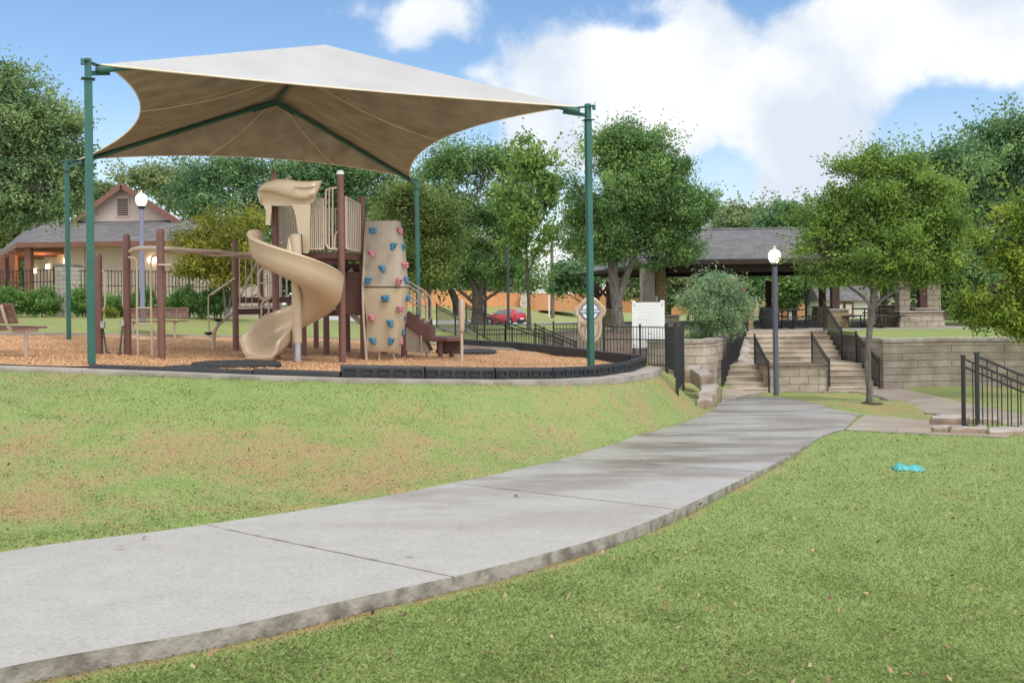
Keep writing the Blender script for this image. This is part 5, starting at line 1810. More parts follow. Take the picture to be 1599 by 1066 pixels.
# rough stone steps between lawn and path on the left
def slab_rock(px0, px1, py_top, py_bot, d0, d1, label, seed, skew=0):
    rr = random.Random(seed)
    a, b = P(px0, py_top, d0), P(px1, py_top, d0)
    c, e = P(px1 + skew, py_top, d1), P(px0 + skew, py_top, d1)
    zt = P((px0 + px1) / 2, py_top, d0).z
    zb = P((px0 + px1) / 2, py_bot, d0).z - .12
    n = 5
    poly = []
    for u, v in ((a, b), (b, c), (c, e), (e, a)):
        for i in range(n):
            p = u.lerp(v, i / n)
            poly.append(Vector((p.x + rr.uniform(-.022, .022), p.y + rr.uniform(-.022, .022))))
    if area2(poly) < 0:
        poly = poly[::-1]
    mb = MB()
    m = len(poly)
    cen = sum(poly, Vector((0, 0))) / m
    lev = [(zb, 1.02), (zb + (zt - zb) * .5, 1.03), (zt - .035, 1.0), (zt, .95)]
    mb.loft([[(cen.x + (p.x - cen.x) * k + rr.uniform(-.008, .008), cen.y + (p.y - cen.y) * k + rr.uniform(-.008, .008), z + rr.uniform(-.012, .012)) for p in poly] for z, k in lev])
    for i, f in enumerate(mb.f):
        if len(f) == m and i == len(mb.f) - 1:
            mb.mi[i] = 0
        else:
            mb.mi[i] = 1
    o = mb.build('step_stone', [M['rockcap'], M['rockface']], None, bevel=.025, angle=50)
    tag(o, label, 'stone', 'rough limestone steps beside the path')
slab_rock(1090, 1117, 614, 628, 21.3, 23.6, 'rough ochre limestone step with pale flat top beside the path bend', 1, 6)
slab_rock(1092, 1114, 585.5, 601, 24.3, 26.6, 'rough limestone block higher up, against the curved stone wall', 2, -14)
slab_rock(1088, 1111, 625, 640, 20.0, 21.5, 'lowest rough limestone step half sunk in the lawn edge', 3, 4)
slab_rock(1070, 1092, 576, 590, 27.2, 28.8, 'flat limestone slab at the base of the curved wall by the gate', 4, 4)

# railings of the main stairs
stair_rail('stair_railing', 'black close-barred railing at the far left of the lower flight', (6.66, 31.0, ZB + .02), (7.36, 32.75, ZB + 5 * RS), .98, grp, spacing=.07, dz_picket=.04, post_mid=False)
stair_rail('stair_railing', 'short level black railing at the left end of the landing below the bush', (7.38, 32.8, ZB + 5 * RS), (7.95, 34.2, ZB + 5 * RS), .98, grp, spacing=.07, dz_picket=.04, post_mid=False)
stair_rail('stair_railing', 'black railing slanting up beside the bush along the upper flight', (7.97, 34.25, ZB + 5 * RS), (8.78, 36.3, ZTOP), .98, grp, spacing=.07, dz_picket=.04, post_mid=False)
stair_rail('stair_railing', 'short black railing beside the lamp post, inner side of left flight', (8.16, 31.05, ZB + .02), (8.16, 32.8, ZB + 5 * RS), .95, grp, spacing=.08, post_mid=False, dz_picket=.04)
stair_rail('stair_railing', 'short black railing rising behind the right end of the planter wall', (10.09, 31.05, ZB + .02), (10.09, 32.8, ZB + 5 * RS), 1.0, grp, spacing=.08, post_mid=False, dz_picket=.04)
stair_rail('stair_railing', 'tall black railing down the right side of the upper flight', (11.62, 36.3, ZTOP), (11.55, 34.2, ZB + 5 * RS), 1.1, grp, spacing=.08, post_mid=False, dz_picket=.04)
stair_rail('stair_railing', 'black railing closing the right end of the landing', (11.55, 34.15, ZB + 5 * RS), (11.6, 32.9, ZB + 5 * RS), 1.0, grp, spacing=.08, post_mid=False, dz_picket=.04)
stair_rail('stair_railing', 'black railing behind the small tree, down the right lower flight', (11.6, 32.85, ZB + 5 * RS), (11.66, 31.0, ZB + .02), .98, grp, spacing=.08, post_mid=False, dz_picket=.04)

# steps with two handrails at the right edge of the picture
def right_steps():
    a, b = Vector(GP(1505, 665, 15.9)), Vector(GP(1526.5, 668, 14.95))
    run = Vector((2.6, -.1, -1.15))
    stair_rail('stair_railing', 'far one of two black railings descending out of the right edge', a, a + run, 1.1, grp, spacing=.15, dz_picket=.03, top2=.13, post_mid=False)
    stair_rail('stair_railing', 'near one of two black railings descending out of the right edge', b, b + run, 1.1, grp, spacing=.15, dz_picket=.03, top2=.13, post_mid=False)
    mb = MB()
    for i in range(8):
        p = a + run * (i / 8) - Vector((.1, 0, 0)); q = b + run * (i / 8) - Vector((.1, 0, 0))
        mb.prism([Vector((p.x, p.y)), Vector((p.x + 2.6 / 8 + .05, p.y)), Vector((q.x + 2.6 / 8 + .05, q.y)), Vector((q.x, q.y))], p.z - .6, min(p.z, q.z) - .03)
    structure(mb.build('lower_steps', M['plaza'], bevel=.01), 'concrete steps going down between two black railings')
    rr = random.Random(8)
    g = [(1455, 1482, 668, 677, 14.35, 14.72, 'short ledge block of limestone at the left of the near step edging'), (1484, 1540, 669.5, 678, 14.26, 14.63, 'long limestone ledge block in front of the near black railing'), (1542, 1598, 673, 682, 14.08, 14.54, 'broken limestone ledge block at the right edge of the picture')]
    for i, (x0, x1, y0, y1, d0, d1, lb) in enumerate(g):
        slab_rock(x0, x1, y0, y1, d0, d1, lb, 20 + i, 2)
    slab_rock(1454, 1512, 652.5, 661, 16.47, 16.84, 'limestone ledge block behind the far black railing post', 30, 0)
    slab_rock(1514, 1560, 654, 664, 16.47, 16.84, 'limestone ledge block seen through the two black railings', 31, 0)
right_steps()

# ================================================================== LAMP POSTS
def lamp_post(name, label, base, h, mat, globe=True, group=None, square=True, rad=.055):
    root = thing(name, label, 'lamp post', base, group)
    x, y, z = base
    mb = MB()
    if square:
        mb.box((x, y, z + (h - .62) / 2), (rad * 2, rad * 2, h - .62), math.radians(18))
    else:
        mb.lathe((x, y, z), [(rad * 1.1, 0), (rad, .3), (rad * .85, h - .62), (.001, h - .62)], 14)
    mb.build('pole', M[mat], root, bevel=.008 if square else 0)
    m2 = MB()
    m2.box((x, y, z + .02), (.3, .3, .04), math.radians(18)); m2.box((x, y, z + .06), (.17, .17, .05), math.radians(18))
    m2.build('base_plate', M[mat], root, bevel=.006)
    if globe:
        zt = z + h
        MB().lathe((x, y, zt - .62), [(.06, -.12), (.045, -.08), (.05, -.02), (.1, .02), (.115, .06), (.105, .1), (.001, .1)], 16).build('fitter', M['iron'], root)
        MB().lathe((x, y, zt - .52), [(.09, 0), (.125, .03), (.165, .1), (.185, .18), (.185, .25), (.16, .33), (.11, .385), (.06, .405), (.001, .41)], 22).build('globe', M['globe'], root)
        MB().lathe((x, y, zt - .12), [(.055, 0), (.06, .02), (.03, .045), (.04, .08), (.035, .11), (.001, .125)], 12).build('finial', M['finial'], root)
    else:
        MB().box((x, y, z + h - .6), (.16, .16, .1)).build('pole_cap', M[mat], root)
    return root
D_LAMP = 29.4
b = Vector(GP(1212, 612, D_LAMP))
b.z = min(b.z, bz(b.x, b.y))
lamp_post('lamp_post', 'blue-grey square lamp post with lit globe in front of the stairs', (b.x, b.y, b.z), P(1207, 384, D_LAMP).z - b.z, 'greyiron', rad=.06)
b = Vector(GP(223, 505, 32))
lamp_post('lamp_post', 'lavender-grey lamp post with lit globe before the gabled building', (b.x, b.y, b.z - .1), P(220.5, 297, 32).z - b.z + .1, 'lavender', rad=.08, square=False)
b = Vector(GP(794, 514, 44))
lamp_post('lamp_post', 'dark lamp post rising into the leaves beside the red car', (b.x, b.y, b.z), 4.3, 'greypost', rad=.065, square=False, globe=False)
b = Vector(GP(758, 505, 60))
lamp_post('lamp_post', 'thin grey lamp post right of the thick oak trunk', (b.x, b.y, b.z), 4.4, 'greyiron', rad=.1, square=False, globe=False)
b = Vector(GP(1259, 512, 47))
lamp_post('lamp_post', 'grey lamp post on a concrete foot behind the pavilion', (b.x, b.y, b.z), 4.3, 'greyiron', rad=.06, square=False, globe=False)

# ================================================================== SIGNS
FONT = None
def text(parent, body, size, loc, rot, mat, name='lettering', ext=.002):
    cu = bpy.data.curves.new(name, 'FONT')
    cu.body = body; cu.size = size; cu.extrude = ext; cu.align_x = 'CENTER'; cu.align_y = 'CENTER'
    cu.materials.append(M[mat])
    tmp = bpy.data.objects.new(name, cu)
    COL.objects.link(tmp)
    bpy.context.view_layer.update()
    dg = bpy.context.evaluated_depsgraph_get()
    me = bpy.data.meshes.new_from_object(tmp.evaluated_get(dg))
    COL.objects.unlink(tmp); bpy.data.objects.remove(tmp)
    o = bpy.data.objects.new(name, me); COL.objects.link(o)
    if not me.materials: me.materials.append(M[mat])
    o.rotation_euler = rot
    org = ORG[parent.as_pointer()]
    o.parent = parent; o.location = Vector(loc) - org
    ORG[o.as_pointer()] = org
    return o
def notice_board():
    d = 31.5
    a, b_ = P(987, 508, d), P(1038, 508, d)
    zt, zb = P(1012, 472, d).z, P(1012, 543, d).z
    gz = bz((a.x + b_.x) / 2, d)
    gz = min(gz, EYE - 2.1)
    root = thing('notice_board', 'white rules notice board on two grey posts beside the iron gate', 'sign', ((a.x + b_.x) / 2, d, gz))
    cx = (a.x + b_.x) / 2; w = b_.x - a.x
    bd = MB().box((cx, d, (zt + zb) / 2), (w, .03, zt - zb)).build('board', M['white'], root, bevel=.006)
    for x in (a.x + .06, b_.x - .06):
        MB().box((x, d + .065, (zt + gz) / 2 - .05), (.09, .09, zt - gz + .1)).build('post', M['greypost'], root, bevel=.006)
        m2 = MB(); m2.box((x, d + .065, zt + .025), (.15, .15, .03)); m2.box((x, d + .065, zt + .05), (.09, .09, .03))
        m2.build('post_cap', M['white'], root, bevel=.005)
    rr = random.Random(4)
    mb = MB()
    H = zt - zb
    def line(f, x0, x1):
        x = x0
        while x < x1:
            l = rr.uniform(.015, .055)
            mb.box((cx + (x + l / 2) * w, d - .0165, zt - f * H), (min(l, x1 - x) * w, .003, .007))
            x += l + .012
    for i, (f, x0, x1) in enumerate(((.07, -.3, .32), (.15, -.38, .4), (.22, -.28, .3), (.25, -.05, .2), (.30, -.3, .27), (.36, -.35, .1), (.39, -.35, .35), (.45, -.36, .2), (.5, -.3, .36), (.53, -.36, .36), (.58, -.34, .0), (.66, -.3, .3), (.7, .0, .36), (.76, -.2, .36), (.8, -.1, .36), (.86, -.2, .3))):
        line(f, x0, x1)
    mb.build('small_print', M['signtext'], bd)
    mb = MB()
    for fx_ in (-.42, .42):
        for f in (.06, .94):
            x, z = cx + fx_ * w, zt - f * H
            t = .008
            for (ox, oz, sx_, sz) in ((0, .03, .05, t), (0, -.03, .05, t), (-.022, 0, t, .06), (.022, 0, t, .06)):
                mb.box((x + ox, d - .0165, z + oz), (sx_, .004, sz))
    mb.build('corner_mark', M['printdark'], bd)
    MB().box((cx + .03 * w, d - .017, zt - .69 * H), (.1, .004, .03)).build('print_block', M['signtext'], bd)
notice_board()
def age_sign():
    d = 24.3
    g = float(chips_z(sx_at(923, d), d))
    c = P(922, 500, d)
    root = thing('play_sign', 'tan rounded play sign with blue emblem behind the near right green pole', 'sign', (c.x, d, g))
    out_ = [(922, 463), (930, 465), (936, 470), (939, 475), (944.5, 479), (946.5, 485), (945, 491), (940.5, 495), (940, 505), (940, 515), (938, 524), (934, 531), (928, 535.5), (922, 537),
            (916, 535.5), (910, 531), (905.5, 524), (903, 515), (902, 505), (901.5, 495), (898, 491), (896.5, 485), (898, 479), (905, 475), (908, 470), (914, 465)]
    pts = [P(x, y, d) for x, y in out_]
    cen = sum(pts, Vector()) / len(pts)
    mb = MB()
    secs = []
    for dy, k in ((-.045, .86), (-.055, .90), (-.05, .97), (-.03, 1.0), (.03, 1.0), (.05, .96)):
        secs.append([Vector((cen.x + (p.x - cen.x) * k, d + dy, cen.z + (p.z - cen.z) * k)) for p in pts])
    mb.loft(secs)
    pn = mb.build('panel', M['tan'], root, angle=50)
    MB().lathe((c.x, d, g - .1), [(.03, 0), (.03, P(922, 533, d).z - g + .1), (.001, P(922, 533, d).z - g + .1)], 12).build('post', M['brown'], root)
    # emblem: ring, disc and banner
    yb = d - .058
    e = P(921, 486, d)
    def disc(r0, r1, y, mat, n=32, nm='emblem_ring'):
        mb = MB()
        for i in range(n):
            a = 2 * math.pi * i / n
            for r in (r0, r1):
                mb.v.append((e.x + r * math.cos(a), y, e.z + r * math.sin(a)))
        for i in range(n):
            j = (i + 1) % n
            mb.face([2 * i, 2 * i + 1, 2 * j + 1, 2 * j])
        o = len(mb.v)
        mb.v += [(v[0], v[1] + .008, v[2]) for v in mb.v[:o]]
        for i in range(n):
            j = (i + 1) % n
            mb.face([2 * i + 1, o + 2 * i + 1, o + 2 * j + 1, 2 * j + 1])
        return mb.build(nm, M[mat], pn)
    disc(.2, .225, yb - .006, 'printblue'); disc(.001, .2, yb - .005, 'white', nm='emblem_disc'); disc(.1, .125, yb - .008, 'printblue')
    MB().box((e.x, yb - .011, e.z), (.50, .008, .1)).build('emblem_banner', M['printblue'], pn)
    MB().box((e.x, yb - .0145, e.z), (.46, .006, .06)).build('emblem_banner_text_field', M['white'], pn)
    mb = MB()
    for i, x in enumerate((-.19, -.14, -.1, .1, .15, .19)):
        mb.box((e.x + x, yb - .018, e.z), (.022, .004, .034))
    mb.build('emblem_print', M['printblue'], pn)
    # lower text field
    fr = [(907, 502), (920, 505.5), (935, 502), (935, 513), (933, 522), (928, 529), (921, 532), (914, 529), (909, 522), (907, 513)]
    MB().tube([P(x, y, yb - .004) for x, y in fr], .006, 6, closed=True).build('text_frame', M['printdark'], pn)
    q = P(921, 509, yb - .01)
    text(pn, 'Play', .13, (q.x - .1, yb - .008, q.z), (math.radians(90), 0, 0), 'printdark')
    mb = MB()
    for k, (ox, oy) in enumerate(((-9, 0), (-3, 1), (3, 0))):
        mb.tube([P(921 + ox - 1.5, 514 + oy, yb - .006), P(921 + ox + 1.5, 514 + oy, yb - .006), P(921 + ox + 2, 517 + oy, yb - .006), P(921 + ox, 519 + oy, yb - .006), P(921 + ox + 2.4, 521 + oy, yb - .006), P(921 + ox + 1.5, 525 + oy, yb - .006), P(921 + ox - 1.5, 525 + oy, yb - .006)], .007, 5, smooth=2)
    mb.build('print_figure', M['printdark'], pn)
age_sign()

# ================================================================== GABLED BUILDING ON THE LEFT
def left_building():
    d = 43.0
    g = EYE - .45
    q = lambda px, py, dd=d: P(px, py, dd)
    x0, x1 = q(128, 470).x, q(345, 470).x
    xe0, xe1 = q(28, 380).x, q(352, 380).x
    root = thing('park_building', 'beige gabled park building with brown trim, grey shingles and lit porch', 'building', ((x0 + x1) / 2, d, g))
    zE = q(200, 377).z                    # eave
    zR = q(200, 345).z                    # where roof meets the gable wall
    yw, yg, yb = d + 1.0, d + 4.4, d + 11
    MB().box(((x0 + x1) / 2, (yw + yb) / 2, (g + zE + .1) / 2 - .1), (x1 - x0, yb - yw, zE - g + .3)).build('wall', M['wallbeige'], root)
    MB().box(((x0 + x1) / 2, yw + .1, g + .35), (x1 - x0 + .12, .34, .9)).build('stone_base', M['whitestone'], root, bevel=.02)
    # wall corner board / pilaster
    for px in (118, 270):
        x = sx_at(px, yw)
        MB().box((x, yw - .03, (g + zE) / 2), (.5 if px == 270 else .9, .12, zE - g)).build('pilaster', M['wallbeige'], root)
    # skirt roof in front of the gable
    mb = MB()
    r0, r1, rb = Vector((xe0, d, zE)), Vector((xe1, d, zE)), yg
    tl, tr_ = Vector((q(60, 345, yg).x, yg, q(60, 345, yg).z)), Vector((q(300, 345, yg).x + .6, yg, q(200, 345, yg).z))
    zt = q(200, 345, yg).z
    tl.z = tr_.z = zt
    # hipped towards the left porch
    SK = .62                                   # the porch side runs back at an angle
    L0 = Vector((xe0 - SK * 13, d + 13, zE))
    tl2 = Vector((tl.x - SK * 9, yg + 9, zt))
    t = .1
    for quad in ((r0, r1, tr_, tl), (L0, r0, tl, tl2)):
        vs = list(quad) + [v - Vector((0, 0, t)) for v in quad]
        mb.add(vs, [(0, 1, 2, 3), (7, 6, 5, 4), (0, 4, 5, 1), (1, 5, 6, 2), (2, 6, 7, 3), (3, 7, 4, 0)])
    mb.build('skirt_roof', M['shingle'], root, angle=20)
    # fascia
    mb = MB()
    mb.beam(r0 + Vector((0, -.03, -.1)), r1 + Vector((0, -.03, -.1)), .05, .22)
    mb.beam(L0 + Vector((-.03, 0, -.1)), r0 + Vector((-.03, 0, -.1)), .05, .22)
    mb.build('fascia', M['trim'], root)
    mb = MB()
    mb.add([r0 + Vector((.05, .05, -.16)), r1 + Vector((0, .05, -.16)), Vector((r1.x, yw + .05, zE - .16)), Vector((xe0 + .05, yw + .05, zE - .16))], [(0, 1, 2, 3)])
    mb.add([L0 + Vector((.05, 0, -.162)), r0 + Vector((.05, .05, -.162)), Vector((x0 + .2, d + .05, zE - .162)), Vector((x0 + .2 - SK * 13, d + 13, zE - .162))], [(0, 1, 2, 3)])
    mb.build('porch_ceiling', M['warmwood'], root)
    for i in range(5):
        y = d + 1.4 + i * 2.2
        MB().beam(Vector((xe0 - .1 - SK * (y - d), y, zE - .26)), Vector((x0 + .1 - SK * (y - d), y, zE - .26)), .12, .18).build('porch_beam', M['trim'], root)
    # gable
    ax = q(195, 286, yg)
    gl, gr = q(105, 352, yg), q(296, 352, yg)
    gl.z = gr.z
    mb = MB()
    tri = [(gl.x, gl.z - .3), (gr.x, gr.z - .3), (gr.x, gr.z), (ax.x, ax.z - .12), (gl.x, gl.z)]
    mb.loft([[(x - SK * (y - yg) * .75, y, z) for x, z in tri] for y in (yg, yb)])
    mb.build('gable_wall', M['wallbeige'], root)
    ridge_ = ax.z
    for side, e in ((-1, gl), (1, gr)):
        dx_, dz_ = e.x - ax.x, e.z - ax.z
        ex = Vector((ax.x + dx_ * 1.1, 0, ax.z + dz_ * 1.1))
        m2 = MB()
        A, B = Vector((ax.x, yg - .45, ax.z)), Vector((ex.x, yg - .45, ex.z))
        C_, D_ = Vector((ex.x - SK * (yb - yg) * .78, yb + .4, ex.z)), Vector((ax.x - SK * (yb - yg) * .78, yb + .4, ax.z))
        vs = [A, B, C_, D_] + [v - Vector((0, 0, .09)) for v in (A, B, C_, D_)]
        m2.add(vs, [(0, 1, 2, 3), (7, 6, 5, 4), (0, 4, 5, 1), (1, 5, 6, 2), (2, 6, 7, 3), (3, 7, 4, 0)])
        m2.build('main_roof', M['shingle'], root)
        m3 = MB(); m3.beam(A + Vector((0, -.03, -.17)), B + Vector((0, -.03, -.17)), .05, .24, (0, 0, 1))
        m3.build('bargeboard', M['trim'], root)
    v0, v1 = q(184, 337, yg - .03), q(200, 310, yg - .03)
    MB().box(((v0.x + v1.x) / 2, yg - .02, (v0.z + v1.z) / 2), (v1.x - v0.x + .14, .06, v1.z - v0.z + .14)).build('vent_frame', M['wallbeige'], root, bevel=.01)
    mb = MB()
    for i in range(9):
        z = v0.z + (v1.z - v0.z) * (i + .5) / 9
        mb.beam(Vector((v0.x, yg - .07, z)), Vector((v1.x, yg - .07, z)), .02, .05)
    mb.build('vent_louvre', M['postdk'], root)
    # inner wall of the porch, running back at the same angle
    MB().beam(Vector((x0 + .05, yw + .05, (g + zE) / 2 - .1)), Vector((x0 + .05 - .78 * 10, yw + 10, (g + zE) / 2 - .1)), .2, zE - g).build('porch_wall', M['wallbeige'], root)
    # porch posts
    for px, yy in ((7, d + 7.0), (22, d + 3.6), (46, d + .35)):
        x = sx_at(px, yy)
        MB().box((x, yy, (g + zE) / 2 - .15), (.28, .28, zE - g)).build('porch_post', M['trim'], root, bevel=.01)
    # porch side wall (receding) is the building's left side; lamps on it
    for px, py, dd in ((54, 423, 0), (74, 416.5, 0), (101.5, 407.5, 0), (235, 406, yw - .12)):
        if not dd:
            dd = (x0 - .12 + .78 * yw) / (ray(px, py)[0] + .78) - .25
        p = q(px, py, dd)
        m2 = MB()
        if px == 235:
            m2.ball(p, .14, 10, 8); m2.ball(p + Vector((.22, 0, 0)), .12, 10, 8)
        else:
            m2.box(p, (.12, .1, .24))
        m2.build('wall_lamp', M['warm'], root)
    pl = bpy.data.lights.new('porch_lamp_light', 'POINT'); pl.energy = 70; pl.color = (1, .62, .3); pl.shadow_soft_size = .25
    lo = bpy.data.objects.new('porch_lamp_light', pl); COL.objects.link(lo); lo.location = q(60, 410, d + 3.4)
left_building()
def stone_column(name, label, px0, px1, py0, py1, d, mat, cap=True):
    a, b = P(px0, py1, d), P(px1, py0, d)
    w = b.x - a.x
    root = thing(name, label, 'pillar', ((a.x + b.x) / 2, d + w / 2, a.z))
    MB().box(((a.x + b.x) / 2, d + w / 2, (a.z + b.z) / 2 - .1), (w, w, b.z - a.z + .2)).build('shaft', M[mat], root, bevel=.02)
    if cap:
        MB().box(((a.x + b.x) / 2, d + w / 2, b.z + .04), (w + .08, w + .08, .08)).build('cap', M['kerb'], root, bevel=.015)
stone_column('stone_pillar', 'white limestone fence pillar standing between the hedge shrubs', 86, 116, 415, 500, 37.2, 'whitestone')
iron_fence('iron_fence', 'black iron fence with thin pickets left of the white stone pillar', [(-24, 37.6, EYE - .42), GP(85, 490, 37.6)], 1.75, 'tall black fences before the gabled building', spacing=.13, rails=(1.7, 1.25, .15), r=.011)
iron_fence('iron_fence', 'black iron fence with thin pickets right of the white stone pillar', [GP(117, 490, 37.6), GP(296, 492, 37.6), GP(345, 494, 37.6)], 1.72, 'tall black fences before the gabled building', spacing=.13, rails=(1.66, 1.1, .15), r=.011, post_every=4.5)

# ================================================================== PAVILION
def pavilion():
    f = EYE - 1.22
    d = 38.0
    q = lambda px, py, dd=d: P(px, py, dd)
    zE = q(1150, 404).z
    xl, xr = q(1050, 404).x, q(1500, 404).x + .3
    yb = d + 17
    root = thing('pavilion', 'open picnic pavilion with grey shingle roof, brown timber posts and stone plinths', 'pavilion', ((xl + xr) / 2, d + 8, f))
    MB().prism([Vector((xl - .4, 36.34)), Vector((xr, 36.4)), Vector((xr, yb - .5)), Vector((xl - 1.8, yb - .5))], f - .4, f).build('floor_slab', M['kerb'], root)
    ym = (d + yb) / 2
    zr = q(1170, 358.5, ym).z
    xa, xb = q(1085, 360, ym).x, q(1440, 360, ym).x + .6
    bl = P(905, 427, yb); bl.z = zE
    c = [Vector((xl, d, zE)), Vector((xr, d, zE)), Vector((xr, yb, zE)), Vector((bl.x, yb, zE))]
    r0, r1 = Vector((xa, ym, zr)), Vector((xb, ym, zr))
    t = .1
    mb = MB()
    for face in ((c[0], c[1], r1, r0), (c[2], c[3], r0, r1), (c[3], c[0], r0), (c[1], c[2], r1)):
        n = len(face)
        vs = list(face) + [v - Vector((0, 0, t)) for v in face]
        mb.add(vs, [tuple(range(n)), tuple(range(2 * n - 1, n - 1, -1))] + [(i, n + i, n + (i + 1) % n, (i + 1) % n) for i in range(n)])
    mb.build('roof', M['shingle'], root, angle=15)
    mb = MB()
    for i in range(4):
        a, b = c[i], c[(i + 1) % 4]
        mb.beam(a + Vector((0, 0, -.13)), b + Vector((0, 0, -.13)), .06, .16)
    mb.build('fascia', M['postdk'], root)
    mb = MB(); mb.tube([r0 + Vector((0, 0, .02)), r1 + Vector((0, 0, .02))], .08, 6); mb.build('ridge_cap', M['shingle'], root)
    # perimeter beams
    ins = [c[0] + Vector((.9, .8, -.32)), c[1] + Vector((-.9, .8, -.32)), c[2] + Vector((-.9, -.8, -.2)), c[3] + Vector((1.2, -.8, -.2))]
    for i in range(4):
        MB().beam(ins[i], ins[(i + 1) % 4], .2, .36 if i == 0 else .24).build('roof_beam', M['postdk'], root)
    # rafters
    for i in range(9):
        x = xl + .5 + (xr - xl - 1) * i / 8
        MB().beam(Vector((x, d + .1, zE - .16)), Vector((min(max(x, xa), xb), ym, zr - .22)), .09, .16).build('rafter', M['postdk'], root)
    # posts on plinths
    spec = [(1154, d + .8), (1303.5, d + .9), (1284, d + 13.5), (1440, d + 1), (932, yb - .9), (951, yb - 4.5), (1200, yb - .9), (1380, yb - .9)]
    for px, yy in spec:
        x = sx_at(px, yy)
        po = MB().box((x, yy, (f + zE - .6) / 2 + .35), (.3, .3, zE - .6 - f - .7)).build('timber_post', M['post'], root, bevel=.012)
        m2 = MB(); m2.box((x, yy, f + .34), (.95, .95, .7), 0, 0, .86); m2.build('stone_plinth', M['tanstone'], po, bevel=.02)
        m3 = MB(); m3.box((x, yy, f + .72), (.9, .9, .07)); m3.build('plinth_cap', M['kerb'], po, bevel=.01)
        for sx_ in ((-1, 1) if px in (932, 951) else ()):
            m4 = MB(); m4.beam(Vector((x + sx_ * .14, yy, zE - 1.35)), Vector((x + sx_ * .75, yy, zE - .62)), .12, .14); m4.build('brace', M['post'], po)
pavilion()
f_ = EYE - 1.22
def pillar(px0, px1, d, zt_px, zb, mat, label, name='stone_pillar', depth=None):
    a, b = P(px0, zt_px, d), P(px1, zt_px, d)
    w = b.x - a.x
    root = thing(name, label, 'pillar', ((a.x + b.x) / 2, d, zb))
    MB().box(((a.x + b.x) / 2, d + (depth or w) / 2, (a.z + zb) / 2), (w, depth or w, a.z - zb)).build('shaft', M[mat], root, bevel=.02)
    return root
r = pillar(1003, 1023, 41.5, 418, f_, 'kerb', 'tall pale stone pillar behind the white notice board', depth=.9)
b0 = P(1031, 430, 41.8)
MB().box((b0.x, 42.0, (b0.z + f_) / 2 + .2), (.44, .7, b0.z - f_ + .4)).build('tan_return', M['tanstone'], r, bevel=.02)
MB().box((P(1026, 466, 41.5).x, 41.62, P(1026, 466, 41.5).z), (.1, .06, .22)).build('meter_box', M['steel'], r, bevel=.01)
def low_wall(px0, px1, py0, d, label, mat='limestone', depth=.8, taper=.92, zb=None):
    a, b = P(px0, py0, d), P(px1, py0, d)
    zb = f_ if zb is None else zb
    root = thing('stone_plinth', label, 'plinth', ((a.x + b.x) / 2, d, zb))
    MB().box(((a.x + b.x) / 2, d + depth / 2, (a.z + zb) / 2 - .02), (b.x - a.x, depth, a.z - zb), 0, 0, taper).build('stone_body', M[mat], root, bevel=.02)
    MB().box(((a.x + b.x) / 2, d + depth / 2, a.z + .025), ((b.x - a.x) * taper + .1, depth * taper + .1, .07)).build('cap', M['kerb'], root, bevel=.015)
    return root
low_wall(1034, 1062, 494, 40.5, 'low stone plinth with pale cap right of the notice board')
low_wall(1404, 1476, 488, 38.3, 'wide battered stone plinth under two stone pillars by the terrace edge', depth=1.3, taper=.93)
pillar(1404, 1421, 38.9, 425, P(1410, 486, 38.9).z, 'limestone', 'left one of two stone pillars on the battered plinth', depth=.5)
pillar(1446, 1469, 38.9, 425, P(1460, 486, 38.9).z, 'limestone', 'right, wider one of two stone pillars on the battered plinth', depth=.5)
low_wall(1297, 1318, 491, 39.5, 'small tan stone plinth left of the shed door')
low_wall(1371, 1404, 494, 39.5, 'tan stone plinth behind the right picnic table', 'tanstone')

# picnic tables
def picnic_table(name, label, loc, rz):
    root = thing(name, label, 'picnic table', (0, 0, 0), 'black metal picnic tables on the pavilion floor')
    MB().box((0, 0, .75), (1.15, 1.15, .05)).build('table_top', M['iron'], root, bevel=.02)
    for k in range(4):
        a = math.pi / 2 * k
        c, s = math.cos(a), math.sin(a)
        m2 = MB(); m2.box((c * 1.0, s * 1.0, .46), (.3, 1.0, .045), a); m2.build('seat', M['iron'], root, bevel=.015)
        m3 = MB()
        m3.tube([(c * .3, s * .3, .72), (c * .34, s * .34, .1), (c * .42, s * .42, .04), (c * .85, s * .85, .04), (c * .95, s * .95, .1), (c * 1.0, s * 1.0, .44)], .028, 8, smooth=3)
        m3.build('leg', M['iron'], root)
    root.location = loc; root.rotation_euler = (0, 0, rz)
    return root
p = P(1226, 515, 38.6); t1 = picnic_table('picnic_table', 'black picnic table left of the centre railing, partly behind the lamp post', (p.x, 38.6, f_), .1)
t2 = copy_tree(t1); p = P(1362, 515, 38.4); t2.location = (p.x, 38.4, f_); t2['label'] = 'black picnic table in front of the white shed, behind the small tree trunk'
t3 = copy_tree(t1); p = P(1390, 508, 46); t3.location = (p.x, 46, f_); t3['label'] = 'farther black picnic table deep in the pavilion at the right'
p = P(1199, 515, 38.2)
bin_ = thing('litter_bin', 'black round litter bin beside the left picnic table', 'bin', (p.x, 38.2, f_))
MB().lathe((p.x, 38.2, f_), [(.24, 0), (.27, .1), (.28, .72), (.001, .72)], 16).build('body', M['iron'], bin_)
MB().lathe((p.x, 38.2, f_ + .72), [(.3, 0), (.3, .05), (.2, .12), (.001, .13)], 16).build('lid', M['iron'], bin_)

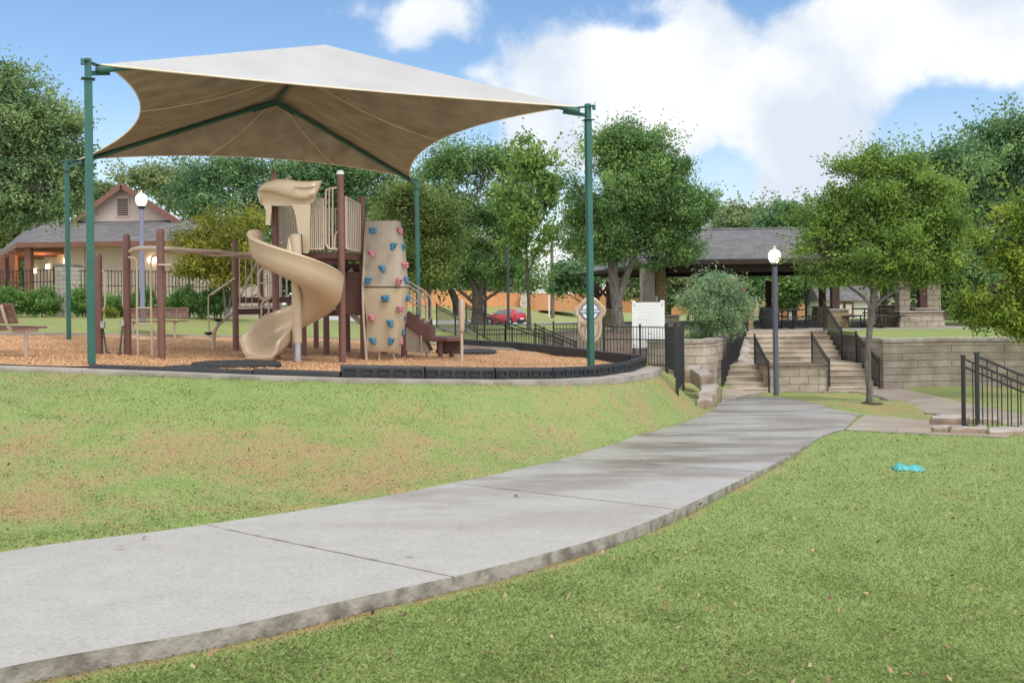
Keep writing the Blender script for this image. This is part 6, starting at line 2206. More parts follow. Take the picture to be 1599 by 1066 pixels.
# ================================================================== SHED, FENCES, FAR THINGS
def shed():
    d = 60.0
    q = lambda px, py: P(px, py, d)
    a, b = q(1283, 512), q(1392, 512)
    g = a.z
    zt = q(1330, 469).z
    root = thing('garden_shed', 'cream shed with dark roof and brown trimmed double door behind the pavilion', 'shed', ((a.x + b.x) / 2, d, g))
    MB().box(((a.x + b.x) / 2, d + 1.5, (g + zt) / 2), (b.x - a.x, 3, zt - g)).build('wall', M['cream'], root)
    zr = q(1330, 446).z
    mb = MB()
    A = [Vector((a.x - .15, d - .2, zt - .02)), Vector((b.x + .15, d - .2, zt - .02)), Vector((b.x + .15, d + 1.5, zr)), Vector((a.x - .15, d + 1.5, zr)), Vector((a.x - .15, d + 3.2, zt - .02)), Vector((b.x + .15, d + 3.2, zt - .02))]
    mb.add(A, [(0, 1, 2, 3), (3, 2, 5, 4), (0, 3, 4), (1, 5, 2), (0, 4, 5, 1)])
    mb.build('roof', M['shingle'], root)
    for px0, px1 in ((1307, 1317), (1319, 1331)):
        u, v = q(px0, 510), q(px1, 473)
        dr = MB().box(((u.x + v.x) / 2, d - .03, (u.z + v.z) / 2), (v.x - u.x, .05, v.z - u.z)).build('door', M['cream'], root)
        m2 = MB()
        w = .11
        for x in (u.x, v.x):
            m2.box((x, d - .06, (u.z + v.z) / 2), (w, .04, v.z - u.z + w))
        for z in (u.z, (u.z + v.z) / 2, v.z):
            m2.box(((u.x + v.x) / 2, d - .062, z), (v.x - u.x, .04, w))
        m2.build('door_trim', M['trim'], dr)
shed()
def board_fence(name, label, pts, h, mat, group=None):
    """tall board fence; boards are one panel per span, posts hidden behind"""
    pts = [Vector(p) for p in pts]
    root = thing(name, label, 'fence', pts[0], group)
    for a, b in zip(pts[:-1], pts[1:]):
        L = (b - a).length
        n = max(1, int(L / .15))
        mb = MB()
        rr = random.Random(int(abs(a.x) * 10))
        t = (b - a).normalized(); nn = Vector((t.y, -t.x, 0))
        for i in range(n):
            p, q = a.lerp(b, i / n), a.lerp(b, (i + .93) / n)
            o = nn * rr.uniform(-.012, .012)
            hh = h + rr.uniform(-.015, .015)
            mb.beam((p + o) + Vector((0, 0, hh / 2)), (q + o) + Vector((0, 0, hh / 2)), .02, hh)
        mb.beam(a + Vector((0, .02, h + .02)), b + Vector((0, .02, h + .02)), .1, .04)
        mb.build('board_panel', M[mat], root)
        step = max(1, int(L / 2.4))
    return root
def FP(px, py, d): return P(px, py, d)
board_fence('board_fence', 'long orange cedar board fence behind the car and trees', [P(560, 479, 100), P(690, 479, 106), P(813, 484, 110)], 1.85, 'cedar')
board_fence('board_fence', 'orange cedar board fence right of the pale stone fence pillar', [P(823, 484, 110), P(900, 486, 108), P(1010, 489, 100), P(1075, 492, 98), P(1140, 498, 96)], 1.9, 'cedar')
board_fence('board_fence', 'orange cedar board fence seen through the pavilion left of the shed', [P(1140, 502, 88), P(1290, 506, 86)], 1.75, 'cedar')
board_fence('board_fence', 'dark brown board fence behind the pavilion, right of the shed', [P(1380, 503, 62), P(1500, 506, 60)], 1.25, 'cedardk')
board_fence('board_fence', 'orange cedar board fence piece at the far right under hanging leaves', [P(1496, 508, 56), P(1640, 512, 52)], 1.7, 'cedar')
stone_column('fence_pillar', 'pale stone pillar between two lengths of orange cedar fence', 814, 822, 456, 484, 109, 'whitestone')
stone_column('fence_pillar', 'pale stone pillar in the cedar fence behind the bin', 1179, 1184, 474, 504, 86.5, 'whitestone')
stone_column('fence_pillar', 'pale stone pillar in the cedar fence by the tree behind the left table', 1232, 1238, 474, 504, 86, 'whitestone')
# small sign on the dark fence
p = P(1397, 491, 60)
tag(MB().box(p, (.5, .02, .22)).build('fence_sign', M['white'], None), 'small pale sign fixed to the dark board fence', 'sign')
# white house / hall beyond the fence
def far_hall():
    d = 150
    a, b = P(800, 468, d), P(905, 468, d)
    root = thing('white_hall', 'long white flat-roofed hall beyond the cedar fence', 'building', ((a.x + b.x) / 2, d, EYE - 1.5))
    zt = P(850, 440, d).z
    MB().box(((a.x + b.x) / 2, d + 6, (zt + EYE - 1.5) / 2), (b.x - a.x, 12, zt - EYE + 1.5)).build('wall', M['white'], root)
    MB().box(((a.x + b.x) / 2, d + 6, zt + .15), (b.x - a.x + .6, 12.6, .3)).build('roof_edge', M['kerb'], root)
far_hall()
def utility_pole():
    d = 98
    b = P(863, 492, d); t = P(863, 358, d)
    root = thing('utility_pole', 'brown wooden utility pole in front of the cedar fence', 'utility pole', (b.x, d, b.z))
    MB().lathe((b.x, d, b.z - .3), [(.2, 0), (.15, t.z - b.z + .3), (.001, t.z - b.z + .31)], 12).build('pole', M['wood_pole'], root)
    MB().box((b.x, d - .12, t.z - .5), (2.2, .1, .12)).build('cross_arm', M['wood_pole'], root)
utility_pole()
b = P(857.5, 491, 95); t = P(857.5, 425, 95)
tag(MB().lathe((b.x, 95, b.z - .2), [(.07, 0), (.06, t.z - b.z + .2), (.001, t.z - b.z + .2)], 10).build('flag_post', M['white'], None), 'thin white post beside the utility pole', 'post')
# road
rd = [P(560, 507.5, 86), P(760, 507, 90), P(850, 508, 92), P(960, 507, 98), P(960, 512, 86), P(850, 514, 80), P(760, 512, 80), P(560, 511, 78)]
def road():
    pts = [Vector((-30, 84)), Vector((-8, 85.5)), Vector((0, 86)), Vector((6, 84)), Vector((14, 80)), Vector((14, 86)), Vector((6, 90)), Vector((0, 95.5)), Vector((-8, 96)), Vector((-30, 95))]
    structure(sheet('road', smooth_closed(pts, 3), lambda x, y: base_z(x, y) + .02, M['asphalt'], 1.5), 'pale road beyond the lawn')
road()
# path strip beyond trees on the lawn
def far_walk():
    pts = [Vector((P(800, 505, 57).x, 57)), Vector((P(870, 505, 56).x, 56)), Vector((P(960, 505, 55).x, 55)), Vector((P(960, 505, 58).x, 58)), Vector((P(870, 505, 60).x, 60)), Vector((P(795, 505, 60).x, 60))]
    structure(sheet('far_path', smooth_closed(pts, 2), lambda x, y: base_z(x, y) + .03, M['asphalt'], 1.0), 'pale path crossing the far lawn')
far_walk()

# ================================================================== CAR
def car():
    root = thing('parked_car', 'red small hatchback seen from behind on the far road', 'car', (0, 0, 0))
    # body as lofted cross-sections along x (front = +x)
    def sec(x, w, zb, zs, zt, wt):
        """half-width w at belt, roof width wt; zb sill, zs belt line, zt top"""
        return [(x, -w * .92, zb), (x, -w, zb + .12), (x, -w, zs - .12), (x, -w * .96, zs), (x, -wt, zt - .05), (x, -wt * .85, zt), (x, wt * .85, zt), (x, wt, zt - .05), (x, w * .96, zs), (x, w, zs - .12), (x, w, zb + .12), (x, w * .92, zb)]
    S = [(-1.95, .62, .42, .72, .78, .60), (-1.92, .76, .3, .86, .94, .7), (-1.8, .82, .24, .95, 1.05, .68), (-1.55, .84, .2, .97, 1.36, .58), (-1.2, .845, .2, .97, 1.46, .6), (-.5, .845, .2, .95, 1.48, .61), (.05, .845, .2, .93, 1.44, .6),
         (.6, .845, .2, .92, 1.18, .63), (.95, .84, .2, .9, .97, .72), (1.4, .82, .22, .82, .9, .7), (1.75, .76, .26, .7, .76, .64), (1.92, .62, .36, .55, .62, .5)]
    MB().loft([sec(*s) for s in S]).build('body', M['carred'], root, angle=40)
    # windows set just proud of the body
    for sgn in (-1, 1):
        for nm, pts in (('side_window', [(-1.45, 1.0), (-.52, .99), (-.52, 1.38), (-1.2, 1.36)]), ('side_window', [(-.46, .985), (.72, .965), (.2, 1.32), (-.46, 1.38)])):
            mb = MB()
            vs = []
            for x, z in pts:
                k = (z - .96) / .5
                y = sgn * (.825 - k * .225 + .008)
                vs.append((x, y, z))
            vs += [(v[0], v[1] - sgn * .02, v[2]) for v in vs]
            mb.add(vs, [(0, 1, 2, 3), (7, 6, 5, 4), (0, 4, 5, 1), (1, 5, 6, 2), (2, 6, 7, 3), (3, 7, 4, 0)])
            mb.build(nm, M['glass'], root)
        MB().box((.72, sgn * .93, 1.0), (.12, .16, .12)).build('mirror', M['carred'], root, bevel=.02)
    mb = MB()
    vs = [(-1.80, -.58, 1.08), (-1.80, .58, 1.08), (-1.54, .50, 1.36), (-1.54, -.50, 1.36)]
    vs = [(x - .03, y, z + .01) for x, y, z in vs] + [(x + .03, y, z) for x, y, z in vs]
    mb.add(vs, [(0, 1, 2, 3), (7, 6, 5, 4), (0, 4, 5, 1), (1, 5, 6, 2), (2, 6, 7, 3), (3, 7, 4, 0)])
    mb.build('rear_window', M['glass'], root)
    mb = MB()
    vs = [(.98, -.62, .99), (.98, .62, .99), (.2, .52, 1.40), (.2, -.52, 1.40)]
    vs = [(x + .03, y, z + .02) for x, y, z in vs] + [(x - .03, y, z - .02) for x, y, z in vs]
    mb.add(vs, [(0, 1, 2, 3), (7, 6, 5, 4), (0, 4, 5, 1), (1, 5, 6, 2), (2, 6, 7, 3), (3, 7, 4, 0)])
    mb.build('windscreen', M['glass'], root)
    MB().box((-1.88, 0, .36), (.22, 1.45, .3)).build('rear_bumper', M['black'], root, bevel=.05)
    MB().box((-2.0, 0, .55), (.02, .5, .14)).build('number_plate', M['white'], root)
    for sgn in (-1, 1):
        MB().ball((-1.84, sgn * .68, .9), .14, 10, 8, (.6, .8, 1.1)).build('tail_light', M['taillight'], root)
    for x in (-1.2, 1.2):
        for sgn in (-1, 1):
            y = sgn * .76
            mb = MB()
            prof = [(.16, -.1), (.28, -.1), (.305, -.07), (.305, .07), (.28, .1), (.16, .1)]
            n = 22
            for r_, off in prof:
                for k in range(n):
                    a = 2 * math.pi * k / n
                    mb.v.append((x + r_ * math.cos(a), y + off, .305 + r_ * math.sin(a)))
            for i in range(len(prof) - 1):
                for k in range(n):
                    mb.face([i * n + k, i * n + (k + 1) % n, (i + 1) * n + (k + 1) % n, (i + 1) * n + k])
            w_ = mb.build('wheel', M['tyre'], root)
            m2 = MB()
            m2.tube([(x, y + sgn * .06, .305), (x, y + sgn * .105, .305)], .18, 18)
            for k in range(6):
                a = 2 * math.pi * k / 6
                m2.beam((x, y + sgn * .11, .305), (x + .17 * math.cos(a), y + sgn * .11, .305 + .17 * math.sin(a)), .05, .02)
            m2.build('rim', M['steel'], w_)
            m3 = MB(); m3.tube([(x, sgn * .70, .33), (x, sgn * .853, .33)], .36, 22); m3.build('wheel_arch', M['tyre'], root)
    p = P(789, 506, 92)
    root.location = (p.x, 92, bz(p.x, 92) + .03)
    root.rotation_euler = (0, 0, math.radians(142))
car()

# ================================================================== TREES AND SHRUBS
def leaves_mesh(name, centers, radii, per, size, mat, parent, rng, up=.25, squash=.75, aspect=.55, extra=None, tone=None):
    """leaf-sized faces spread through many small clumps"""
    m = len(centers)
    n = m * per
    c = np.repeat(np.asarray(centers), per, 0)
    r = np.repeat(np.asarray(radii), per)
    ct = np.repeat(np.clip(tone, .02, .9) if tone is not None else rng.uniform(.08, .8, m), per)
    if extra is not None and len(extra[0]):
        k = 5
        c = np.concatenate([c, np.repeat(extra[0], k, 0)]); r = np.concatenate([r, np.repeat(extra[1], k)]); ct = np.concatenate([ct, np.repeat(rng.uniform(.3, .8, len(extra[0])), k)])
        n = len(c)
    v = rng.normal(0, 1, (n, 3))
    v /= np.linalg.norm(v, axis=1)[:, None] + 1e-9
    rad = rng.random(n) ** .5
    off = v * (r * rad)[:, None]
    off[:, 2] *= squash
    p = c + off
    nrm = v + rng.normal(0, .75, (n, 3)); nrm[:, 2] += up
    nrm /= np.linalg.norm(nrm, axis=1)[:, None] + 1e-9
    t = np.cross(nrm, rng.normal(0, 1, (n, 3))); t /= np.linalg.norm(t, axis=1)[:, None] + 1e-9
    b = np.cross(nrm, t)
    s = size * rng.uniform(.55, 1.35, n)
    if n > m * per:
        s[m * per:] *= .68
    L = t * (s / 2)[:, None]; W = b * (s * aspect / 2)[:, None]
    q = np.stack([p - L, p + W - L * .1, p + L, p - W - L * .1], 1).reshape(-1, 3)
    tint = np.clip(ct + rng.normal(0, .16, n), 0, 1)
    return np_mesh(name, q, np.arange(4 * n).reshape(n, 4), mat, parent, attrs={'tint': ('FACE', tint)})

def crown_points(blobs, n, rng, shell=.55):
    """clump centres grouped into leafy sprays that reach out from each crown mass, open between them"""
    vol = np.array([b[3] * b[4] * b[5] for b in blobs]) ** .75
    ks = rng.choice(len(blobs), n, p=vol / vol.sum())
    pts = np.empty((n, 3)); tone = np.empty(n)
    for bi, b in enumerate(blobs):
        mine = np.where(ks == bi)[0]
        if not len(mine):
            continue
        c, r = np.array(b[:3]), np.array(b[3:6])
        K = max(5, int(9 * shell / .5 + 3 * (r[0] / (r[2] + .01))))
        v = rng.normal(0, 1, (K, 3)); v /= np.linalg.norm(v, axis=1)[:, None]
        reach = rng.uniform(.55, 1.02, K)
        tn = rng.uniform(.12, .72, K)
        w = rng.uniform(.4, 1.6, K); w /= w.sum()
        s = rng.choice(K, len(mine), p=w)
        along = np.clip(rng.normal(1.0, .26, len(mine)), .2, 1.35)
        off = rng.normal(0, 1, (len(mine), 3)) * np.array([.24, .24, .15])
        pts[mine] = c + (v[s] * (reach[s] * along)[:, None] + off) * r
        tone[mine] = tn[s] + rng.normal(0, .08, len(mine))
        fill = rng.random(len(mine)) < .22
        q = rng.normal(0, 1, (len(mine), 3)); q /= np.linalg.norm(q, axis=1)[:, None]
        pts[mine[fill]] = (c + q * (rng.random((len(mine), 1)) ** .5) * .8 * r)[fill]
    return pts, ks, tone

def make_tree(name, label, d, px_blobs, trunk, mat, n_clumps, per, size, clump_r, bark='bark', seed=1, depth=.85, cat='tree', group=None, twigs=1.0, shell=.55, limbs=True, base_z_=None, up=.25, squash=.75, aspect=.55, sprigs=0):
    """px_blobs: (px, py, rx, ry[, dd]) photo-measured crown masses at distance d; trunk: [(px, py, r_px)...] from the ground up (list of stems)"""
    rng = np.random.default_rng(seed)
    s = F / d
    blobs = []
    for b in px_blobs:
        dd = b[4] if len(b) > 4 else rng.uniform(-.35, .35) * b[2] / s
        p = P(b[0], b[1], d + dd)
        blobs.append((p.x, p.y, p.z, b[2] / s, b[2] / s * depth, b[3] / s))
    stems = trunk if trunk and isinstance(trunk[0], list) else ([trunk] if trunk else [])
    base = P(stems[0][0][0], stems[0][0][1], d) if stems else P(px_blobs[0][0], px_blobs[0][1] + px_blobs[0][3], d)
    root = thing(name, label, cat, base, group)
    # wood
    mb = MB()
    ends = []
    for st in stems:
        pts = [P(x, y, d) for x, y, r in st]
        rs = [r * .68 / s for x, y, r in st]
        pts = [pts[0] + Vector((0, 0, -.25))] + pts
        rs = [rs[0] * 1.45] + [rs[0] * 1.2] + rs[1:]
        wob = [Vector((0, rng.normal(0, .05), 0)) if i > 1 else Vector() for i in range(len(pts))]
        pts = [p + w for p, w in zip(pts, wob)]
        n0 = len(pts)
        sm = smooth_open(pts, 5)
        rr = []
        for i in range(n0 - 1):
            for k in range(5):
                rr.append(rs[i] + (rs[i + 1] - rs[i]) * k / 5)
        rr.append(rs[-1])
        mb.tube(sm, rr, 12)
        ends.append((pts[-1], rs[-1], pts[-2], rs[-2]))
    pts_c, ks, tone = crown_points(blobs, int(n_clumps * 1.2), rng, shell)
    # gaps: clumps gather in sprays with openings between them
    wl = max(.5, 2.6 * clump_r)
    ph = rng.uniform(0, 6.28, 6)
    X = pts_c / wl
    fld = np.sin(X[:, 0] * 1.9 + ph[0] + 1.3 * np.sin(X[:, 2] * 1.1 + ph[1])) + np.sin(X[:, 1] * 1.7 + ph[2] + 1.2 * np.sin(X[:, 0] * .9 + ph[3])) + np.sin(X[:, 2] * 2.3 + ph[4] + 1.2 * np.sin(X[:, 1] * 1.2 + ph[5]))
    keep = np.argsort(-(fld + rng.normal(0, .55, len(fld))))[:n_clumps]
    pts_c, ks, tone = pts_c[keep], ks[keep], tone[keep]
    n_clumps = len(pts_c)
    if limbs and ends:
        for bi, b in enumerate(blobs):
            c = Vector(b[:3])
            e = min(ends, key=lambda e: (e[0] - c).length)
            st, r0 = e[0], e[1]
            mid = st.lerp(c, .5) + Vector((rng.normal(0, .12), rng.normal(0, .12), .12 * (c - st).length))
            r0 = min(r0 * .7, .12 * (b[3] + b[5]) / 2 + .01)
            path = smooth_open([st, mid, c], 5)
            mb.tube(path, [r0, r0 * .28], 7)
            mine = np.where(ks == bi)[0]
            k = min(len(mine), int((10 + 6 * b[3]) * twigs))
            for j in rng.choice(mine, k, replace=False) if k else []:
                tp = Vector(pts_c[j])
                sp = path[int(rng.integers(3, len(path)))]
                mm = sp.lerp(tp, .55) + Vector((rng.normal(0, .08), rng.normal(0, .08), .05)) * (tp - sp).length
                rr = max(.008, r0 * .3)
                mb.tube([sp, mm, tp], [rr, rr * .25], 5, smooth=2)
    if mb.v:
        mb.build('trunk', M[bark], root, angle=60)
    rad = clump_r * rng.uniform(.6, 1.35, n_clumps)
    cen = pts_c
    if sprigs:
        # thin leafy shoots breaking the outline
        B = np.array(blobs)
        ex, er = [], []
        for _ in range(sprigs * 3):
            b = B[rng.integers(len(B))]
            v = rng.normal(0, 1, 3); v[2] = abs(v[2]) * .8; v /= np.linalg.norm(v)
            p0 = b[:3] + v * b[3:6] * .96
            g = v + np.array([0, 0, .45]) + rng.normal(0, .25, 3)
            for k in range(5):
                ex.append(p0 + g * (clump_r * .3) * k + rng.normal(0, .03, 3)); er.append(clump_r * (.3 - .045 * k))
        ex = np.array(ex); er = np.array(er)
    else:
        ex = np.zeros((0, 3)); er = np.zeros(0)
    split = (ex, er)
    leaves_mesh('crown', cen, rad, per, size, M[mat], root, rng, up, squash, aspect, split, tone)
    return root

# --- big oak at the centre right
make_tree('oak_tree', 'large broad oak right of the near right green pole, before the pavilion', 36.5,
          [(905, 300, 42, 70), (960, 250, 62, 52), (1030, 262, 55, 58), (1075, 325, 44, 42), (1040, 345, 55, 48), (930, 355, 55, 42), (985, 360, 55, 40), (1000, 300, 70, 60), (905, 380, 34, 28), (1045, 392, 36, 18), (960, 388, 38, 16), (1010, 408, 30, 18), (1080, 392, 18, 12), (1005, 222, 45, 24), (945, 222, 40, 24)],
          [[(966, 520, 14), (963, 480, 12), (960, 450, 12), (957, 415, 11), (958, 390, 8)], [(966, 470, 7), (975, 440, 8), (985, 415, 7), (993, 395, 5)]], 'leaf_oak', 1750, 70, .11, .46, 'barkpale', 21, sprigs=60)
# --- oak behind the railings with spreading limbs
make_tree('oak_tree', 'wide oak with a thick forked trunk left of the red car', 57,
          [(700, 270, 55, 45), (760, 255, 55, 36), (810, 290, 38, 48), (740, 320, 65, 50), (680, 350, 45, 45), (780, 360, 50, 48), (725, 400, 50, 38), (800, 420, 40, 30), (660, 310, 36, 42), (770, 425, 35, 22), (690, 425, 30, 22), (830, 440, 26, 18)],
          [[(748, 508, 17), (746, 485, 13), (745, 465, 12), (741, 448, 8), (730, 425, 5), (722, 408, 4)], [(748, 475, 7), (752, 450, 6), (757, 420, 4)], [(744, 478, 4), (730, 464, 4), (715, 452, 3.2), (707, 442, 2.5)], [(752, 472, 4), (765, 463, 3.5), (782, 453, 3), (800, 445, 2)]],
          'leaf_oak', 1250, 56, .16, .7, 'bark', 22, sprigs=40)
make_tree('oak_tree', 'oak with two leaning dark trunks behind the rock wall', 62,
          [(700, 400, 50, 40), (650, 395, 55, 45), (610, 410, 45, 40), (690, 445, 35, 18), (640, 440, 40, 20)],
          [[(713, 486, 7), (710, 470, 6), (704, 455, 6), (700, 440, 5)], [(716, 486, 4), (714, 468, 3.6), (706, 450, 3.5)]], 'leaf_oak', 520, 32, .26, .8, 'bark', 23)
make_tree('shade_tree', 'yellow-green feathery tree just right of the rock wall', 42,
          [(610, 340, 45, 42), (660, 330, 48, 48), (700, 360, 36, 45), (640, 385, 55, 45), (690, 420, 38, 32), (600, 400, 38, 40), (655, 425, 40, 22), (640, 300, 36, 22)],
          [[(672, 500, 4), (671, 470, 3.6), (668, 440, 3.4), (665, 410, 3)]], 'leaf_olive', 1000, 50, .115, .5, 'bark', 24, sprigs=25)
# --- thin tree
make_tree('young_tree', 'slender loosely leaved tree between the lamp post and the oak', 47,
          [(818, 250, 30, 34), (845, 265, 26, 36), (800, 300, 30, 34), (838, 315, 30, 40), (815, 350, 28, 30), (850, 365, 20, 26), (800, 390, 20, 18), (832, 400, 18, 18)],
          [[(826, 517, 5.5), (826, 490, 4.4), (825, 455, 3.8), (823, 425, 3.3), (822, 380, 2.6), (825, 320, 1.8), (822, 260, .8)], [(825, 425, 2), (838, 395, 1.7), (850, 365, 1)]], 'leaf_fresh', 300, 26, .22, .5, 'bark', 25, sprigs=40, shell=.4)
# --- small trees at the far fence
make_tree('far_tree', 'small spreading tree before the cedar fence left of the tan sign', 80,
          [(890, 425, 28, 20), (915, 440, 26, 18), (875, 445, 20, 14), (930, 425, 22, 20), (900, 445, 30, 12)],
          [[(924, 492, 3), (920, 478, 2.4), (912, 466, 2), (900, 455, 1.4)], [(922, 480, 2), (935, 462, 1.6), (940, 450, 1)], [(920, 478, 1.8), (905, 470, 1.4), (888, 460, 1)]], 'leaf_dark', 300, 26, .3, .8, 'bark', 26)
make_tree('far_tree', 'pale green tree behind the white notice board', 60,
          [(1010, 440, 30, 24), (1050, 440, 34, 26), (1085, 430, 32, 28), (1040, 465, 26, 14), (975, 445, 26, 22)],
          [[(1046, 520, 6), (1044, 490, 6), (1048, 470, 5.5), (1062, 458, 4.5), (1085, 447, 3)], [(1072, 516, 2.5), (1076, 485, 2.2), (1082, 455, 1.6)]], 'leaf_far', 420, 30, .26, .75, 'bark', 27)
make_tree('shade_tree', 'shade tree seen under the pavilion roof left of the lamp with concrete foot', 63,
          [(1200, 440, 36, 26), (1245, 440, 36, 26), (1225, 465, 26, 14), (1160, 445, 34, 26), (1280, 450, 24, 20), (1130, 450, 26, 26)],
          [[(1242, 506, 6), (1241, 490, 5.5), (1240, 475, 5), (1238, 455, 4)], [(1175, 505, 2), (1165, 475, 1.8), (1155, 455, 1.2)]], 'leaf_oak', 560, 34, .24, .8, 'bark', 28)
# --- trees beyond the pavilion roof
make_tree('far_tree', 'pale airy tree rising behind the left end of the pavilion roof', 90, [(1150, 345, 34, 22), (1175, 335, 24, 18), (1130, 355, 28, 18), (1190, 360, 30, 26)], [[(1155, 480, 4), (1155, 430, 3.4), (1153, 370, 2)]], 'leaf_far', 260, 28, .34, .9, 'bark', 29, sprigs=14)
make_tree('far_tree', 'dark round tree rising behind the ridge of the pavilion roof', 84, [(1235, 340, 32, 24), (1265, 345, 34, 26), (1210, 350, 24, 20), (1300, 350, 34, 28)], [[(1245, 480, 4), (1245, 430, 3.4), (1245, 370, 2)]], 'leaf_dark', 340, 30, .34, .95, 'bark', 30, sprigs=14)
# --- the small near tree on the right
make_tree('small_oak', 'small twisted-trunk oak on the grass island in front of the stone wall', G(1360, 630).y,
          [(1375, 258, 46, 30), (1425, 275, 44, 38), (1318, 315, 44, 34), (1380, 320, 60, 48), (1440, 340, 46, 44), (1275, 370, 46, 36), (1330, 385, 60, 38), (1400, 390, 62, 40), (1455, 405, 42, 34), (1262, 414, 26, 18), (1300, 425, 44, 18), (1380, 428, 50, 18), (1440, 432, 30, 16), (1320, 262, 26, 14), (1290, 335, 26, 20), (1480, 350, 36, 34), (1475, 300, 30, 26), (1485, 410, 26, 22)],
          [[(1359, 631, 8.5), (1357, 605, 6.8), (1354, 575, 7.2), (1355, 545, 6.8), (1358, 515, 7.0), (1361, 485, 6.8), (1363, 462, 6.5), (1364, 440, 5)], [(1363, 490, 4), (1352, 470, 4), (1335, 455, 3.2), (1318, 443, 2.2), (1300, 430, 1.4)], [(1364, 482, 4.5), (1380, 466, 4.2), (1398, 454, 3.5), (1420, 445, 2.4), (1440, 436, 1.5)], [(1364, 450, 4), (1385, 400, 3), (1410, 350, 2), (1425, 310, 1.2)], [(1362, 455, 4), (1350, 415, 3), (1335, 370, 2.1), (1322, 330, 1.2)]],
          'leaf_small', 1650, 46, .074, .28, 'barkpale', 31, sprigs=120, shell=.5, twigs=1.5)
# --- trees at the right edge
make_tree('large_tree', 'tall dark grey-green tree behind the small oak at the right edge', 41,
          [(1500, 260, 70, 48), (1570, 240, 60, 60), (1630, 260, 60, 80), (1470, 320, 60, 50), (1540, 330, 70, 60), (1620, 350, 60, 80), (1450, 390, 55, 45), (1520, 410, 70, 50), (1600, 440, 60, 50), (1460, 440, 45, 30), (1420, 300, 40, 40), (1545, 215, 30, 26), (1590, 205, 26, 24)],
          [[(1590, 520, 12), (1585, 470, 11), (1580, 420, 9), (1570, 370, 7)]], 'leaf_dark', 1800, 44, .16, .6, 'bark', 32, sprigs=90)
make_tree('leafy_tree', 'bright lime-green tree hanging in from the right edge over the wall', 27.5,
          [(1600, 330, 46, 46), (1640, 380, 50, 60), (1575, 400, 34, 26), (1530, 470, 30, 18), (1560, 480, 36, 28), (1600, 440, 40, 40), (1515, 485, 20, 14), (1545, 500, 24, 18), (1610, 500, 40, 28), (1530, 370, 22, 16), (1640, 470, 50, 50)],
          [[(1680, 560, 10), (1676, 480, 9), (1668, 420, 7)]], 'leaf_lime', 850, 48, .1, .34, 'bark', 33, sprigs=60, shell=.5)
make_tree('far_tree', 'dark tree filling the gap right of the stone pillars', 52, [(1440, 440, 50, 36), (1500, 450, 60, 40), (1570, 450, 60, 44), (1390, 430, 40, 34), (1640, 450, 50, 50)], [[(1520, 505, 6), (1520, 480, 5), (1518, 455, 4)]], 'leaf_dark', 620, 30, .26, .8, 'bark', 34)
# --- left oak
make_tree('large_tree', 'large grey-green tree at the left edge above the park building porch', 35,
          [(20, 160, 46, 42), (60, 190, 50, 40), (-30, 200, 60, 60), (30, 240, 60, 50), (90, 240, 36, 40), (60, 300, 56, 40), (0, 300, 60, 46), (110, 300, 24, 34), (-50, 290, 60, 60), (95, 190, 26, 22), (30, 335, 44, 18), (-5, 125, 30, 22), (115, 270, 18, 26)],
          [[(-70, 500, 16), (-66, 420, 14), (-58, 350, 11), (-50, 300, 8)]], 'leaf_left', 1700, 46, .13, .5, 'bark', 35, sprigs=110)
make_tree('far_tree', 'bluish tree low at the left edge below the big tree', 60, [(20, 345, 50, 24), (-20, 355, 50, 40), (60, 350, 24, 12)], [[(10, 480, 6), (10, 400, 5), (12, 350, 3)]], 'leaf_far', 260, 30, .3, .9, 'bark', 36)
make_tree('far_tree', 'leafy tree seen between the porch posts at the left edge', 66, [(20, 420, 50, 40), (-30, 410, 50, 50), (70, 425, 40, 36), (110, 430, 30, 30)], [[(30, 480, 5), (30, 450, 4), (32, 425, 3)]], 'leaf_far', 420, 34, .26, .8, 'bark', 47)
# --- trees behind the playground
make_tree('dense_tree', 'dense dark tree behind the spiral slide, right of the gable', 64,
          [(350, 300, 60, 50), (420, 290, 65, 52), (390, 350, 70, 45), (330, 350, 50, 40), (450, 345, 60, 45), (370, 262, 46, 22), (320, 280, 34, 30)], [[(400, 480, 9), (400, 430, 8), (398, 370, 6)]], 'leaf_dark', 950, 46, .21, .85, 'bark', 37, sprigs=40)
make_tree('dense_tree', 'dense dark tree behind the main brown post, under the canopy edge', 66,
          [(500, 300, 60, 55), (560, 300, 60, 55), (530, 350, 70, 50), (600, 320, 46, 46), (480, 360, 50, 45), (580, 370, 60, 45), (520, 262, 55, 22)], [[(540, 480, 9), (540, 430, 8), (538, 370, 6)]], 'leaf_dark', 950, 46, .21, .85, 'bark', 38, sprigs=40)
make_tree('dense_tree', 'dense tree low behind the deck, filling the view to the lawn', 70, [(450, 420, 70, 45), (540, 420, 70, 45), (600, 430, 50, 40), (380, 430, 60, 40), (490, 450, 60, 24)], [[(500, 490, 8), (500, 450, 7), (500, 425, 5)]], 'leaf_dark', 560, 32, .3, 1.0, 'bark', 39)
make_tree('far_tree', 'hazy round tree above the gable of the park building', 78, [(235, 280, 34, 18), (270, 290, 36, 24), (300, 310, 34, 30), (210, 278, 24, 14), (290, 280, 24, 14)], [[(262, 480, 5), (262, 400, 4), (262, 320, 3)]], 'leaf_far', 340, 30, .32, .95, 'bark', 40, sprigs=25)
make_tree('far_tree', 'distant pale tree left of the gable, seen past the green pole', 85, [(155, 297, 26, 10), (175, 300, 30, 16), (140, 310, 26, 18)], [[(160, 480, 4), (160, 380, 3), (160, 315, 2)]], 'leaf_far', 160, 28, .34, .9, 'bark', 41)
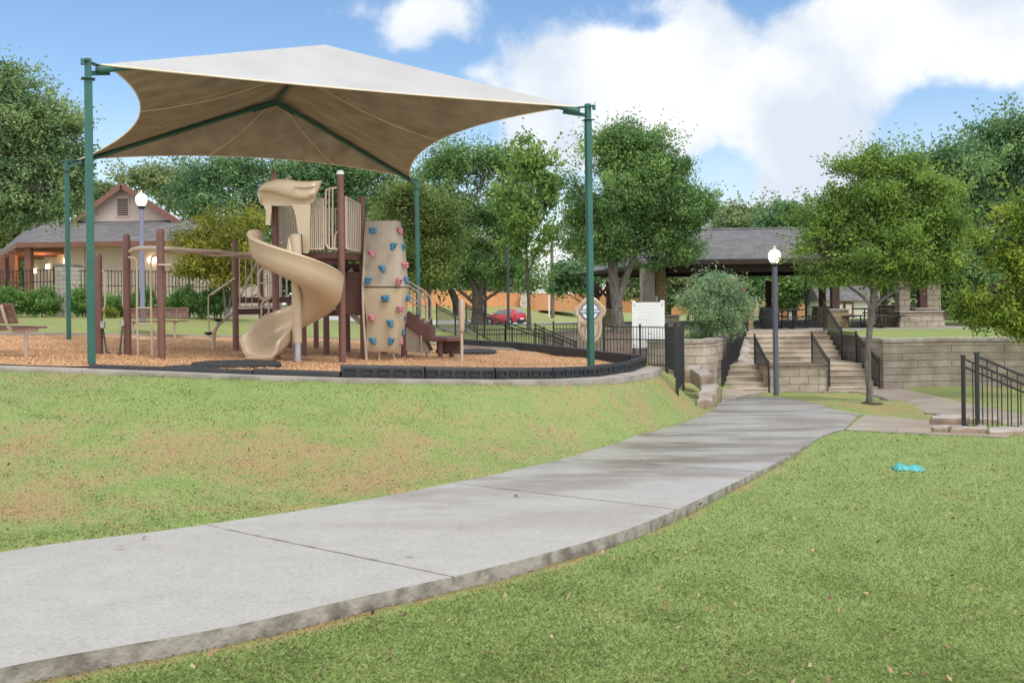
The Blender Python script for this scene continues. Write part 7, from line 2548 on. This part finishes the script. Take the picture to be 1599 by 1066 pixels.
make_tree('crape_myrtle', 'yellow-green bushy small tree between the gabled building and the slide', 35,
          [(345, 365, 42, 32), (375, 350, 32, 22), (310, 385, 34, 28), (350, 400, 48, 32), (390, 395, 30, 36), (315, 420, 30, 16), (375, 430, 36, 16)], [[(352, 492, 3), (351, 470, 2.8), (348, 440, 2.4), (345, 415, 2)], [(356, 492, 2.6), (360, 465, 2.4), (370, 430, 2)]], 'leaf_yellow', 900, 46, .1, .4, 'barkpale', 42, sprigs=40)
make_tree('far_tree', 'grey-green tree beyond the cedar fence left of the railings', 125, [(640, 430, 50, 30), (700, 440, 40, 24), (590, 430, 50, 34), (560, 420, 40, 36)], [[(640, 480, 4), (640, 455, 3.4), (640, 435, 2)]], 'leaf_far', 300, 28, .45, 1.3, 'bark', 43)
make_tree('far_tree', 'distant tree between the white hall and the oak', 122, [(740, 440, 40, 26), (785, 430, 34, 34), (765, 400, 30, 30)], [[(760, 482, 4), (760, 455, 3.4), (760, 430, 2)]], 'leaf_far', 260, 28, .45, 1.3, 'bark', 44)
make_tree('far_tree', 'distant tree filling the background behind the shed', 110, [(1330, 430, 50, 40), (1270, 430, 40, 34), (1380, 440, 50, 36), (1210, 435, 40, 34)], [[(1320, 500, 4), (1320, 470, 3.4), (1320, 440, 2)]], 'leaf_far', 420, 28, .42, 1.3, 'bark', 45)
make_tree('far_tree', 'distant tree behind the stone pillar and flowering bush', 110, [(1110, 440, 40, 34), (1160, 445, 40, 30), (1060, 450, 36, 26), (1010, 452, 30, 20)], [[(1100, 495, 4), (1100, 470, 3.4), (1100, 445, 2)]], 'leaf_far', 360, 28, .42, 1.2, 'bark', 46)

# --- hedge shrubs by the left fence
def shrub(name, label, d, blobs, mat, n, per, size, cr, seed, group=None, cat='shrub'):
    b0 = blobs[0]
    return make_tree(name, label, d, blobs, [[(b0[0], b0[1] + b0[3] + 4, 1.2), (b0[0], b0[1] + b0[3] * .3, 1.0), (b0[0] + 2, b0[1] - b0[3] * .3, .6)], [(b0[0] + 3, b0[1] + b0[3] + 4, 1.0), (b0[0] + 8, b0[1] + b0[3] * .2, .8), (b0[0] + 12, b0[1] - b0[3] * .3, .5)]], mat, n, per, size, cr, 'bark', seed, cat=cat, group=group, depth=.8, twigs=.8, sprigs=14)
hg = 'hedge shrubs along the iron fence'
shrub('hedge_shrub', 'leftmost hedge shrub, cut by the picture edge behind the near bench', 35.6, [(10, 473, 26, 22), (-8, 472, 20, 22), (26, 476, 14, 17)], 'leaf_shrub', 300, 36, .085, .22, 51, hg)
shrub('hedge_shrub', 'hedge shrub immediately left of the white stone pillar', 35.6, [(66, 474, 24, 20), (50, 478, 14, 15), (82, 478, 12, 13)], 'leaf_shrub', 280, 36, .085, .22, 52, hg)
shrub('hedge_shrub', 'hedge shrub between the white stone pillar and the near left green pole', 35.6, [(130, 472, 17, 22), (120, 480, 10, 13), (144, 476, 12, 18)], 'leaf_shrub', 230, 36, .085, .22, 53, hg)
shrub('hedge_shrub', 'hedge shrub behind the two short brown posts with grab handles', 35.6, [(178, 473, 20, 20), (166, 478, 12, 14), (192, 476, 12, 16)], 'leaf_shrub', 240, 36, .085, .22, 54, hg)
shrub('hedge_shrub', 'hedge shrub seen through the ladder around the lavender lamp post', 35.6, [(232, 474, 20, 19), (216, 478, 12, 14), (246, 478, 12, 15)], 'leaf_shrub', 240, 36, .085, .22, 55, hg)
shrub('hedge_shrub', 'hedge shrub above the right end of the far bench', 35.6, [(285, 470, 24, 23), (268, 476, 13, 16), (302, 476, 12, 16)], 'leaf_shrub', 280, 36, .085, .22, 56, hg)
shrub('hedge_shrub', 'rightmost hedge shrub, behind the arched climber', 35.6, [(335, 470, 26, 24), (318, 476, 14, 17), (355, 474, 16, 19)], 'leaf_shrub', 300, 36, .085, .22, 57, hg)
shrub('ornamental_grass', 'tuft of pale grass between two hedge shrubs', 34.6, [(173, 491, 6, 5)], 'leaf_yellow', 30, 24, .1, .12, 58, cat='grass tuft')
# flowering bush on the terrace corner
def flower_bush():
    r = make_tree('flowering_bush', 'large loose bush with a few red flowers above the curved stone wall', 32.2,
                  [(1112, 465, 40, 32), (1092, 490, 28, 28), (1140, 472, 28, 30), (1110, 503, 36, 22), (1084, 472, 16, 18), (1157, 482, 14, 18), (1122, 442, 24, 13), (1095, 517, 24, 10), (1132, 508, 20, 12)],
                  [[(1112, 540, 2), (1111, 515, 1.8), (1108, 485, 1.4)], [(1118, 540, 2), (1124, 510, 1.6), (1135, 480, 1.2)], [(1106, 540, 1.6), (1096, 515, 1.4), (1088, 490, 1)]], 'leaf_rose', 900, 44, .07, .27, 'barkpale', 61, cat='shrub', sprigs=50)
    rr = random.Random(2)
    mb = MB()
    for px, py in ((1141, 436), (1163, 451)):
        c = P(px, py, 31.1)
        for k in range(5):
            a = 2 * math.pi * k / 5
            mb.ball(c + Vector(((.022 * math.cos(a)), rr.uniform(-.02, .02), .022 * math.sin(a))), .02, 7, 5, (1, .5, 1))
    mb.build('blossom', M['flower'], r)
flower_bush()
# plants along the right stones
def trunk_mulch(px, py, d, r):
    g = P(px, py, d)
    n = 20
    pl = [Vector((g.x + r * math.cos(2 * math.pi * i / n) * (1 + .12 * math.sin(i * 2.3)), g.y + r * .8 * math.sin(2 * math.pi * i / n))) for i in range(n)]
    zf = lambda x, y: np.maximum(base_z(x, y), 0 * x - 99) + .03
    return structure(sheet('mulch_ring', pl, zf, M['mulch'], .25), 'dark mulch ring at a tree foot')
trunk_mulch(1362, 632, G(1360, 630).y, .26)
def mulch_slope():
    pl = [Vector((sx_at(850, 33), 33.2)), Vector((sx_at(900, 32), 31.8)), Vector((sx_at(990, 31), 31.4)), Vector((4.7, 31.4)), Vector((4.72, 36)), Vector((4.7, 39)), Vector((sx_at(900, 40), 40)), Vector((sx_at(850, 40), 38.5))]
    structure(sheet('mulch_bed', smooth_closed(pl, 3), lambda x, y: base_z(x, y) + .02, M['mulch'], .6), 'brown mulch bed sloping down behind the iron fence')
mulch_slope()
